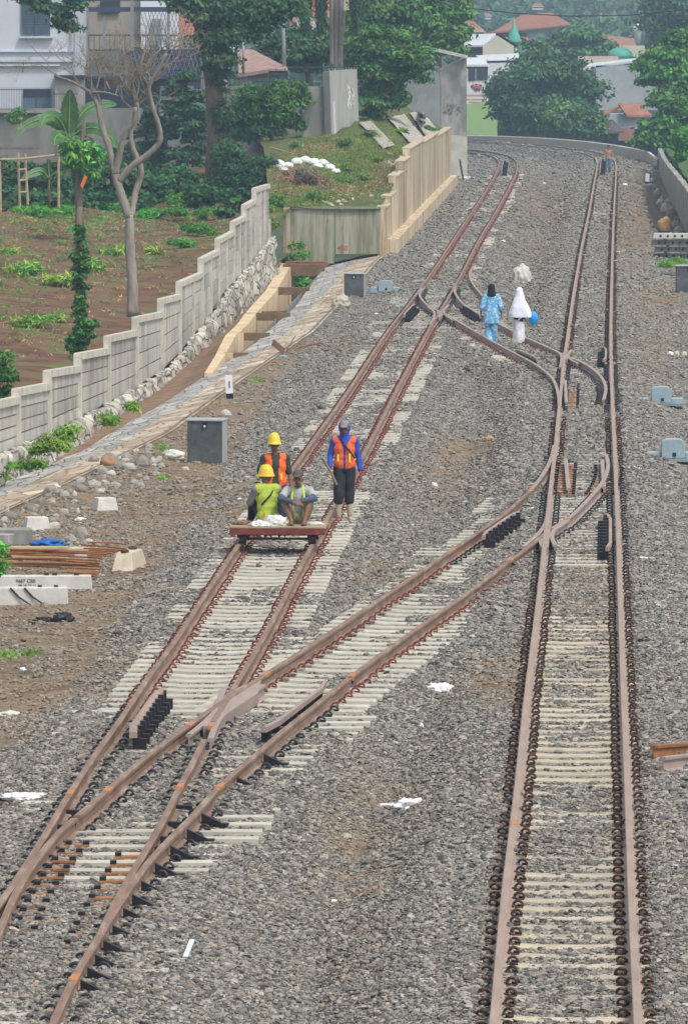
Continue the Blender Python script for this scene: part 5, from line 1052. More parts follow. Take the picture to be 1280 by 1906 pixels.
roof('house', 'house with brown flat pitched roof left of the teal dome', 'house', [(1078, 112, 1140, 130)], [[(1066, 116, 0), (1150, 118, 0), (1150, 104, 3), (1070, 105, 3)]], 590, m_cream, mat('far_brown', (.33, .26, .23), .9, .2, 1.5))
roof('building', 'grey concrete block building with a thin white tin roof', 'building', [(1108, 122, 1228, 205)], [[(1092, 124, 0), (1200, 110, 0), (1190, 107, 3), (1095, 118, 3)]], 560, mat('far_conc', (.33, .35, .37), .9, .18, .7), m_zinc)
roof('house', 'small house with orange tile roof and pale gable beside the right trees', 'house', [(1122, 212, 1185, 240)], [[(1112, 212, -1), (1150, 196, 1), (1156, 196, 1), (1120, 214, -1)], [(1150, 192, 0), (1192, 192, 3), (1212, 214, 0), (1165, 214, -1)]], 520, mat('gable_blue', (.42, .45, .52), .9, .15, .8), m_far)
h = T('house', 'low roof corner of brick red house under the orange tile roof', 'house', W(1140, 250, 512)); b = MB(); prism(b, [(1150, 238), (1180, 236), (1180, 262), (1150, 262)], 512, 2); b.build('wall', mat('brick_red', (.30, .15, .12), .9, .25, 2), h)
b = MB(); a = WD([(1112, 226, 509), (1140, 222, 509), (1160, 244, 507), (1120, 246, 507)]); lo = [p - Vector((0, 0, .15)) for p in a]; b.add(a + lo, [(0, 1, 2, 3), (7, 6, 5, 4)] + [(i, (i + 1) % 4, (i + 1) % 4 + 4, i + 4) for i in range(4)]); b.build('roof', mat('dark_roof', (.10, .085, .09), .9, .3, 2), h)
for (k, cx, by, ty, D, rx, lab, shp) in ((0, 956, 80, 40, 640, 13, 'teal pointed mosque dome behind the cream gabled house', 'cone'), (1, 1153, 108, 88, 620, 24, 'rounded teal mosque dome above the grey block building', 'dome')):
    t = T('mosque_dome', lab, 'dome', W(cx, by, D)); s = D / F; c = W(cx, by, D); H = (by - ty) * s; b = MB(); m_t = mat('teal', (.09, .36, .29), .6, .12, 1.5)
    prof = [(1, 0), (1.02, .08), (.9, .25), (.62, .5), (.36, .72), (.14, .92), (.03, 1)] if shp == 'cone' else [(1, 0), (.97, .3), (.85, .6), (.6, .85), (.3, .97), (.02, 1)]
    b.loft([(c.x, c.y, c.z + q[1] * H, q[0] * rx * s, q[0] * rx * s) for q in prof], n=20); b.build('dome', m_t, t, smooth=True)
    b = MB(); b.cap(c + Vector((0, 0, H)), c + Vector((0, 0, H + 6 * s)), .12, .04); b.build('finial', mat('finial_gold', (.5, .42, .2), .5, .1, 3), t)
    if shp == 'cone': b = MB(); b.loft([(c.x, c.y, c.z - 14 * s, .3, .3), (c.x, c.y, c.z, .3, .3)]); b.build('drum', m_wl, t)
    else: b = MB(); b.loft([(c.x, c.y, c.z - 10 * s, rx * s, rx * s), (c.x, c.y, c.z, rx * s, rx * s)]); b.build('drum', mat('teal2', (.12, .30, .26), .6, .1, 2), t)
t = T('minaret', 'small white onion dome with finial poking above the far trees', 'minaret', W(1186, 66, 660)); c = W(1186, 58, 660); s = .055; b = MB(); b.loft([(c.x, c.y, c.z - 1.2, .3, .3), (c.x, c.y, c.z, .34, .34), (c.x, c.y, c.z + .2, .52, .52), (c.x, c.y, c.z + .45, .42, .42), (c.x, c.y, c.z + .7, .12, .12), (c.x, c.y, c.z + 1.2, .04, .04)]); b.build('dome', mat('dome_white', (.75, .76, .78), .6, .05, 2), t, smooth=True)
b = MB(); b.ell(c + Vector((0, 0, 1.1)), (.12, .12, .12)); b.build('finial', m_wl, t)
# scattered far trees and wooded slope
def hillz(X, Y): return -6 + 34 * smoothstep(720, 1900, Y) + fbm(X, Y, .006, 3) * 6
hx = np.linspace(-260, 420, 60); hy = np.linspace(640, 2300, 70); HX, HY = np.meshgrid(hx, hy)
V = np.stack([HX, HY, hillz(HX, HY)], -1).reshape(-1, 3); i0 = (np.arange(69)[:, None] * 60 + np.arange(59)[None, :]).ravel()
meta(link('hills', npmesh('hills', V, np.stack([i0, i0 + 1, i0 + 61, i0 + 60], 1), mat('hill_green', (.04, .07, .03), .95, .3, .05), None, True)), kind='structure')
bl = []; q = np.random.default_rng(91)
for _ in range(1300):
    Y = q.uniform(690, 2000) ** 1.0; X = q.uniform(-.058, .058) * Y; z = float(hillz(X, Y)); r_ = q.uniform(2.2, 5.0)
    bl.append(((X, Y, z + r_ * .9), (r_, r_, r_ * .9)))
meta(leafobj('wooded_hillside', [leaves(150000, bl, 1.5, (.035, .07, .03), 92, elong=1.3, var=.5)], None), 'hazy blue green wooded hillside rising behind the town', 'woodland', kind='stuff')
for i, (x, y, wd) in enumerate(((1000, 12, 20), (1122, 30, 14), (905, 30, 18), (745, 8, 20))):
    roof('house', ('tiny tiled roof high among the hazy trees above the big hipped roof', 'tiny reddish roof among the hazy trees left of the minaret', 'tiny roof in the hazy wood above the teal spire', 'tiny roof behind the palm and light green trees')[i], 'house', [(x - wd / 2, y, x + wd / 2, y + 6)], [[(x - wd * .6, y + 1, 0), (x + wd * .6, y + 1, 0), (x + wd * .3, y - 6, 5), (x - wd * .3, y - 6, 5)]], 1000 + i * 60, m_wl, m_far)
b = MB(); pts_ = [W(x, y, 250) for x, y in [(780, -8), (850, 12), (950, 24), (1060, 30), (1170, 28), (1300, 16)]]; b.tube(pts_, .022, 5); meta(b.build('overhead_wire', m_dark, None), 'black overhead wire sagging across the hazy hillside', 'wire')
# ---------------------------------------------------------------- people
m_skin = mat('skin', (.20, .105, .065), .6, .08, 9); m_dk = mat('dark_hair', (.012, .010, .010), .6, .2, 9)
def cloth(n, c, var=.15, **k): return mat('cloth_' + n, c, .9, var, k.pop('scale', 9), bump=.004, bscale=30, **k)
def hand(mb, w, d, nrm, s=1.0, curl=.5, thumb=1):
    # w wrist, d direction of the hand, nrm palm normal
    w = Vector(w); d = Vector(d).normalized(); n = Vector(nrm); n = (n - d * n.dot(d)).normalized(); sd = d.cross(n)
    c = w + d * .045 * s; rot = Matrix((sd, n, d)).transposed(); mb.ell(c, (.040 * s, .018 * s, .052 * s), rot, n=10, k=7)
    for i, (o, L) in enumerate(((-.029, .060), (-.010, .070), (.010, .066), (.028, .052))):
        a = w + d * .082 * s + sd * o * s; b1 = a + (d * math.cos(curl * .6) + n * math.sin(curl * .6)) * L * .55 * s
        b2 = b1 + (d * math.cos(curl * 1.7) + n * math.sin(curl * 1.7)) * L * .55 * s
        mb.cap(a, b1, .0095 * s, .0085 * s, 7); mb.cap(b1, b2, .0085 * s, .007 * s, 7)
    a = w + d * .025 * s - sd * thumb * .034 * s; b1 = a + (d * .75 - sd * thumb * .5 + n * .35).normalized() * .035 * s; b2 = b1 + (d * .8 + n * .6).normalized() * .028 * s
    mb.cap(a, b1, .012 * s, .010 * s, 7); mb.cap(b1, b2, .010 * s, .008 * s, 7)
def head(mb, ex, c, yaw=0, pitch=0, s=1.0, hair=True):
    # face looks towards -Y when yaw = 0
    c = Vector(c); r = Matrix.Rotation(yaw, 3, 'Z') @ Matrix.Rotation(pitch, 3, 'X'); q = lambda x, y, z: c + r @ Vector((x, y, z)) * s
    mb.ell(q(0, .012, .02), (.076 * s, .094 * s, .098 * s), r, n=14, k=10); mb.ell(q(0, -.022, -.055), (.055 * s, .062 * s, .062 * s), r)
    mb.cap(q(0, -.088, .012), q(0, -.108, -.022), .010 * s, .015 * s, 8)
    for e in (-1, 1): mb.ell(q(e * .080, .01, -.008), (.012 * s, .020 * s, .031 * s), r, n=8, k=6); mb.ell(q(e * .032, -.070, .030), (.026 * s, .018 * s, .010 * s), r, n=8, k=6)
    for e in (-1, 1): ex.ell(q(e * .030, -.088, .010), (.014 * s, .008 * s, .008 * s), r, m=1, n=8, k=6); ex.ell(q(e * .031, -.090, .028), (.020 * s, .006 * s, .004 * s), r, m=2, n=8, k=5)
    ex.ell(q(0, -.088, -.052), (.024 * s, .008 * s, .006 * s), r, m=3, n=8, k=5); return q, r
def torso(mb, hip, chest, neck, wd=.17, dp=.105, g=0.0, sh=None):
    hip, chest, neck = map(Vector, (hip, chest, neck)); up = (chest - hip).normalized(); side = Vector((1, 0, 0)) if sh is None else (Vector(sh[1]) - Vector(sh[0])).normalized(); f_ = side.cross(up).normalized()
    rt = Matrix((side, f_, up)).transposed()
    mb.ell(hip, (wd * .95 + g, dp * 1.05 + g, .13 + g), rt); mb.ell(hip.lerp(chest, .45), (wd * .84 + g, dp * .95 + g, .19 + g), rt); mb.ell(chest, (wd * .98 + g, dp + g, .17 + g), rt)
    if sh: mb.cap(sh[0], sh[1], .062 + g, .062 + g, 10); mb.ell(chest.lerp(neck, .5), (wd * .7 + g, dp * .75 + g, .09 + g), rt)
def person(label, loc, rz=0, scale=1.0): 
    t = T('person', label, 'person', loc, rz); t.scale = (scale,) * 3; return t
m_eye = mat('eye_dark', (.02, .015, .012), .3, .1, 5); m_lip = mat('lip', (.16, .06, .05), .6, .1, 5); BM = [m_skin, m_eye, m_dk, m_lip]
m_yel = mat('helmet_yellow', (.72, .50, .03), .35, .06, 3, spec=.5); m_org2 = cloth('orange', (.78, .14, .035), .12); m_refl = mat('reflective', (.75, .72, .10), .4, .1, 9); m_lime = cloth('lime', (.36, .46, .06), .14)
def helmet(t, c, yaw, s=1.0, col=m_yel):
    r = Matrix.Rotation(yaw, 3, 'Z'); b = MB(); c = Vector(c)
    rings = [(1.22, -.02, 1.0), (1.12, 0, 1), (1.05, .03, 1), (.98, .07, 1), (.82, .11, 1), (.52, .145, 1), (.12, .16, 1)]
    vs = []
    n = 20
    for k, (q, z, _) in enumerate(rings):
        for j in range(n):
            a = 2 * math.pi * j / n; br = 1 + (.22 * max(0, -math.sin(a)) ** 2 if k == 0 else 0); vs.append(c + r @ Vector((.098 * q * math.cos(a), .115 * q * br * math.sin(a), z - (.01 if k == 0 else 0))) * s)
    b.add(vs, [(i * n + j, i * n + (j + 1) % n, (i + 1) * n + (j + 1) % n, (i + 1) * n + j) for i in range(len(rings) - 1) for j in range(n)] + [tuple(range((len(rings) - 1) * n, len(rings) * n))])
    b.tube([c + r @ Vector((0, -.1, .07)) * s, c + r @ Vector((0, -.05, .145)) * s, c + r @ Vector((0, .05, .15)) * s, c + r @ Vector((0, .10, .08)) * s], .012 * s, 6)
    return b.build('helmet', col, t, world=False, smooth=True)
def cap_(t, c, yaw, m, s=1.0, pitch=0):
    r = Matrix.Rotation(yaw, 3, 'Z') @ Matrix.Rotation(pitch, 3, 'X'); c = Vector(c); b = MB(); b.ell(c + r @ Vector((0, .01, .055)) * s, (.090 * s, .108 * s, .072 * s), r); b.ell(c + r @ Vector((0, -.115, .048)) * s, (.07 * s, .065 * s, .010 * s), r @ Matrix.Rotation(R(12), 3, 'X'))
    return remeshed('cap', b, .010 * s, 2, m, t)
# --- walking man in a blue hooded top
D = 105.4; t = person('man walking beside the track in blue hooded top, orange vest and pale boots', (XY(641, D), D, float(bz(XY(641, D), D))), 0, .945)
J = dict(hL=(-.09, 0, .90), hR=(.09, 0, .90), kL=(-.10, -.05, .50), kR=(.08, .03, .50), aL=(-.11, -.02, .09), aR=(.10, .02, .09), nk=(0, 0, 1.44), ch=(0, 0, 1.25), hp=(0, 0, .95), sL=(-.175, 0, 1.38), sR=(.175, 0, 1.38), eL=(-.25, .04, 1.12), eR=(.245, .03, 1.10), wL=(-.25, -.12, .93), wR=(.275, -.03, .87))
J = {k: Vector(v) for k, v in J.items()}
b = MB(); ex = MB(); torso(b, J['hp'], J['ch'], J['nk'], sh=(J['sL'], J['sR'])); b.cap(J['ch'], (0, -.01, 1.54), .055, .05)
q, r_ = head(b, ex, (0, -.02, 1.60), R(-6), R(10))
for s in 'LR':
    b.cap(J['h' + s], J['k' + s], .08, .055); b.cap(J['k' + s], J['a' + s], .055, .038); b.cap(J['a' + s], J['a' + s] + Vector((0, -.15, -.05)), .035, .03); b.cap(J['s' + s], J['e' + s], .048, .038); b.cap(J['e' + s], J['w' + s], .038, .026)
hand(b, J['wL'], (0, -.3, -.9), (1, 0, .1), 1.05, 1.3, 1); hand(b, J['wR'], (.05, -.1, -1), (-1, 0, 0), 1.05, .5, -1)
remeshed('body', b, .0125, 3, BM, t, extra=ex)
m_blue = cloth('blue', (.035, .075, .42), .16); b = MB(); torso(b, J['hp'] + Vector((0, 0, .02)), J['ch'], J['nk'], g=.022, sh=(J['sL'], J['sR']))
for s in 'LR': b.cap(J['s' + s], J['e' + s], .068, .056); b.cap(J['e' + s], J['e' + s].lerp(J['w' + s], .9), .056, .044)
b.cap((0, 0, 1.42), (0, 0, 1.52), .075, .07); remeshed('shirt', b, .013, 2, m_blue, t, disp=(.018, .12))
b = MB(); b.ell((0, .03, 1.615), (.108, .115, .145)); b.ell((0, .02, 1.50), (.088, .10, .09)); o = remeshed('hood', b, .012, 2, m_blue, t)
bm = bmesh.new(); bm.from_mesh(o.data)
dl = [v for v in bm.verts if ((v.co.x / .060) ** 2 + ((v.co.z - 1.585) / .095) ** 2 < 1 and v.co.y < 0)]
bmesh.ops.delete(bm, geom=dl, context='VERTS'); bm.to_mesh(o.data); bm.free()
cap_(t, (0, -.022, 1.625), R(-6), cloth('grey_cap', (.22, .21, .20)), .98, R(12))
b = MB(); torso(b, Vector((0, 0, .99)), J['ch'], J['nk'], wd=.172, g=.034, sh=(J['sL'] * .80 + Vector((0, 0, .28)), J['sR'] * .80 + Vector((0, 0, .28)))); o = remeshed('vest', b, .013, 2, m_org2, t, disp=(.012, .1))
bm = bmesh.new(); bm.from_mesh(o.data); bmesh.ops.delete(bm, geom=[v for v in bm.verts if v.co.z < .90 or v.co.z > 1.47 or (abs(v.co.x) < .012 + max(0, (v.co.z - 1.28)) * .55 and v.co.y < 0)], context='VERTS'); bm.to_mesh(o.data); bm.free()
b = MB(); b.bar((.09, -.150, 1.02), (.09, -.150, 1.18), .006, .032, up=(1, 0, 0)); b.bar((-.11, -.142, 1.04), (-.11, -.142, 1.16), .006, .028, up=(1, 0, 0)); b.build('reflective_stripe', m_refl, o, False)
b = MB(); b.tube([(-.06, -.09, 1.46), (.0, -.150, 1.32), (.10, -.150, 1.20), (.17, -.10, 1.10)], .016, 6); b.build('strap', mat('strap_dark', (.03, .03, .035), .8, .2, 9), t, False)
m_trs = cloth('black_trousers', (.025, .028, .036), .3)
b = MB(); b.ell((0, 0, .93), (.165, .125, .12))
for s in 'LR': b.cap(J['h' + s], J['k' + s], .108, .088); b.cap(J['k' + s], J['k' + s].lerp(J['a' + s], .36), .094, .088)
remeshed('trousers', b, .013, 2, m_trs, t, disp=(.02, .1))
m_boot = mat('muddy_boot', (.40, .37, .29), .8, .2, 12)
for s in 'LR': b = MB(); b.cap(J['k' + s].lerp(J['a' + s], .33), J['a' + s], .062, .055); b.cap(J['a' + s] + Vector((0, .02, -.045)), J['a' + s] + Vector((0, -.15, -.055)), .048, .042); remeshed('boot', b, .012, 1, m_boot, t)
b = MB(); w_ = J['wL'] * .945; b.tube([(-.36, -.24, 1.04), (-.22, -.19, .80), (-.13, -.15, .60)], .022, 8); o = b.build('wooden_stick', mat('stick_wood', (.24, .17, .10), .8, .3, 12), None); o.location = t.location; meta(o, 'short brown wooden stick held by the man in the blue hood', 'stick')
# --- standing man with yellow helmet
D = 101.2; bx = XY(512, D); t = person('man in yellow helmet, open orange vest and green shirt standing behind the trolley', (bx, D, -.2), R(4), .955)
J = dict(hL=(-.09, 0, .90), hR=(.09, 0, .90), kL=(-.11, -.03, .50), kR=(.10, .03, .50), aL=(-.12, .02, .09), aR=(.11, .08, .09), nk=(-.01, 0, 1.44), ch=(0, 0, 1.25), hp=(0, 0, .95), sL=(-.175, 0, 1.37), sR=(.17, 0, 1.37), eL=(-.26, .0, 1.13), eR=(.235, .02, 1.10), wL=(-.20, -.17, 1.14), wR=(.265, -.03, .86))
J = {k: Vector(v) for k, v in J.items()}
b = MB(); ex = MB(); torso(b, J['hp'], J['ch'], J['nk'], sh=(J['sL'], J['sR'])); b.cap(J['ch'], (-.01, -.01, 1.55), .055, .05); head(b, ex, (-.02, -.02, 1.60), R(4), R(4))
for s in 'LR':
    b.cap(J['h' + s], J['k' + s], .08, .055); b.cap(J['k' + s], J['a' + s], .055, .038); b.cap(J['a' + s], J['a' + s] + Vector((0, -.15, -.05)), .035, .03); b.cap(J['s' + s], J['e' + s], .048, .038); b.cap(J['e' + s], J['w' + s], .038, .026)
hand(b, J['wL'], (.2, -.9, .1), (.8, .1, -.3), 1.05, 1.3, 1); hand(b, J['wR'], (.05, -.1, -1), (-1, 0, 0), 1.05, .5, -1); remeshed('body', b, .0125, 3, BM, t, extra=ex)
m_gs = cloth('dark_green', (.045, .055, .04), .25); b = MB(); torso(b, J['hp'], J['ch'], J['nk'], g=.018, sh=(J['sL'], J['sR']))
for s in 'LR': b.cap(J['s' + s], J['s' + s].lerp(J['e' + s], .8), .068, .064)
remeshed('shirt', b, .013, 2, m_gs, t, disp=(.015, .12))
b = MB(); torso(b, Vector((0, 0, .99)), J['ch'], J['nk'], wd=.172, g=.032, sh=(J['sL'] * .7 + Vector((0, 0, .41)), J['sR'] * .7 + Vector((0, 0, .41)))); o = remeshed('vest', b, .013, 2, m_org2, t, disp=(.012, .1))
bm = bmesh.new(); bm.from_mesh(o.data); bmesh.ops.delete(bm, geom=[v for v in bm.verts if v.co.z < .88 or v.co.z > 1.48 or (abs(v.co.x) < .035 + abs(v.co.z - 1.12) * .10 and v.co.y < 0)], context='VERTS'); bm.to_mesh(o.data); bm.free()
b = MB(); b.bar((.09, -.150, 1.03), (.09, -.150, 1.13), .006, .026, up=(1, 0, 0)); b.build('reflective_stripe', m_refl, o, False)
b = MB(); b.ell((0, 0, .92), (.165, .125, .13))
for s in 'LR': b.cap(J['h' + s], J['k' + s], .105, .085); b.cap(J['k' + s], J['a' + s], .085, .07)
remeshed('trousers', b, .013, 2, cloth('jeans', (.03, .045, .10), .25), t, disp=(.018, .1))
for s in 'LR': b = MB(); b.cap(J['a' + s] + Vector((0, .02, -.04)), J['a' + s] + Vector((0, -.16, -.05)), .05, .044); remeshed('boot', b, .012, 1, m_boot, t)
helmet(t, (-.02, -.02, 1.64), R(4))
b = MB(); b.tube([(-.21, -.30, 1.22), (-.235, -.33, .62)], .017, 8); o = b.build('wooden_pole', mat('pale_wood', (.50, .44, .35), .8, .2, 9), None); o.location = t.location; meta(o, 'pale wooden pole held upright by the standing man in yellow helmet', 'pole')
# --- trolley
D = 98.0; h_ = math.atan2(-.041, 1); tc = Vector((XY(519, 98.6), 98.65, 0)); tro = T('rail_trolley', 'flat rust red rail trolley loaded with sacks and two sitting workers', 'trolley', tc, h_)
m_trr = mat('trolley_red', (.17, .035, .030), .6, .3, 8, col2=(.24, .07, .05))
b = MB(); b.box((0, -.58, .195), (1.45, .06, .10)); b.box((0, .58, .195), (1.45, .06, .10)); b.build('frame', m_trr, tro, False, bevel=.004)
b = MB(); b.box((-.69, 0, .195), (.06, 1.09, .098)); b.box((.69, 0, .195), (.06, 1.09, .098)); b.box((0, 0, .19), (.06, 1.09, .09)); b.build('frame', m_trr, tro, False)
for k in range(6): b = MB(); b.box((random.uniform(-.01, .02), -.52 + k * .207, .257 + random.uniform(-.002, .003)), (1.47, .19, .024)); b.build('plank', mat('plank_wood', (.34, .25, .16), .85, .25, 5, stretch=(.4, 4, 4), objrand=.15), tro, False)
for sx in (-.535, .535):
    for sy in (-.45, .45):
        b = MB(); b.tube([(sx - .05, sy, .075), (sx + .05, sy, .075)], .078, 18); b.tube([(sx + (-.055 if sx > 0 else .03), sy, .075), (sx + (-.03 if sx > 0 else .055), sy, .075)], .10, 18); o = b.build('wheel', mat('wheel_iron', (.05, .035, .03), .6, .4, 12), tro, False, smooth=False)
        b = MB(); b.box((sx, sy, .125), (.16, .14, .06)); b.build('axle_box', m_blk, tro, False)
for sy in (-.45, .45): b = MB(); b.tube([(-.5, sy, .075), (.5, sy, .075)], .02, 8); b.build('axle', MATS['wheel_iron'], tro, False)
# --- man sitting with his back to us
D = 98.75; t = person('man in yellow helmet and lime vest sitting on the trolley with his back turned', (XY(498, D), D, .27), R(200), .96)
J = {k: Vector(v) for k, v in dict(hp=(0, 0, .11), ch=(0, -.05, .42), nk=(0, -.05, .60), sL=(-.18, -.05, .54), sR=(.18, -.05, .54), eL=(-.25, -.16, .32), eR=(.25, -.16, .32), wL=(-.12, -.34, .36), wR=(.12, -.34, .36), hL=(-.09, 0, .11), hR=(.09, 0, .11), kL=(-.14, -.32, .40), kR=(.14, -.32, .40), aL=(-.12, -.46, .07), aR=(.12, -.46, .07)).items()}
b = MB(); ex = MB(); torso(b, J['hp'], J['ch'], J['nk'], sh=(J['sL'], J['sR'])); b.cap(J['ch'], (0, -.07, .70), .055, .05); head(b, ex, (0, -.08, .74), R(55), R(6))
for s in 'LR':
    b.cap(J['h' + s], J['k' + s], .08, .055); b.cap(J['k' + s], J['a' + s], .055, .036); b.cap(J['a' + s], J['a' + s] + Vector((0, -.15, -.04)), .035, .03); b.cap(J['s' + s], J['e' + s], .048, .038); b.cap(J['e' + s], J['w' + s], .038, .026)
hand(b, J['wL'], (.8, -.5, -.1), (0, .3, -1), 1, .6, 1); hand(b, J['wR'], (-.8, -.5, -.1), (0, .3, -1), 1, .6, -1); remeshed('body', b, .0125, 3, BM, t, extra=ex)
m_gt = cloth('grey_shirt', (.20, .20, .21), .15); b = MB(); torso(b, J['hp'], J['ch'], J['nk'], g=.018, sh=(J['sL'], J['sR']))
for s in 'LR': b.cap(J['s' + s], J['e' + s], .070, .060); b.cap(J['e' + s], J['e' + s].lerp(J['w' + s], .85), .060, .045)
remeshed('shirt', b, .013, 2, m_gt, t, disp=(.015, .12))
b = MB(); torso(b, J['hp'], J['ch'], J['nk'], g=.034, sh=(J['sL'] * .78 + Vector((0, -.01, .12)), J['sR'] * .78 + Vector((0, -.01, .12)))); o = remeshed('vest', b, .013, 2, m_lime, t, disp=(.014, .1))
b = MB(); b.bar((.10, .105, .09), (.10, .105, .17), .03, .02); b.build('reflective_stripe', m_org2, o, False)
b = MB(); b.tube([(-.13, -.02, .60), (-.02, .085, .46), (.14, .085, .30)], .016, 6); b.tube([(.13, -.02, .60), (.17, .03, .45)], .012, 6); b.build('strap', MATS['strap_dark'], t, False)
b = MB(); b.ell((0, 0, .09), (.165, .135, .10))
for s in 'LR': b.cap(J['h' + s], J['k' + s], .098, .075); b.cap(J['k' + s], J['a' + s], .075, .06)
remeshed('trousers', b, .013, 2, m_trs, t); helmet(t, (0, -.08, .78), R(55))
# --- man sitting facing us with arms across his knees
D = 98.55; t = person('barefoot man in grey cap and lime edged vest sitting with arms crossed on his knees', (XY(555, D), D + .12, .27), R(-4), .96)
J = {k: Vector(v) for k, v in dict(hp=(0, .10, .11), ch=(0, .02, .40), nk=(0, -.02, .57), sL=(-.18, .0, .52), sR=(.18, .0, .52), eL=(-.27, -.24, .42), eR=(.27, -.24, .42), wL=(-.03, -.38, .36), wR=(.04, -.36, .38), hL=(-.09, .1, .11), hR=(.09, .1, .11), kL=(-.21, -.22, .40), kR=(.21, -.22, .40), aL=(-.08, -.38, .06), aR=(.12, -.38, .06)).items()}
b = MB(); ex = MB(); torso(b, J['hp'], J['ch'], J['nk'], sh=(J['sL'], J['sR'])); b.cap(J['ch'], (0, -.04, .66), .055, .05); head(b, ex, (0, -.07, .72), R(-2), R(8))
for s in 'LR':
    b.cap(J['h' + s], J['k' + s], .082, .058); b.cap(J['k' + s], J['a' + s], .056, .034); b.cap(J['a' + s] + Vector((0, .03, -.02)), J['a' + s] + Vector((0, -.12, -.03)), .034, .028); b.cap(J['s' + s], J['e' + s], .048, .038); b.cap(J['e' + s], J['w' + s], .038, .026)
hand(b, J['wL'], (1, -.1, -.1), (0, .5, -1), 1.05, .7, 1); hand(b, J['wR'], (-1, -.1, -.25), (0, .5, -1), 1.05, .7, -1); remeshed('body', b, .0125, 3, BM, t, extra=ex)
b = MB(); torso(b, J['hp'], J['ch'], J['nk'], g=.020, sh=(J['sL'], J['sR']))
for s in 'LR': b.cap(J['s' + s], J['s' + s].lerp(J['e' + s], .7), .072, .066)
remeshed('shirt', b, .013, 2, cloth('pale_shirt', (.36, .37, .38), .18), t, disp=(.015, .12))
for s in 'LR': b = MB(); b.cap(J['s' + s].lerp(J['e' + s], .62), J['e' + s], .062, .056); b.cap(J['e' + s], J['e' + s].lerp(J['w' + s], .82), .056, .042); remeshed('sleeve', b, .012, 1, cloth('slate_sleeve', (.07, .095, .16), .2), t, disp=(.01, .1))
b = MB()
for s in (-1, 1): b.tube([(s * .07, -.02, .61), (s * .095, -.115, .45), (s * .10, -.115, .30), (s * .075, -.06, .12)], .022, 7)
b.build('vest_edging', cloth('lime_edge', (.45, .6, .08), .1), t, False, smooth=True)
b = MB(); b.ell((0, .08, .10), (.17, .14, .10))
for s in 'LR': b.cap(J['h' + s], J['h' + s].lerp(J['k' + s], .72), .100, .085)
remeshed('shorts', b, .013, 2, cloth('khaki', (.30, .26, .20), .18), t, disp=(.012, .1)); cap_(t, (0, -.07, .745), R(-2), cloth('dark_cap', (.09, .085, .085)), 1.0, R(6))
for s in 'LR': b = MB(); b.box(J['a' + s] + Vector((0, -.05, -.065)), (.085, .23, .02)); b.build('sandal', mat('sandal_green', (.05, .09, .06), .6, .2, 9), t, False)
# --- crumpled things
def crumple(name, label, cat, c, r, m, seed, amp=.25, freq=2.2, flat=.35, group=None, sub=4, rz=0, sharp=1, parent=None):
    bm = bmesh.new(); bmesh.ops.create_icosphere(bm, subdivisions=sub, radius=1); from mathutils import noise
    for v in bm.verts:
        p = v.co.copy(); n = noise.fractal(p * freq + Vector((seed * 7.1, seed * 3.3, seed)), 1.0, 2.1, 4) ; rdg = 1 - abs(noise.noise(p * freq * 1.6 + Vector((seed, 0, 5)))) * 2
        v.co = p * (1 + amp * n + amp * .5 * rdg * sharp)
        if v.co.z < -flat: v.co.z = -flat + (v.co.z + flat) * .1
        v.co.z += flat
    for v in bm.verts: v.co = Matrix.Rotation(rz, 3, 'Z') @ Vector((v.co.x * r[0], v.co.y * r[1], v.co.z * r[2]))
    me = bpy.data.meshes.new(name); bm.to_mesh(me); bm.free(); me.materials.append(m)
    if sharp > .5: me.polygons.foreach_set('use_smooth', [True] * len(me.polygons))
    o = link(name, me, parent); o.location = c; return meta(o, label, cat, group)
m_wht = mat('plastic_white', (.74, .74, .76), .5, .06, 5); m_sack = mat('sack_white', (.60, .60, .58), .8, .14, 7)
crumple('sack', 'large white crumpled sack on the trolley in front of the lime vested man', 'sack', (XY(512, 98.3), 98.32, .265), (.17, .13, .11), m_sack, 1, .3, 3)
crumple('sack', 'flat white sack spread on the left of the trolley deck', 'sack', (XY(484, 98.3), 98.25, .265), (.15, .16, .055), m_wht, 2, .35, 3)
crumple('sack', 'small pale sack on the right end of the trolley deck', 'sack', (XY(585, 98.4), 98.45, .265), (.13, .10, .035), m_sack, 3, .3, 3)
crumple('rag', 'brown rag heap on the left corner of the trolley', 'rag', (XY(450, 98.4), 98.5, .265), (.13, .12, .04), mat('rag_brown', (.2, .13, .09), .9, .3, 8), 4, .4, 4)
# --- two women
m_pat = mat('blue_pattern', (.16, .42, .68), .8, .2, 14, col2=(.75, .82, .88), mix=.52, detail=2); D = 166.5
t = person('woman in blue and white patterned tunic with black headscarf walking away', (XY(914, D), D, -.23), R(180), .93)
J = {k: Vector(v) for k, v in dict(sL=(-.17, 0, 1.34), sR=(.17, 0, 1.34), eL=(-.25, .02, 1.08), eR=(.25, .02, 1.08), wL=(-.28, -.06, .86), wR=(.29, -.04, .84)).items()}
b = MB(); ex = MB(); torso(b, (0, 0, .92), (0, 0, 1.2), (0, 0, 1.42), sh=(J['sL'], J['sR'])); b.cap((0, 0, 1.3), (0, 0, 1.52), .05, .05); head(b, ex, (0, -.01, 1.56))
for s, x in (('L', -1), ('R', 1)):
    b.cap((x * .08, 0, .88), (x * .09, -.03 * x, .48), .08, .055); b.cap((x * .09, -.03 * x, .48), (x * .07, .05 * x, .08), .055, .035); b.cap((x * .07, .05 * x, .06), (x * .07, .05 * x - .14, .03), .033, .026); b.cap(J['s' + s], J['e' + s], .045, .036); b.cap(J['e' + s], J['w' + s], .036, .025); hand(b, J['w' + s], (0, -.1, -1), (-x, 0, 0), 1, .5, x)
remeshed('body', b, .014, 3, BM, t, extra=ex)
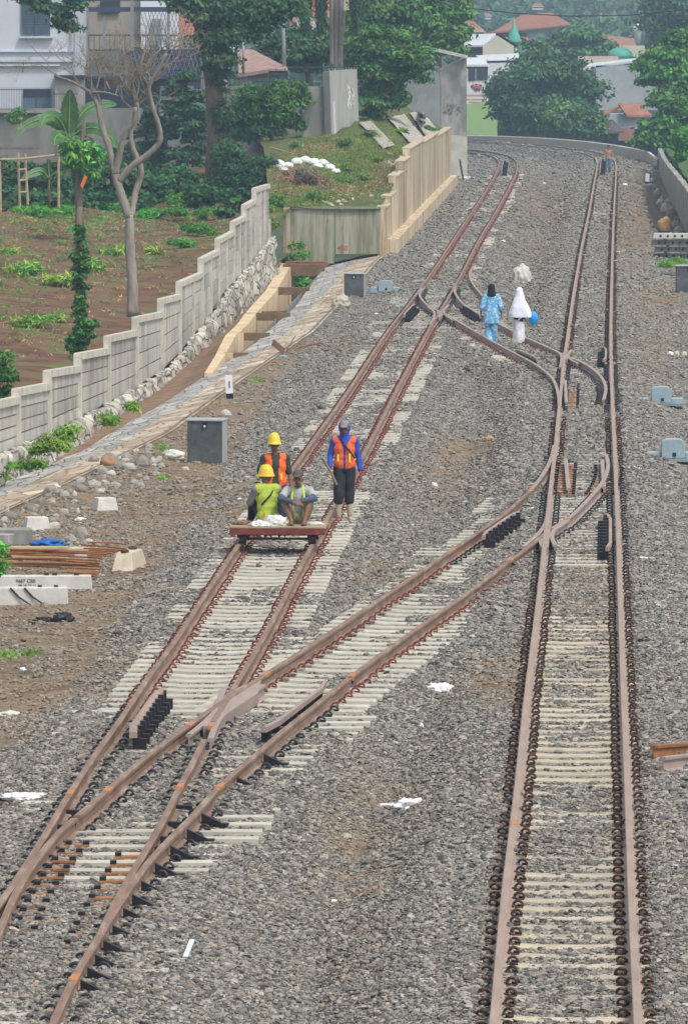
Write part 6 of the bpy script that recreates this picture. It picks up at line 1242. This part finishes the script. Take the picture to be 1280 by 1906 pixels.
b = MB(); b.loft([(0, 0, .58, .235, .17, .05), (0, 0, .75, .225, .165, .04), (0, 0, .95, .195, .15), (0, 0, 1.12, .17, .13), (0, 0, 1.30, .185, .12), (0, 0, 1.40, .11, .09)], n=20)
for s in 'LR': b.cap(J['s' + s], J['e' + s], .078, .082); b.cap(J['e' + s], J['e' + s].lerp(J['w' + s], .25), .082, .085)
remeshed('tunic', b, .015, 2, m_pat, t, disp=(.02, .12))
b = MB()
for x in (-1, 1): b.cap((x * .08, 0, .80), (x * .09, -.03 * x, .48), .10, .085); b.cap((x * .09, -.03 * x, .48), (x * .07, .05 * x, .12), .088, .095)
remeshed('trousers', b, .015, 2, m_pat, t, disp=(.02, .12))
b = MB(); b.ell((0, .01, 1.575), (.105, .12, .13)); b.ell((0, .03, 1.46), (.115, .115, .13)); b.ell((0, .03, 1.38), (.135, .12, .08)); remeshed('headscarf', b, .013, 2, cloth('black_scarf', (.012, .013, .022), .3), t)
D = 165.6; t = person('woman in long white headscarf and floral skirt walking away with a blue bag', (XY(966, D), D, -.23), R(180), .90)
b = MB(); ex = MB(); torso(b, (0, 0, .92), (0, 0, 1.2), (0, 0, 1.40), sh=((-.16, 0, 1.32), (.16, 0, 1.32))); b.cap((0, 0, 1.3), (0, 0, 1.5), .05, .05); head(b, ex, (0, -.01, 1.54))
for x in (-1, 1): b.cap((x * .08, 0, .88), (x * .08, 0, .48), .08, .055); b.cap((x * .08, 0, .48), (x * .08, .03 * x, .08), .055, .035); b.cap((x * .08, .03 * x, .05), (x * .08, .03 * x - .13, .03), .033, .026)
b.cap((.16, 0, 1.30), (.27, 0, 1.05), .045, .036); b.cap((.27, 0, 1.05), (.33, 0, .86), .036, .025); hand(b, (.33, 0, .86), (.1, 0, -1), (-1, 0, 0), 1, .9, 1)
b.cap((-.16, 0, 1.30), (-.30, .0, 1.10), .045, .036); b.cap((-.30, .0, 1.10), (-.39, .0, .93), .036, .025); hand(b, (-.39, .0, .93), (-.3, 0, -1), (1, 0, 0), 1, 1.2, -1)
remeshed('body', b, .014, 3, BM, t, extra=ex)
b = MB(); b.ell((0, .01, 1.57), (.108, .12, .12)); b.loft([(-.03, .02, .82, .34, .20, .06), (-.03, .02, .92, .345, .20, .05), (-.02, .02, 1.10, .28, .19, .04), (0, .01, 1.28, .20, .16, .02), (0, .01, 1.42, .14, .13), (0, .01, 1.52, .11, .12), (0, .01, 1.60, .095, .11)], n=40); remeshed('headscarf', b, .014, 2, cloth('white_scarf', (.72, .74, .84), .05, scale=4), t, disp=(.015, .15))
b = MB(); b.loft([(0, 0, .70, .17, .14), (0, 0, .90, .17, .13), (0, 0, 1.2, .16, .12)]); remeshed('blouse', b, .015, 2, MATS['cloth_black_scarf'], t)
b = MB(); b.loft([(.01, 0, .05, .18, .15, .05), (.01, 0, .3, .175, .15, .05), (.01, 0, .6, .17, .14, .03), (0, 0, .84, .165, .13)], n=30); remeshed('skirt', b, .015, 1, mat('floral', (.55, .53, .58), .9, .3, 9, col2=(.78, .76, .82), mix=.4), t, disp=(.02, .12))
crumple('plastic_bag', 'bright blue plastic bag hanging from the hand of the white scarfed woman', 'bag', (XY(992, 165.6), 165.6, .33), (.115, .09, .17), mat('bag_blue', (.015, .30, .72), .4, .12, 9), 9, .12, 2.5, .9)
b = MB(); c = Vector((XY(992, 165.6), 165.6, .56)); b.tube([c, c + Vector((-.02, 0, .10))], .012, 6); bpy.data.objects  # knot
o = b.build('bag_handle', MATS['bag_blue'], None); o.parent = [q for q in bpy.data.objects if q.name == 'plastic_bag'][0]; o.matrix_parent_inverse = Matrix.Translation(-o.parent.location)
# --- far shirtless man
D = 371; t = person('shirtless man in blue trousers walking on the far curve', (XY(1131, D), D, -.24), 0, .97)
b = MB(); ex = MB(); torso(b, (0, 0, .95), (0, 0, 1.25), (0, 0, 1.44), sh=((-.18, 0, 1.38), (.18, 0, 1.38))); b.cap((0, 0, 1.3), (0, 0, 1.54), .055, .05); head(b, ex, (0, -.02, 1.60))
for x in (-1, 1): b.cap((x * .09, 0, .9), (x * .09, -.03 * x, .5), .08, .055); b.cap((x * .09, -.03 * x, .5), (x * .08, .1 * x, .08), .055, .035); b.cap((x * .08, .1 * x, .06), (x * .08, .1 * x - .14, .03), .03, .025); b.cap((x * .18, 0, 1.38), (x * .25, 0, 1.1), .05, .04); b.cap((x * .25, 0, 1.1), (x * .22, -.14, .9), .04, .027); hand(b, (x * .22, -.14, .9), (0, -.3, -1), (-x, 0, 0), 1, .6, x)
remeshed('body', b, .016, 2, [mat('skin_pale', (.36, .19, .12), .6, .1, 5), m_eye, m_dk, m_lip], t, extra=ex)
b = MB(); b.ell((0, 0, .93), (.16, .12, .12)); [b.cap((x * .09, 0, .9), (x * .09, -.03 * x, .5), .095, .08) and b.cap((x * .09, -.03 * x, .5), (x * .08, .06 * x, .22), .08, .07) for x in (-1, 1)]; remeshed('trousers', b, .016, 2, cloth('pale_denim', (.13, .2, .3), .2), t)
b = MB(); b.ell((0, 0, 1.66), (.09, .11, .08)); b.build('hair', m_dk, t, False)
# ---------------------------------------------------------------- trackside equipment
def cabinet(label, x0, x1, yb, yt, group, rz=.12, mcol=(.085, .093, .10)):
    p = G((x0 + x1) / 2, yb); s = p.y / F; wd = (x1 - x0) * s; hh = (yb - yt) * s; t = T('equipment_cabinet', label, 'cabinet', p, rz, group)
    mm = mat('cabinet_dark', mcol, .7, .3, 4, bump=.003, bscale=14, col2=(.13, .14, .145)); b = MB(); b.box((0, .25, hh * .47), (wd * .9, .5, hh * .95)); b.build('body', mm, t, False, bevel=.012)
    b = MB(); b.box((0, .25, hh * .965), (wd * .96, .56, hh * .05)); b.build('lid', mat('cabinet_lit', (.34, .36, .37), .6, .15, 5), t, False, bevel=.01)
    b = MB(); b.box((wd * .46, .25, hh * .47), (.02, .5, hh * .93)); b.build('side_panel', MATS['cabinet_lit'], t, False)  # right side and lid painted paler for the light falling on them
    b = MB(); b.box((0, -.006, hh * .86), (.09, .02, .10)); o = b.build('lock_plate', m_blk, t, False); b = MB(); b.tube([(0, -.02, hh * .83), (0, -.045, hh * .83)], .022, 8); b.build('padlock', m_wht, o, False)
    return t
cabinet('large dark grey equipment cabinet beside the white sack at the left slope', 345, 418, 862, 779, 'dark equipment cabinets', -.14)
cabinet('smaller dark grey equipment cabinet by the pale cloth heap near the drain', 638, 679, 552, 508, 'dark equipment cabinets', -.08)
cabinet('dark grey equipment cabinet cut by the right edge below the sleeper stack', 1255, 1306, 545, 493, 'dark equipment cabinets', .0)
m_pm = mat('machine_grey', (.27, .35, .39), .45, .1, 5, spec=.5)
def machine(label, x0, x1, yb, hpx, cx, cw, ch, group='point machines'):
    p = G((x0 + x1) / 2, yb); s = p.y / F; t = T('point_machine', label, 'point machine', p, 0, group); X = lambda x: (x - (x0 + x1) / 2) * s
    b = MB(); b.box(((X(x0) + X(cx - cw / 2)) / 2, .2, hpx * s * .5 + .02), (X(cx - cw / 2) - X(x0), .34, hpx * s)); b.box(((X(x1) + X(cx + cw / 2)) / 2, .2, hpx * s * .5 + .02), (X(x1) - X(cx + cw / 2), .34, hpx * s)); b.build('end_box', m_pm, t, False, bevel=.015)
    b = MB(); b.box((X((x0 + x1) / 2), .05, .02), (X(x1) - X(x0), .5, .05)); b.build('base_plate', mat('machine_base', (.2, .25, .28), .6, .15, 5), t, False)
    w_ = cw * s; hh = ch * s; n = 12; sec = [(-w_ / 2, 0), (-w_ / 2, hh * .55)] + [(-w_ / 2 * math.cos(math.pi * k / n) ** 1 if False else w_ / 2 * -math.copysign(abs(math.cos(math.pi * k / n)) ** .6, math.cos(math.pi * k / n)), hh * .55 + hh * .45 * math.sin(math.pi * k / n) ** .6) for k in range(1, n)] + [(w_ / 2, hh * .55), (w_ / 2, 0)]
    b = MB(); q0 = [Vector((X(cx) + a, -.02, .05 + z)) for a, z in sec]; q1 = [v + Vector((0, .42, 0)) for v in q0]; n = len(sec); b.add(q0 + q1, [tuple(range(n)), tuple(range(2 * n - 1, n - 1, -1))] + [(i, (i + 1) % n, (i + 1) % n + n, i + n) for i in range(n)]); b.build('cover', m_pm, t, False, bevel=.008)
    b = MB(); b.box((X(cx) + w_ * .05, -.03, .05 + hh * .2), (.06, .02, .07)); b.build('keyhole', m_blk, t, False)
    b = MB(); b.tube([(X(x0) + .05, .2, .05), (X(x0) - .35, .2, .02)], .018, 8); b.build('drive_rod', mat('rod_steel', (.3, .3, .3), .5, .2, 5), t, False)
machine('grey blue point machine nearer the camera, cut by the right edge', 1203, 1294, 858, 14, 1252, 44, 36); machine('grey blue point machine farther up on the right of the far crossover', 1188, 1272, 754, 11, 1230, 37, 30); machine('small grey blue point machine beside the left track and the cabinet', 689, 744, 545, 9, 717, 27, 20)
def kmpost(label, x, yb, wpx, hpx, digit=None, tilt=0):
    p = G(x, yb); s = p.y / F; w_ = wpx * s; h_ = hpx * s; t = T('marker_post', label, 'marker post', p, 0, 'white trackside marker posts'); r = Matrix.Rotation(tilt, 3, 'Y')
    vs = [(-w_ / 2, 0), (w_ / 2, 0), (w_ / 2, .94), (w_ * .1, 1), (-w_ / 2, .95)]
    for nm, a, c_, m_ in (('base', 0, .27, m_blk), ('post', .27, 1, m_wht)):
        b = MB(); pr = [(-w_ / 2, a), (w_ / 2, a), (w_ / 2, c_ * .97 if c_ == 1 else c_), (-w_ / 2, c_)]; q0 = [r @ Vector((x_, 0, z * h_)) for x_, z in pr]; q1 = [v + Vector((0, w_ * .9, 0)) for v in q0]; b.add(q0 + q1, [(0, 1, 2, 3), (7, 6, 5, 4)] + [(i, (i + 1) % 4, (i + 1) % 4 + 4, i + 4) for i in range(4)]); o = b.build(nm, m_, t, False)
    if digit: lettering(digit, Matrix.Translation((-.012, -.012, h_ * .48)) @ Matrix.Rotation(R(90), 4, 'X'), h_ * .42, t, world=False)
    b = MB(); b.box((0, w_ * .45, -.01), (w_ * 2.6, w_ * 2, .08)); b.build('footing', m_conc, t, False)
kmpost('white marker post with black foot and number 1 on the paved slope', 428, 745, 13, 47, '1', R(-3)); kmpost('white marker post with black foot at the corner of the ochre wall', 718, 463, 7, 22, 'I', R(-3)); kmpost('white marker post with black foot beyond the ochre wall end', 843, 348, 7, 21, 'I', R(2)); kmpost('white marker post with black foot by the right hand ditch', 1203, 343, 7, 20, None, R(4)); kmpost('tiny white marker at the far parapet beside the grey building', 887, 258.5, 5, 10)
b = MB(); p = G(838, 345); b.box(p + Vector((0, .4, .22)), (.28, .3, .44)); meta(b.build('black_box', m_blk, None), 'small black box behind the marker post at the ochre wall end', 'box')
b = MB(); b.bar(G(1221, 305, 0), G(1221, 305, 0) + Vector((.2, 0, 1.0)), .12, .12, up=(0, 1, 0)); meta(b.build('timber_post', m_bark, None), 'leaning dark timber post against the parapet end', 'post')
b = MB(); b.bar(G(862, 338, 0), G(857, 338, 0) + Vector((-.05, 0, 1.2)), .10, .10, up=(0, 1, 0)); meta(b.build('timber_post', m_bark, None), 'dark timber post leaning at the foot of the grey building', 'post')
# ---------------------------------------------------------------- litter, sacks, rubble
m_rock = mat('rock', (.27, .25, .225), .95, .3, 6, objrand=.3, bump=.01, bscale=20); m_rockb = mat('rock_brown', (.33, .19, .10), .95, .3, 6); m_blkp = mat('black_plastic', (.02, .02, .022), .4, .3, 9)
def lit(name, label, cat, x, y, wpx, hpx, m, seed, amp=.35, freq=2.5, group=None, sub=4, dy=.8, flat=.35, sharp=1):
    p = G(x, y); s = p.y / F; return crumple(name, label, cat, p + Vector((0, 0, -.01)), (wpx * s / 2.3, wpx * s / 2.3 * dy, hpx * s / 1.75), m, seed, amp, freq, flat, group, sub, 0, sharp)
lit('plastic_bag', 'tall pale crumpled plastic bag standing on ballast beyond the women', 'bag', 970, 527, 36, 42, mat('bag_pale', (.52, .51, .46), .6, .08, 5), 11, .34, 2.4, dy=.6, flat=.3)
lit('plastic_bag', 'white crumpled bag on the ballast between crossover and right track', 'bag', 820, 1288, 54, 22, m_wht, 12, .4); lit('cloth_rag', 'long white cloth rag in the hollow between the tracks', 'rag', 762, 1504, 50, 22, m_wht, 13, .5, 2.0); lit('cloth_rag', 'flat white end of rag in the hollow left of the larger rag', 'rag', 724, 1501, 46, 9, m_wht, 14, .3)
lit('cloth_rag', 'dirty white strip of cloth at the left edge beside the rails', 'rag', 45, 1484, 96, 12, m_wht, 15, .35); lit('plastic_scrap', 'small white scrap at the left edge below the cloth strip', 'scrap', 6, 1520, 22, 7, m_wht, 16); lit('cloth_rag', 'pale green and white rag on the dirt at the left edge', 'rag', 20, 1331, 60, 10, mat('rag_pale', (.55, .58, .5), .8, .2, 9), 17)
lit('sack', 'white sack lying against the large dark cabinet', 'sack', 322, 852, 48, 20, m_sack, 18, .2, 1.6); lit('sack', 'white sacks bundle by the post at the foot of the grey building', 'sack', 868, 335, 34, 8, m_sack, 19, .4); lit('cloth_heap', 'dirty pale cloth heap left of the smaller cabinet', 'cloth heap', 634, 570, 36, 24, mat('cloth_dirty', (.45, .42, .36), .9, .2, 9), 20, .4); lit('tarpaulin', 'crumpled blue tarpaulin piece among the loose sleepers', 'tarpaulin', 91, 1016, 64, 17, mat('tarp_blue', (.02, .12, .38), .5, .25, 9), 21, .45, 2.2)
lit('black_plastic', 'torn black plastic sheet on the dirt below the loose sleepers', 'plastic', 118, 1157, 36, 20, m_blkp, 22, .6); lit('black_plastic', 'flat black plastic scrap left of the torn black sheet', 'plastic', 84, 1156, 40, 10, m_blkp, 23, .6); lit('stone', 'orange brown stone on the ballast between the crossovers', 'stone', 910, 820, 19, 14, mat('rock_orange', (.42, .27, .13), .9, .2, 6), 24, .2, sharp=0, sub=3); lit('black_plastic', 'small black scrap on the ballast mound below the women', 'plastic', 866, 692, 14, 9, m_blkp, 25, .5); lit('black_plastic', 'black scrap on the ballast at the bottom of the hollow', 'plastic', 632, 1800, 30, 9, m_blkp, 26, .5)
for i, (x, y, w_, h_, lab) in enumerate(((808, 904, 12, 8, 'small white scrap below the orange brown stone'), (783, 1352, 9, 9, 'small white lump below the crumpled bag'), (1247, 660, 16, 7, 'white scrap right of the track by the pale stones'), (1176, 873, 16, 8, 'white scrap between right track and near point machine'), (1195, 1040, 26, 6, 'flat white scrap right of the near crossover'), (618, 1678, 22, 7, 'grey plastic scrap in the lower hollow'), (43, 1247, 12, 8, 'clear plastic cup on the brown dirt'), (993, 800, 7, 5, 'tiny white scrap left of the main rail'), (990, 950, 18, 8, 'white paper by the near crossover chairs'), (700, 585, 8, 4, 'tiny scrap left of the left track'), (1150, 470, 8, 4, 'tiny white scrap right of the far straight'), (935, 450, 10, 4, 'pale scrap on the ballast beyond the standing bag'), (1012, 342, 8, 3, 'tiny white scrap in the middle of the far ballast'), (1161, 345, 12, 5, 'grey scrap right of the far rail bend'), (150, 968, 22, 7, 'white paper among the rubble by the concrete block'), (446, 930, 10, 5, 'pale stone chip left of the trolley'))):
    lit('litter_scrap', lab, 'litter', x, y, w_, h_, m_wht, 30 + i, .4)
lit('plastic_scrap', 'small yellow wrapper right of the main rail', 'litter', 1153, 826, 9, 7, mat('wrap_yel', (.7, .6, .05), .5, .1, 9), 50); lit('plastic_scrap', 'small yellow wrapper on the ballast at the right edge', 'litter', 1247, 1157, 9, 6, MATS['wrap_yel'], 51); lit('plastic_scrap', 'tiny blue scrap in the middle ballast above the crossover', 'litter', 867, 935, 18, 5, mat('scrap_blue', (.25, .42, .6), .5, .2, 9), 52)
for i, (x, y, lab) in enumerate(((1258, 662, 'pale stone right of the white scrap, left of two'), (1272, 663, 'pale stone near the right edge, right of two'))): lit('stone', lab, 'stone', x, y, 13, 13, mat('stone_pale', (.5, .47, .4), .9, .15, 6), 60 + i, .2, sharp=0, sub=3)
q = random.Random(4); n_ = 0
for (x, y, w_, h_) in [(205, 862, 34, 22), (265, 868, 32, 20), (240, 876, 26, 18), (225, 872, 24, 16), (190, 880, 22, 14), (286, 862, 18, 12), (150, 915, 26, 16), (96, 920, 30, 20), (120, 925, 22, 14), (175, 905, 26, 14), (60, 950, 24, 16), (100, 985, 26, 16), (150, 1000, 30, 22), (132, 1010, 22, 16), (165, 1014, 22, 14), (150, 1050, 34, 26), (120, 1045, 18, 12), (150, 900, 18, 14), (250, 900, 18, 10), (215, 905, 20, 10), (300, 870, 14, 10), (180, 1070, 16, 10), (20, 965, 26, 14), (420, 775, 20, 14), (75, 1010, 20, 12), (238, 858, 24, 16), (345, 875, 14, 8), (175, 858, 20, 12)] + [(q.uniform(-5, 300), 0, q.uniform(8, 18), q.uniform(6, 11)) for _ in range(70)]:
    if y == 0: y = 985 - x * .43 + q.uniform(-40, 45)
    n_ += 1; lit('rubble_rock', 'grey brown rubble rock in the heap along the paved slope', 'rock', x, y, w_ * 1.2, h_ * 1.25, m_rock if n_ % 3 else mat('rock_light', (.42, .40, .36), .95, .25, 6, objrand=.25), 100 + n_, .28, 1.3, 'rubble rocks along the slope', 2, sharp=0)
lit('brick', 'reddish brown brick lump in the rubble near the large cabinet', 'brick', 203, 866, 36, 22, m_rockb, 71, .2, 1.2, sharp=0, sub=3)
q = random.Random(6)
for i, (x, y, w_, h_) in enumerate(((1236, 421, 24, 24), (1246, 402, 18, 22), (1229, 375, 14, 13), (1237, 388, 16, 16), (1222, 357, 12, 12), (1254, 418, 16, 14), (1217, 345, 10, 8), (1243, 376, 14, 14), (1262, 425, 16, 12), (1212, 333, 10, 7), (1232, 365, 10, 9), (1250, 390, 14, 15))):
    p = G(x, y); s = p.y / F; crumple('boulder', 'large orange brown boulder in the ditch above the sleeper stack' if i == 0 else 'grey boulder in the ditch along the right wall, %s from the sleeper stack' % {8: 'first', 5: 'second', 1: 'third', 11: 'fourth', 3: 'fifth', 7: 'sixth', 2: 'seventh', 10: 'eighth', 4: 'ninth', 6: 'tenth', 9: 'last'}.get(i, 'tenth'), 'boulder', (p.x, p.y, -.62), (w_ * s / 1.7, w_ * s / 1.7, h_ * s / 1.2), MATS['rock_orange'] if i == 0 else m_rock, 80 + i, .2, 1.2, .3, None if i == 0 else 'boulders in the right ditch', 3, 0, 0)
# concrete blocks, loose sleepers, timber, rods on the left
def block(name, label, cat, x0, x1, yb, yt, m, depth=.5, rz=0, group=None, taper=1, extra=None, dz=0):
    p = G((x0 + x1) / 2, yb); s = p.y / F; h_ = (yb - yt) * s; w_ = (x1 - x0) * s; b = MB(); b.box((0, depth / 2, h_ / 2 + dz), (w_, depth, h_), taper=taper); t = T(name, label, cat, p, rz, group); b.build('body', m, t, False, bevel=.008)
    return t, w_, h_, s
m_cw = mat('concrete_white', (.55, .54, .51), .9, .15, 5, bump=.004, bscale=25); m_cc = mat('concrete_cream', (.50, .44, .34), .9, .2, 5)
t, w_, h_, s = block('loose_sleeper', 'pale loose sleeper with stencilled lettering lying left, upper of two', 'sleeper', -120, 172, 1098, 1072, m_cw, .24, .02, 'loose sleepers on the left dirt', .985); lettering('N67 C50', Matrix.Translation((.18, -.004, h_ * .52)) @ Matrix.Rotation(R(90), 4, 'X'), .075, t, world=False); lettering('08 19 22 11', Matrix.Translation((.20, -.004, h_ * .22)) @ Matrix.Rotation(R(90), 4, 'X'), .055, t, world=False)
for k in (-.02, .10, .42): b = MB(); b.box((k * 1.0 + .5, .12, h_ + .015), (.07, .06, .04)); b.build('rail_clip', m_clipd, t, False)
t, w_, h_, s = block('loose_sleeper', 'pale loose sleeper lying left below the lettered one with black straps', 'sleeper', -140, 128, 1128, 1094, m_cw, .24, .03, 'loose sleepers on the left dirt', .985)
for k in (-.10, .10): b = MB(); b.tube([(k + .3, -.01, h_), (k + .42, -.02, h_ * .5), (k + .6, -.06, .01)], .014, 6); b.build('strap', m_blk, t, False)
for k in (.62, .85): b = MB(); b.box((k, .12, h_ + .012), (.06, .05, .035)); b.build('rail_clip', m_clipd, t, False)
block('concrete_block', 'white concrete block among rubble, left of two, by the grey slabs', 'block', 48, 96, 988, 963, m_cw, .3, .25, 'white concrete blocks in the rubble', .8); block('concrete_block', 'white concrete block among rubble, right of two, higher up', 'block', 180, 222, 951, 927, m_cw, .3, .35, 'white concrete blocks in the rubble', .8)
t, w_, h_, s = block('loose_sleeper', 'cream coloured sleeper end with rusty clips right of the rods', 'sleeper', 207, 248, 1064, 1030, m_cc, 1.1, -.17, 'loose sleepers on the left dirt', .7)
for k in (.2, .8): b = MB(); b.ell((0, k, h_ + .02), (.07, .06, .035)); b.build('rail_clip', m_clipd, t, False)
block('concrete_slab', 'grey broken concrete slab at the left edge behind the blue tarpaulin', 'slab', -20, 62, 1014, 986, m_conc, .5, .1); block('concrete_slab', 'tilted grey slab piece at the very left edge', 'slab', -20, 18, 1030, 995, m_conc, .3, -.3); block('timber', 'yellowish plank of timber below the blue tarpaulin', 'timber', 20, 128, 1040, 1018, mat('plank_yellow', (.42, .33, .20), .85, .2, 4), .2, .04); block('timber', 'short cream timber piece right of the yellowish plank', 'timber', 126, 160, 1038, 1020, m_cc, .3, -.2)
m_rod = mat('rod_rust', (.26, .115, .05), .8, .35, 8)
q = random.Random(3)
for i, (xa, xb, y, k) in enumerate(((15, 205, 1052, 6), (10, 188, 1072, 8), (160, 240, 1040, 4), (120, 185, 1086, 4))):
    b = MB()
    for j in range(k):
        dy_ = q.uniform(-5, 5); p = G(xa + q.uniform(-6, 6), y + dy_); r_ = G(xb + q.uniform(-14, 4), y + dy_ + q.uniform(-4, 4)); up = Vector((0, 0, .16 + .02 * j)); b.tube([p + up, p.lerp(r_, .5) + up * .95, r_ + up * .8], .014, 6)
    meta(b.build('steel_rods', m_rod, None), ('upper bundle of rusty steel rods lying across the left dirt', 'lower thicker bundle of rusty steel rods across the left dirt', 'short rusty rods ending at the cream sleeper', 'short rusty rod ends above the lettered sleeper')[i], 'steel rods', 'rusty rod bundles on the left')
for i, (a, c_) in enumerate((((1214, 1414), (1330, 1404)), ((1232, 1436), (1330, 1424)))):
    p = G(*a, .16); r_ = G(*c_, .16); o = sweep('rail_offcut', [p, r_], m_rod if i == 0 else m_railp, None); meta(o, ('rusty orange rail offcut lying at the right edge, upper of two', 'plum brown rail offcut lying at the right edge, lower of two')[i], 'rail', 'rail offcuts at the right edge')
# stack of long sleepers on the right
p0 = G(1212, 478)
for i in range(4):
    D = 236 - i * .3; s = D / F; z0 = -.42 + i * .255; xl = XY((1212, 1216, 1210, 1214)[i], D); t = T('stacked_sleeper', ('lowest concrete sleeper of the stack on the right', 'second lowest concrete sleeper of the stack on the right', 'second highest concrete sleeper of the stack on the right', 'topmost paler concrete sleeper of the stack on the right')[i], 'sleeper', (xl, D, z0), -.12, 'sleepers stacked on the right')
    b = MB(); b.box((1.1, .15, .10), (2.2, .28, .2), taper=.97); b.build('body', m_cw if i == 3 else m_conc, t, False, bevel=.01)
    for k in range(7): b = MB(); b.tube([(.28 + k * .26, -.004, .10), (.28 + k * .26, .04, .10)], .045, 10); b.build('bolt_hole', m_blk, t, False)
    if i < 3:
        b = MB(); b.box((.5, .15, .225), (.1, .25, .045)); b.box((1.7, .15, .225), (.1, .25, .045)); b.build('packing', m_bark, t, False)
lit('helmet_bag', 'small blue grey bundle on top of the sleeper stack', 'bag', 1246, 452, 10, 10, MATS['scrap_blue'], 90)
bpy.data.objects['helmet_bag'].location = (XY(1246, 235.2), 235.2, .38)
# bent rusty plate, sticks
b = MB(); a = G(506, 652); c_ = G(528, 660); d_ = G(545, 650); b.quad(a + Vector((0, 0, .12)), c_ + Vector((0, 0, .0)), c_ + Vector((.05, .35, .12)), a + Vector((.05, .35, .26))); b.quad(c_, d_ + Vector((0, 0, .28)), d_ + Vector((.06, .35, .34)), c_ + Vector((.05, .35, .1)))
o = b.build('bent_plate', MATS['rust_steel'], None); sm2 = o.modifiers.new('s', 'SOLIDIFY'); sm2.thickness = .02; meta(o, 'bent rusty brown steel plate on the paved slope above the post', 'plate'); lit('plastic_scrap', 'light blue scrap under the bent rusty plate', 'litter', 527, 664, 16, 5, MATS['scrap_blue'], 53)
def stick(label, a, c_, r_, m=m_bark, dz=.03): b = MB(); b.tube([G(*a, dz), G((a[0] + c_[0]) / 2, (a[1] + c_[1]) / 2, dz * 2), G(*c_, dz)], r_, 6); return meta(b.build('stick', m, None), label, 'stick')
stick('thin dry stick lying on the ballast left of the left track', (272, 1111), (342, 1096), .012, mat('stick_dry', (.34, .27, .2), .9, .2, 9)); stick('rusty bar lying right of the bent plate', (545, 652), (600, 640), .02, m_rod)
b = MB(); a = G(345, 1790); b.bar(a + Vector((0, 0, .04)), a + Vector((.05, .42, .13)), .045, .012); meta(b.build('metal_strip', mat('strip_pale', (.55, .6, .62), .4, .1, 5), None), 'pale metal strip lying on a sleeper end at the lower left', 'strip')
# mound details placed on the mound surface
from mathutils.bvhtree import BVHTree
def bvh(o): me = o.data; M = o.matrix_world; return BVHTree.FromPolygons([M @ v.co for v in me.vertices], [tuple(p.vertices) for p in me.polygons])
bm_ = bvh([o for o in bpy.data.objects if o.name == 'grassy_mound'][0])
def on(bv, x, y):
    d = ray(x, y); h = bv.ray_cast(Vector((0, 0, CH)), d.normalized()); return h[0]
for i, (x, y, w_, h_) in enumerate(((520, 312, 20, 16), (536, 312, 18, 12), (552, 306, 20, 13), (568, 304, 22, 14), (584, 306, 20, 12), (600, 308, 20, 13), (614, 316, 18, 12), (625, 322, 16, 9), (528, 318, 16, 8), (592, 312, 18, 9))):
    p = on(bm_, x, y)
    if p: s = p.y / F; crumple('sandbag', '%s white sandbag from the left in the row on the mound' % ('first', 'third', 'fourth', 'fifth', 'sixth', 'eighth', 'ninth', 'tenth', 'second', 'seventh')[i], 'sandbag', p, (w_ * s / 1.9, w_ * s / 2.4, h_ * s / 1.5), m_wht, 200 + i, .22, 1.8, .35, 'white sandbags on the mound', 3)
p = on(bm_, 572, 345); s = p.y / F
bl = clumps(p + Vector((0, 0, .2)), (48 * s, .8, 22 * s), 34, .16, 301, .1); o = leafobj('brush_heap', [leaves(5200, bl, .30, (.14, .105, .075), 302, elong=9, droop=.2)], None); meta(o, 'heap of dry brown brushwood below the white sandbags', 'brush heap')
b = MB(); b.tube([on(bm_, 503, 283) + Vector((0, 0, .2)), on(bm_, 545, 302) + Vector((0, 0, .35))], .04, 6) if on(bm_, 503, 283) else None
if b.v: meta(b.build('bamboo_stick', mb_, None), 'bamboo stick lying beside the white sandbags', 'stick')
q = random.Random(8)
for i, (x, y) in enumerate([(q.uniform(595, 690), q.uniform(362, 384)) for _ in range(16)] + [(q.uniform(720, 750), q.uniform(285, 312)) for _ in range(10)] + [(q.uniform(770, 815), q.uniform(225, 258)) for _ in range(8)]):
    p = on(bm_, x, y)
    if p: s = p.y / F; crumple('rubble_stone', 'pale rubble stone scattered on the mound', 'stone', p, (q.uniform(4, 9) * s / 1.5, .15, q.uniform(3, 6) * s / 1.5), MATS['stone_pale'], 400 + i, .25, 1.3, .3, 'pale stones on the mound', 2, 0, 0)
# ---------------------------------------------------------------- haze
b = MB(); b.box((60, 1110, 17), (760, 2460, 50)); hz = b.build('haze', [], None)
m = bpy.data.materials.new('haze_air'); m.use_nodes = True; n = m.node_tree.nodes; n.remove(n['Principled BSDF'])
pv = n.new('ShaderNodeVolumePrincipled'); pv.inputs['Color'].default_value = (.55, .78, 1, 1); pv.inputs['Density'].default_value = .00044; pv.inputs['Anisotropy'].default_value = .2
m.node_tree.links.new(pv.outputs[0], n['Material Output'].inputs['Volume']); hz.data.materials.append(m); hz['kind'] = 'stuff'
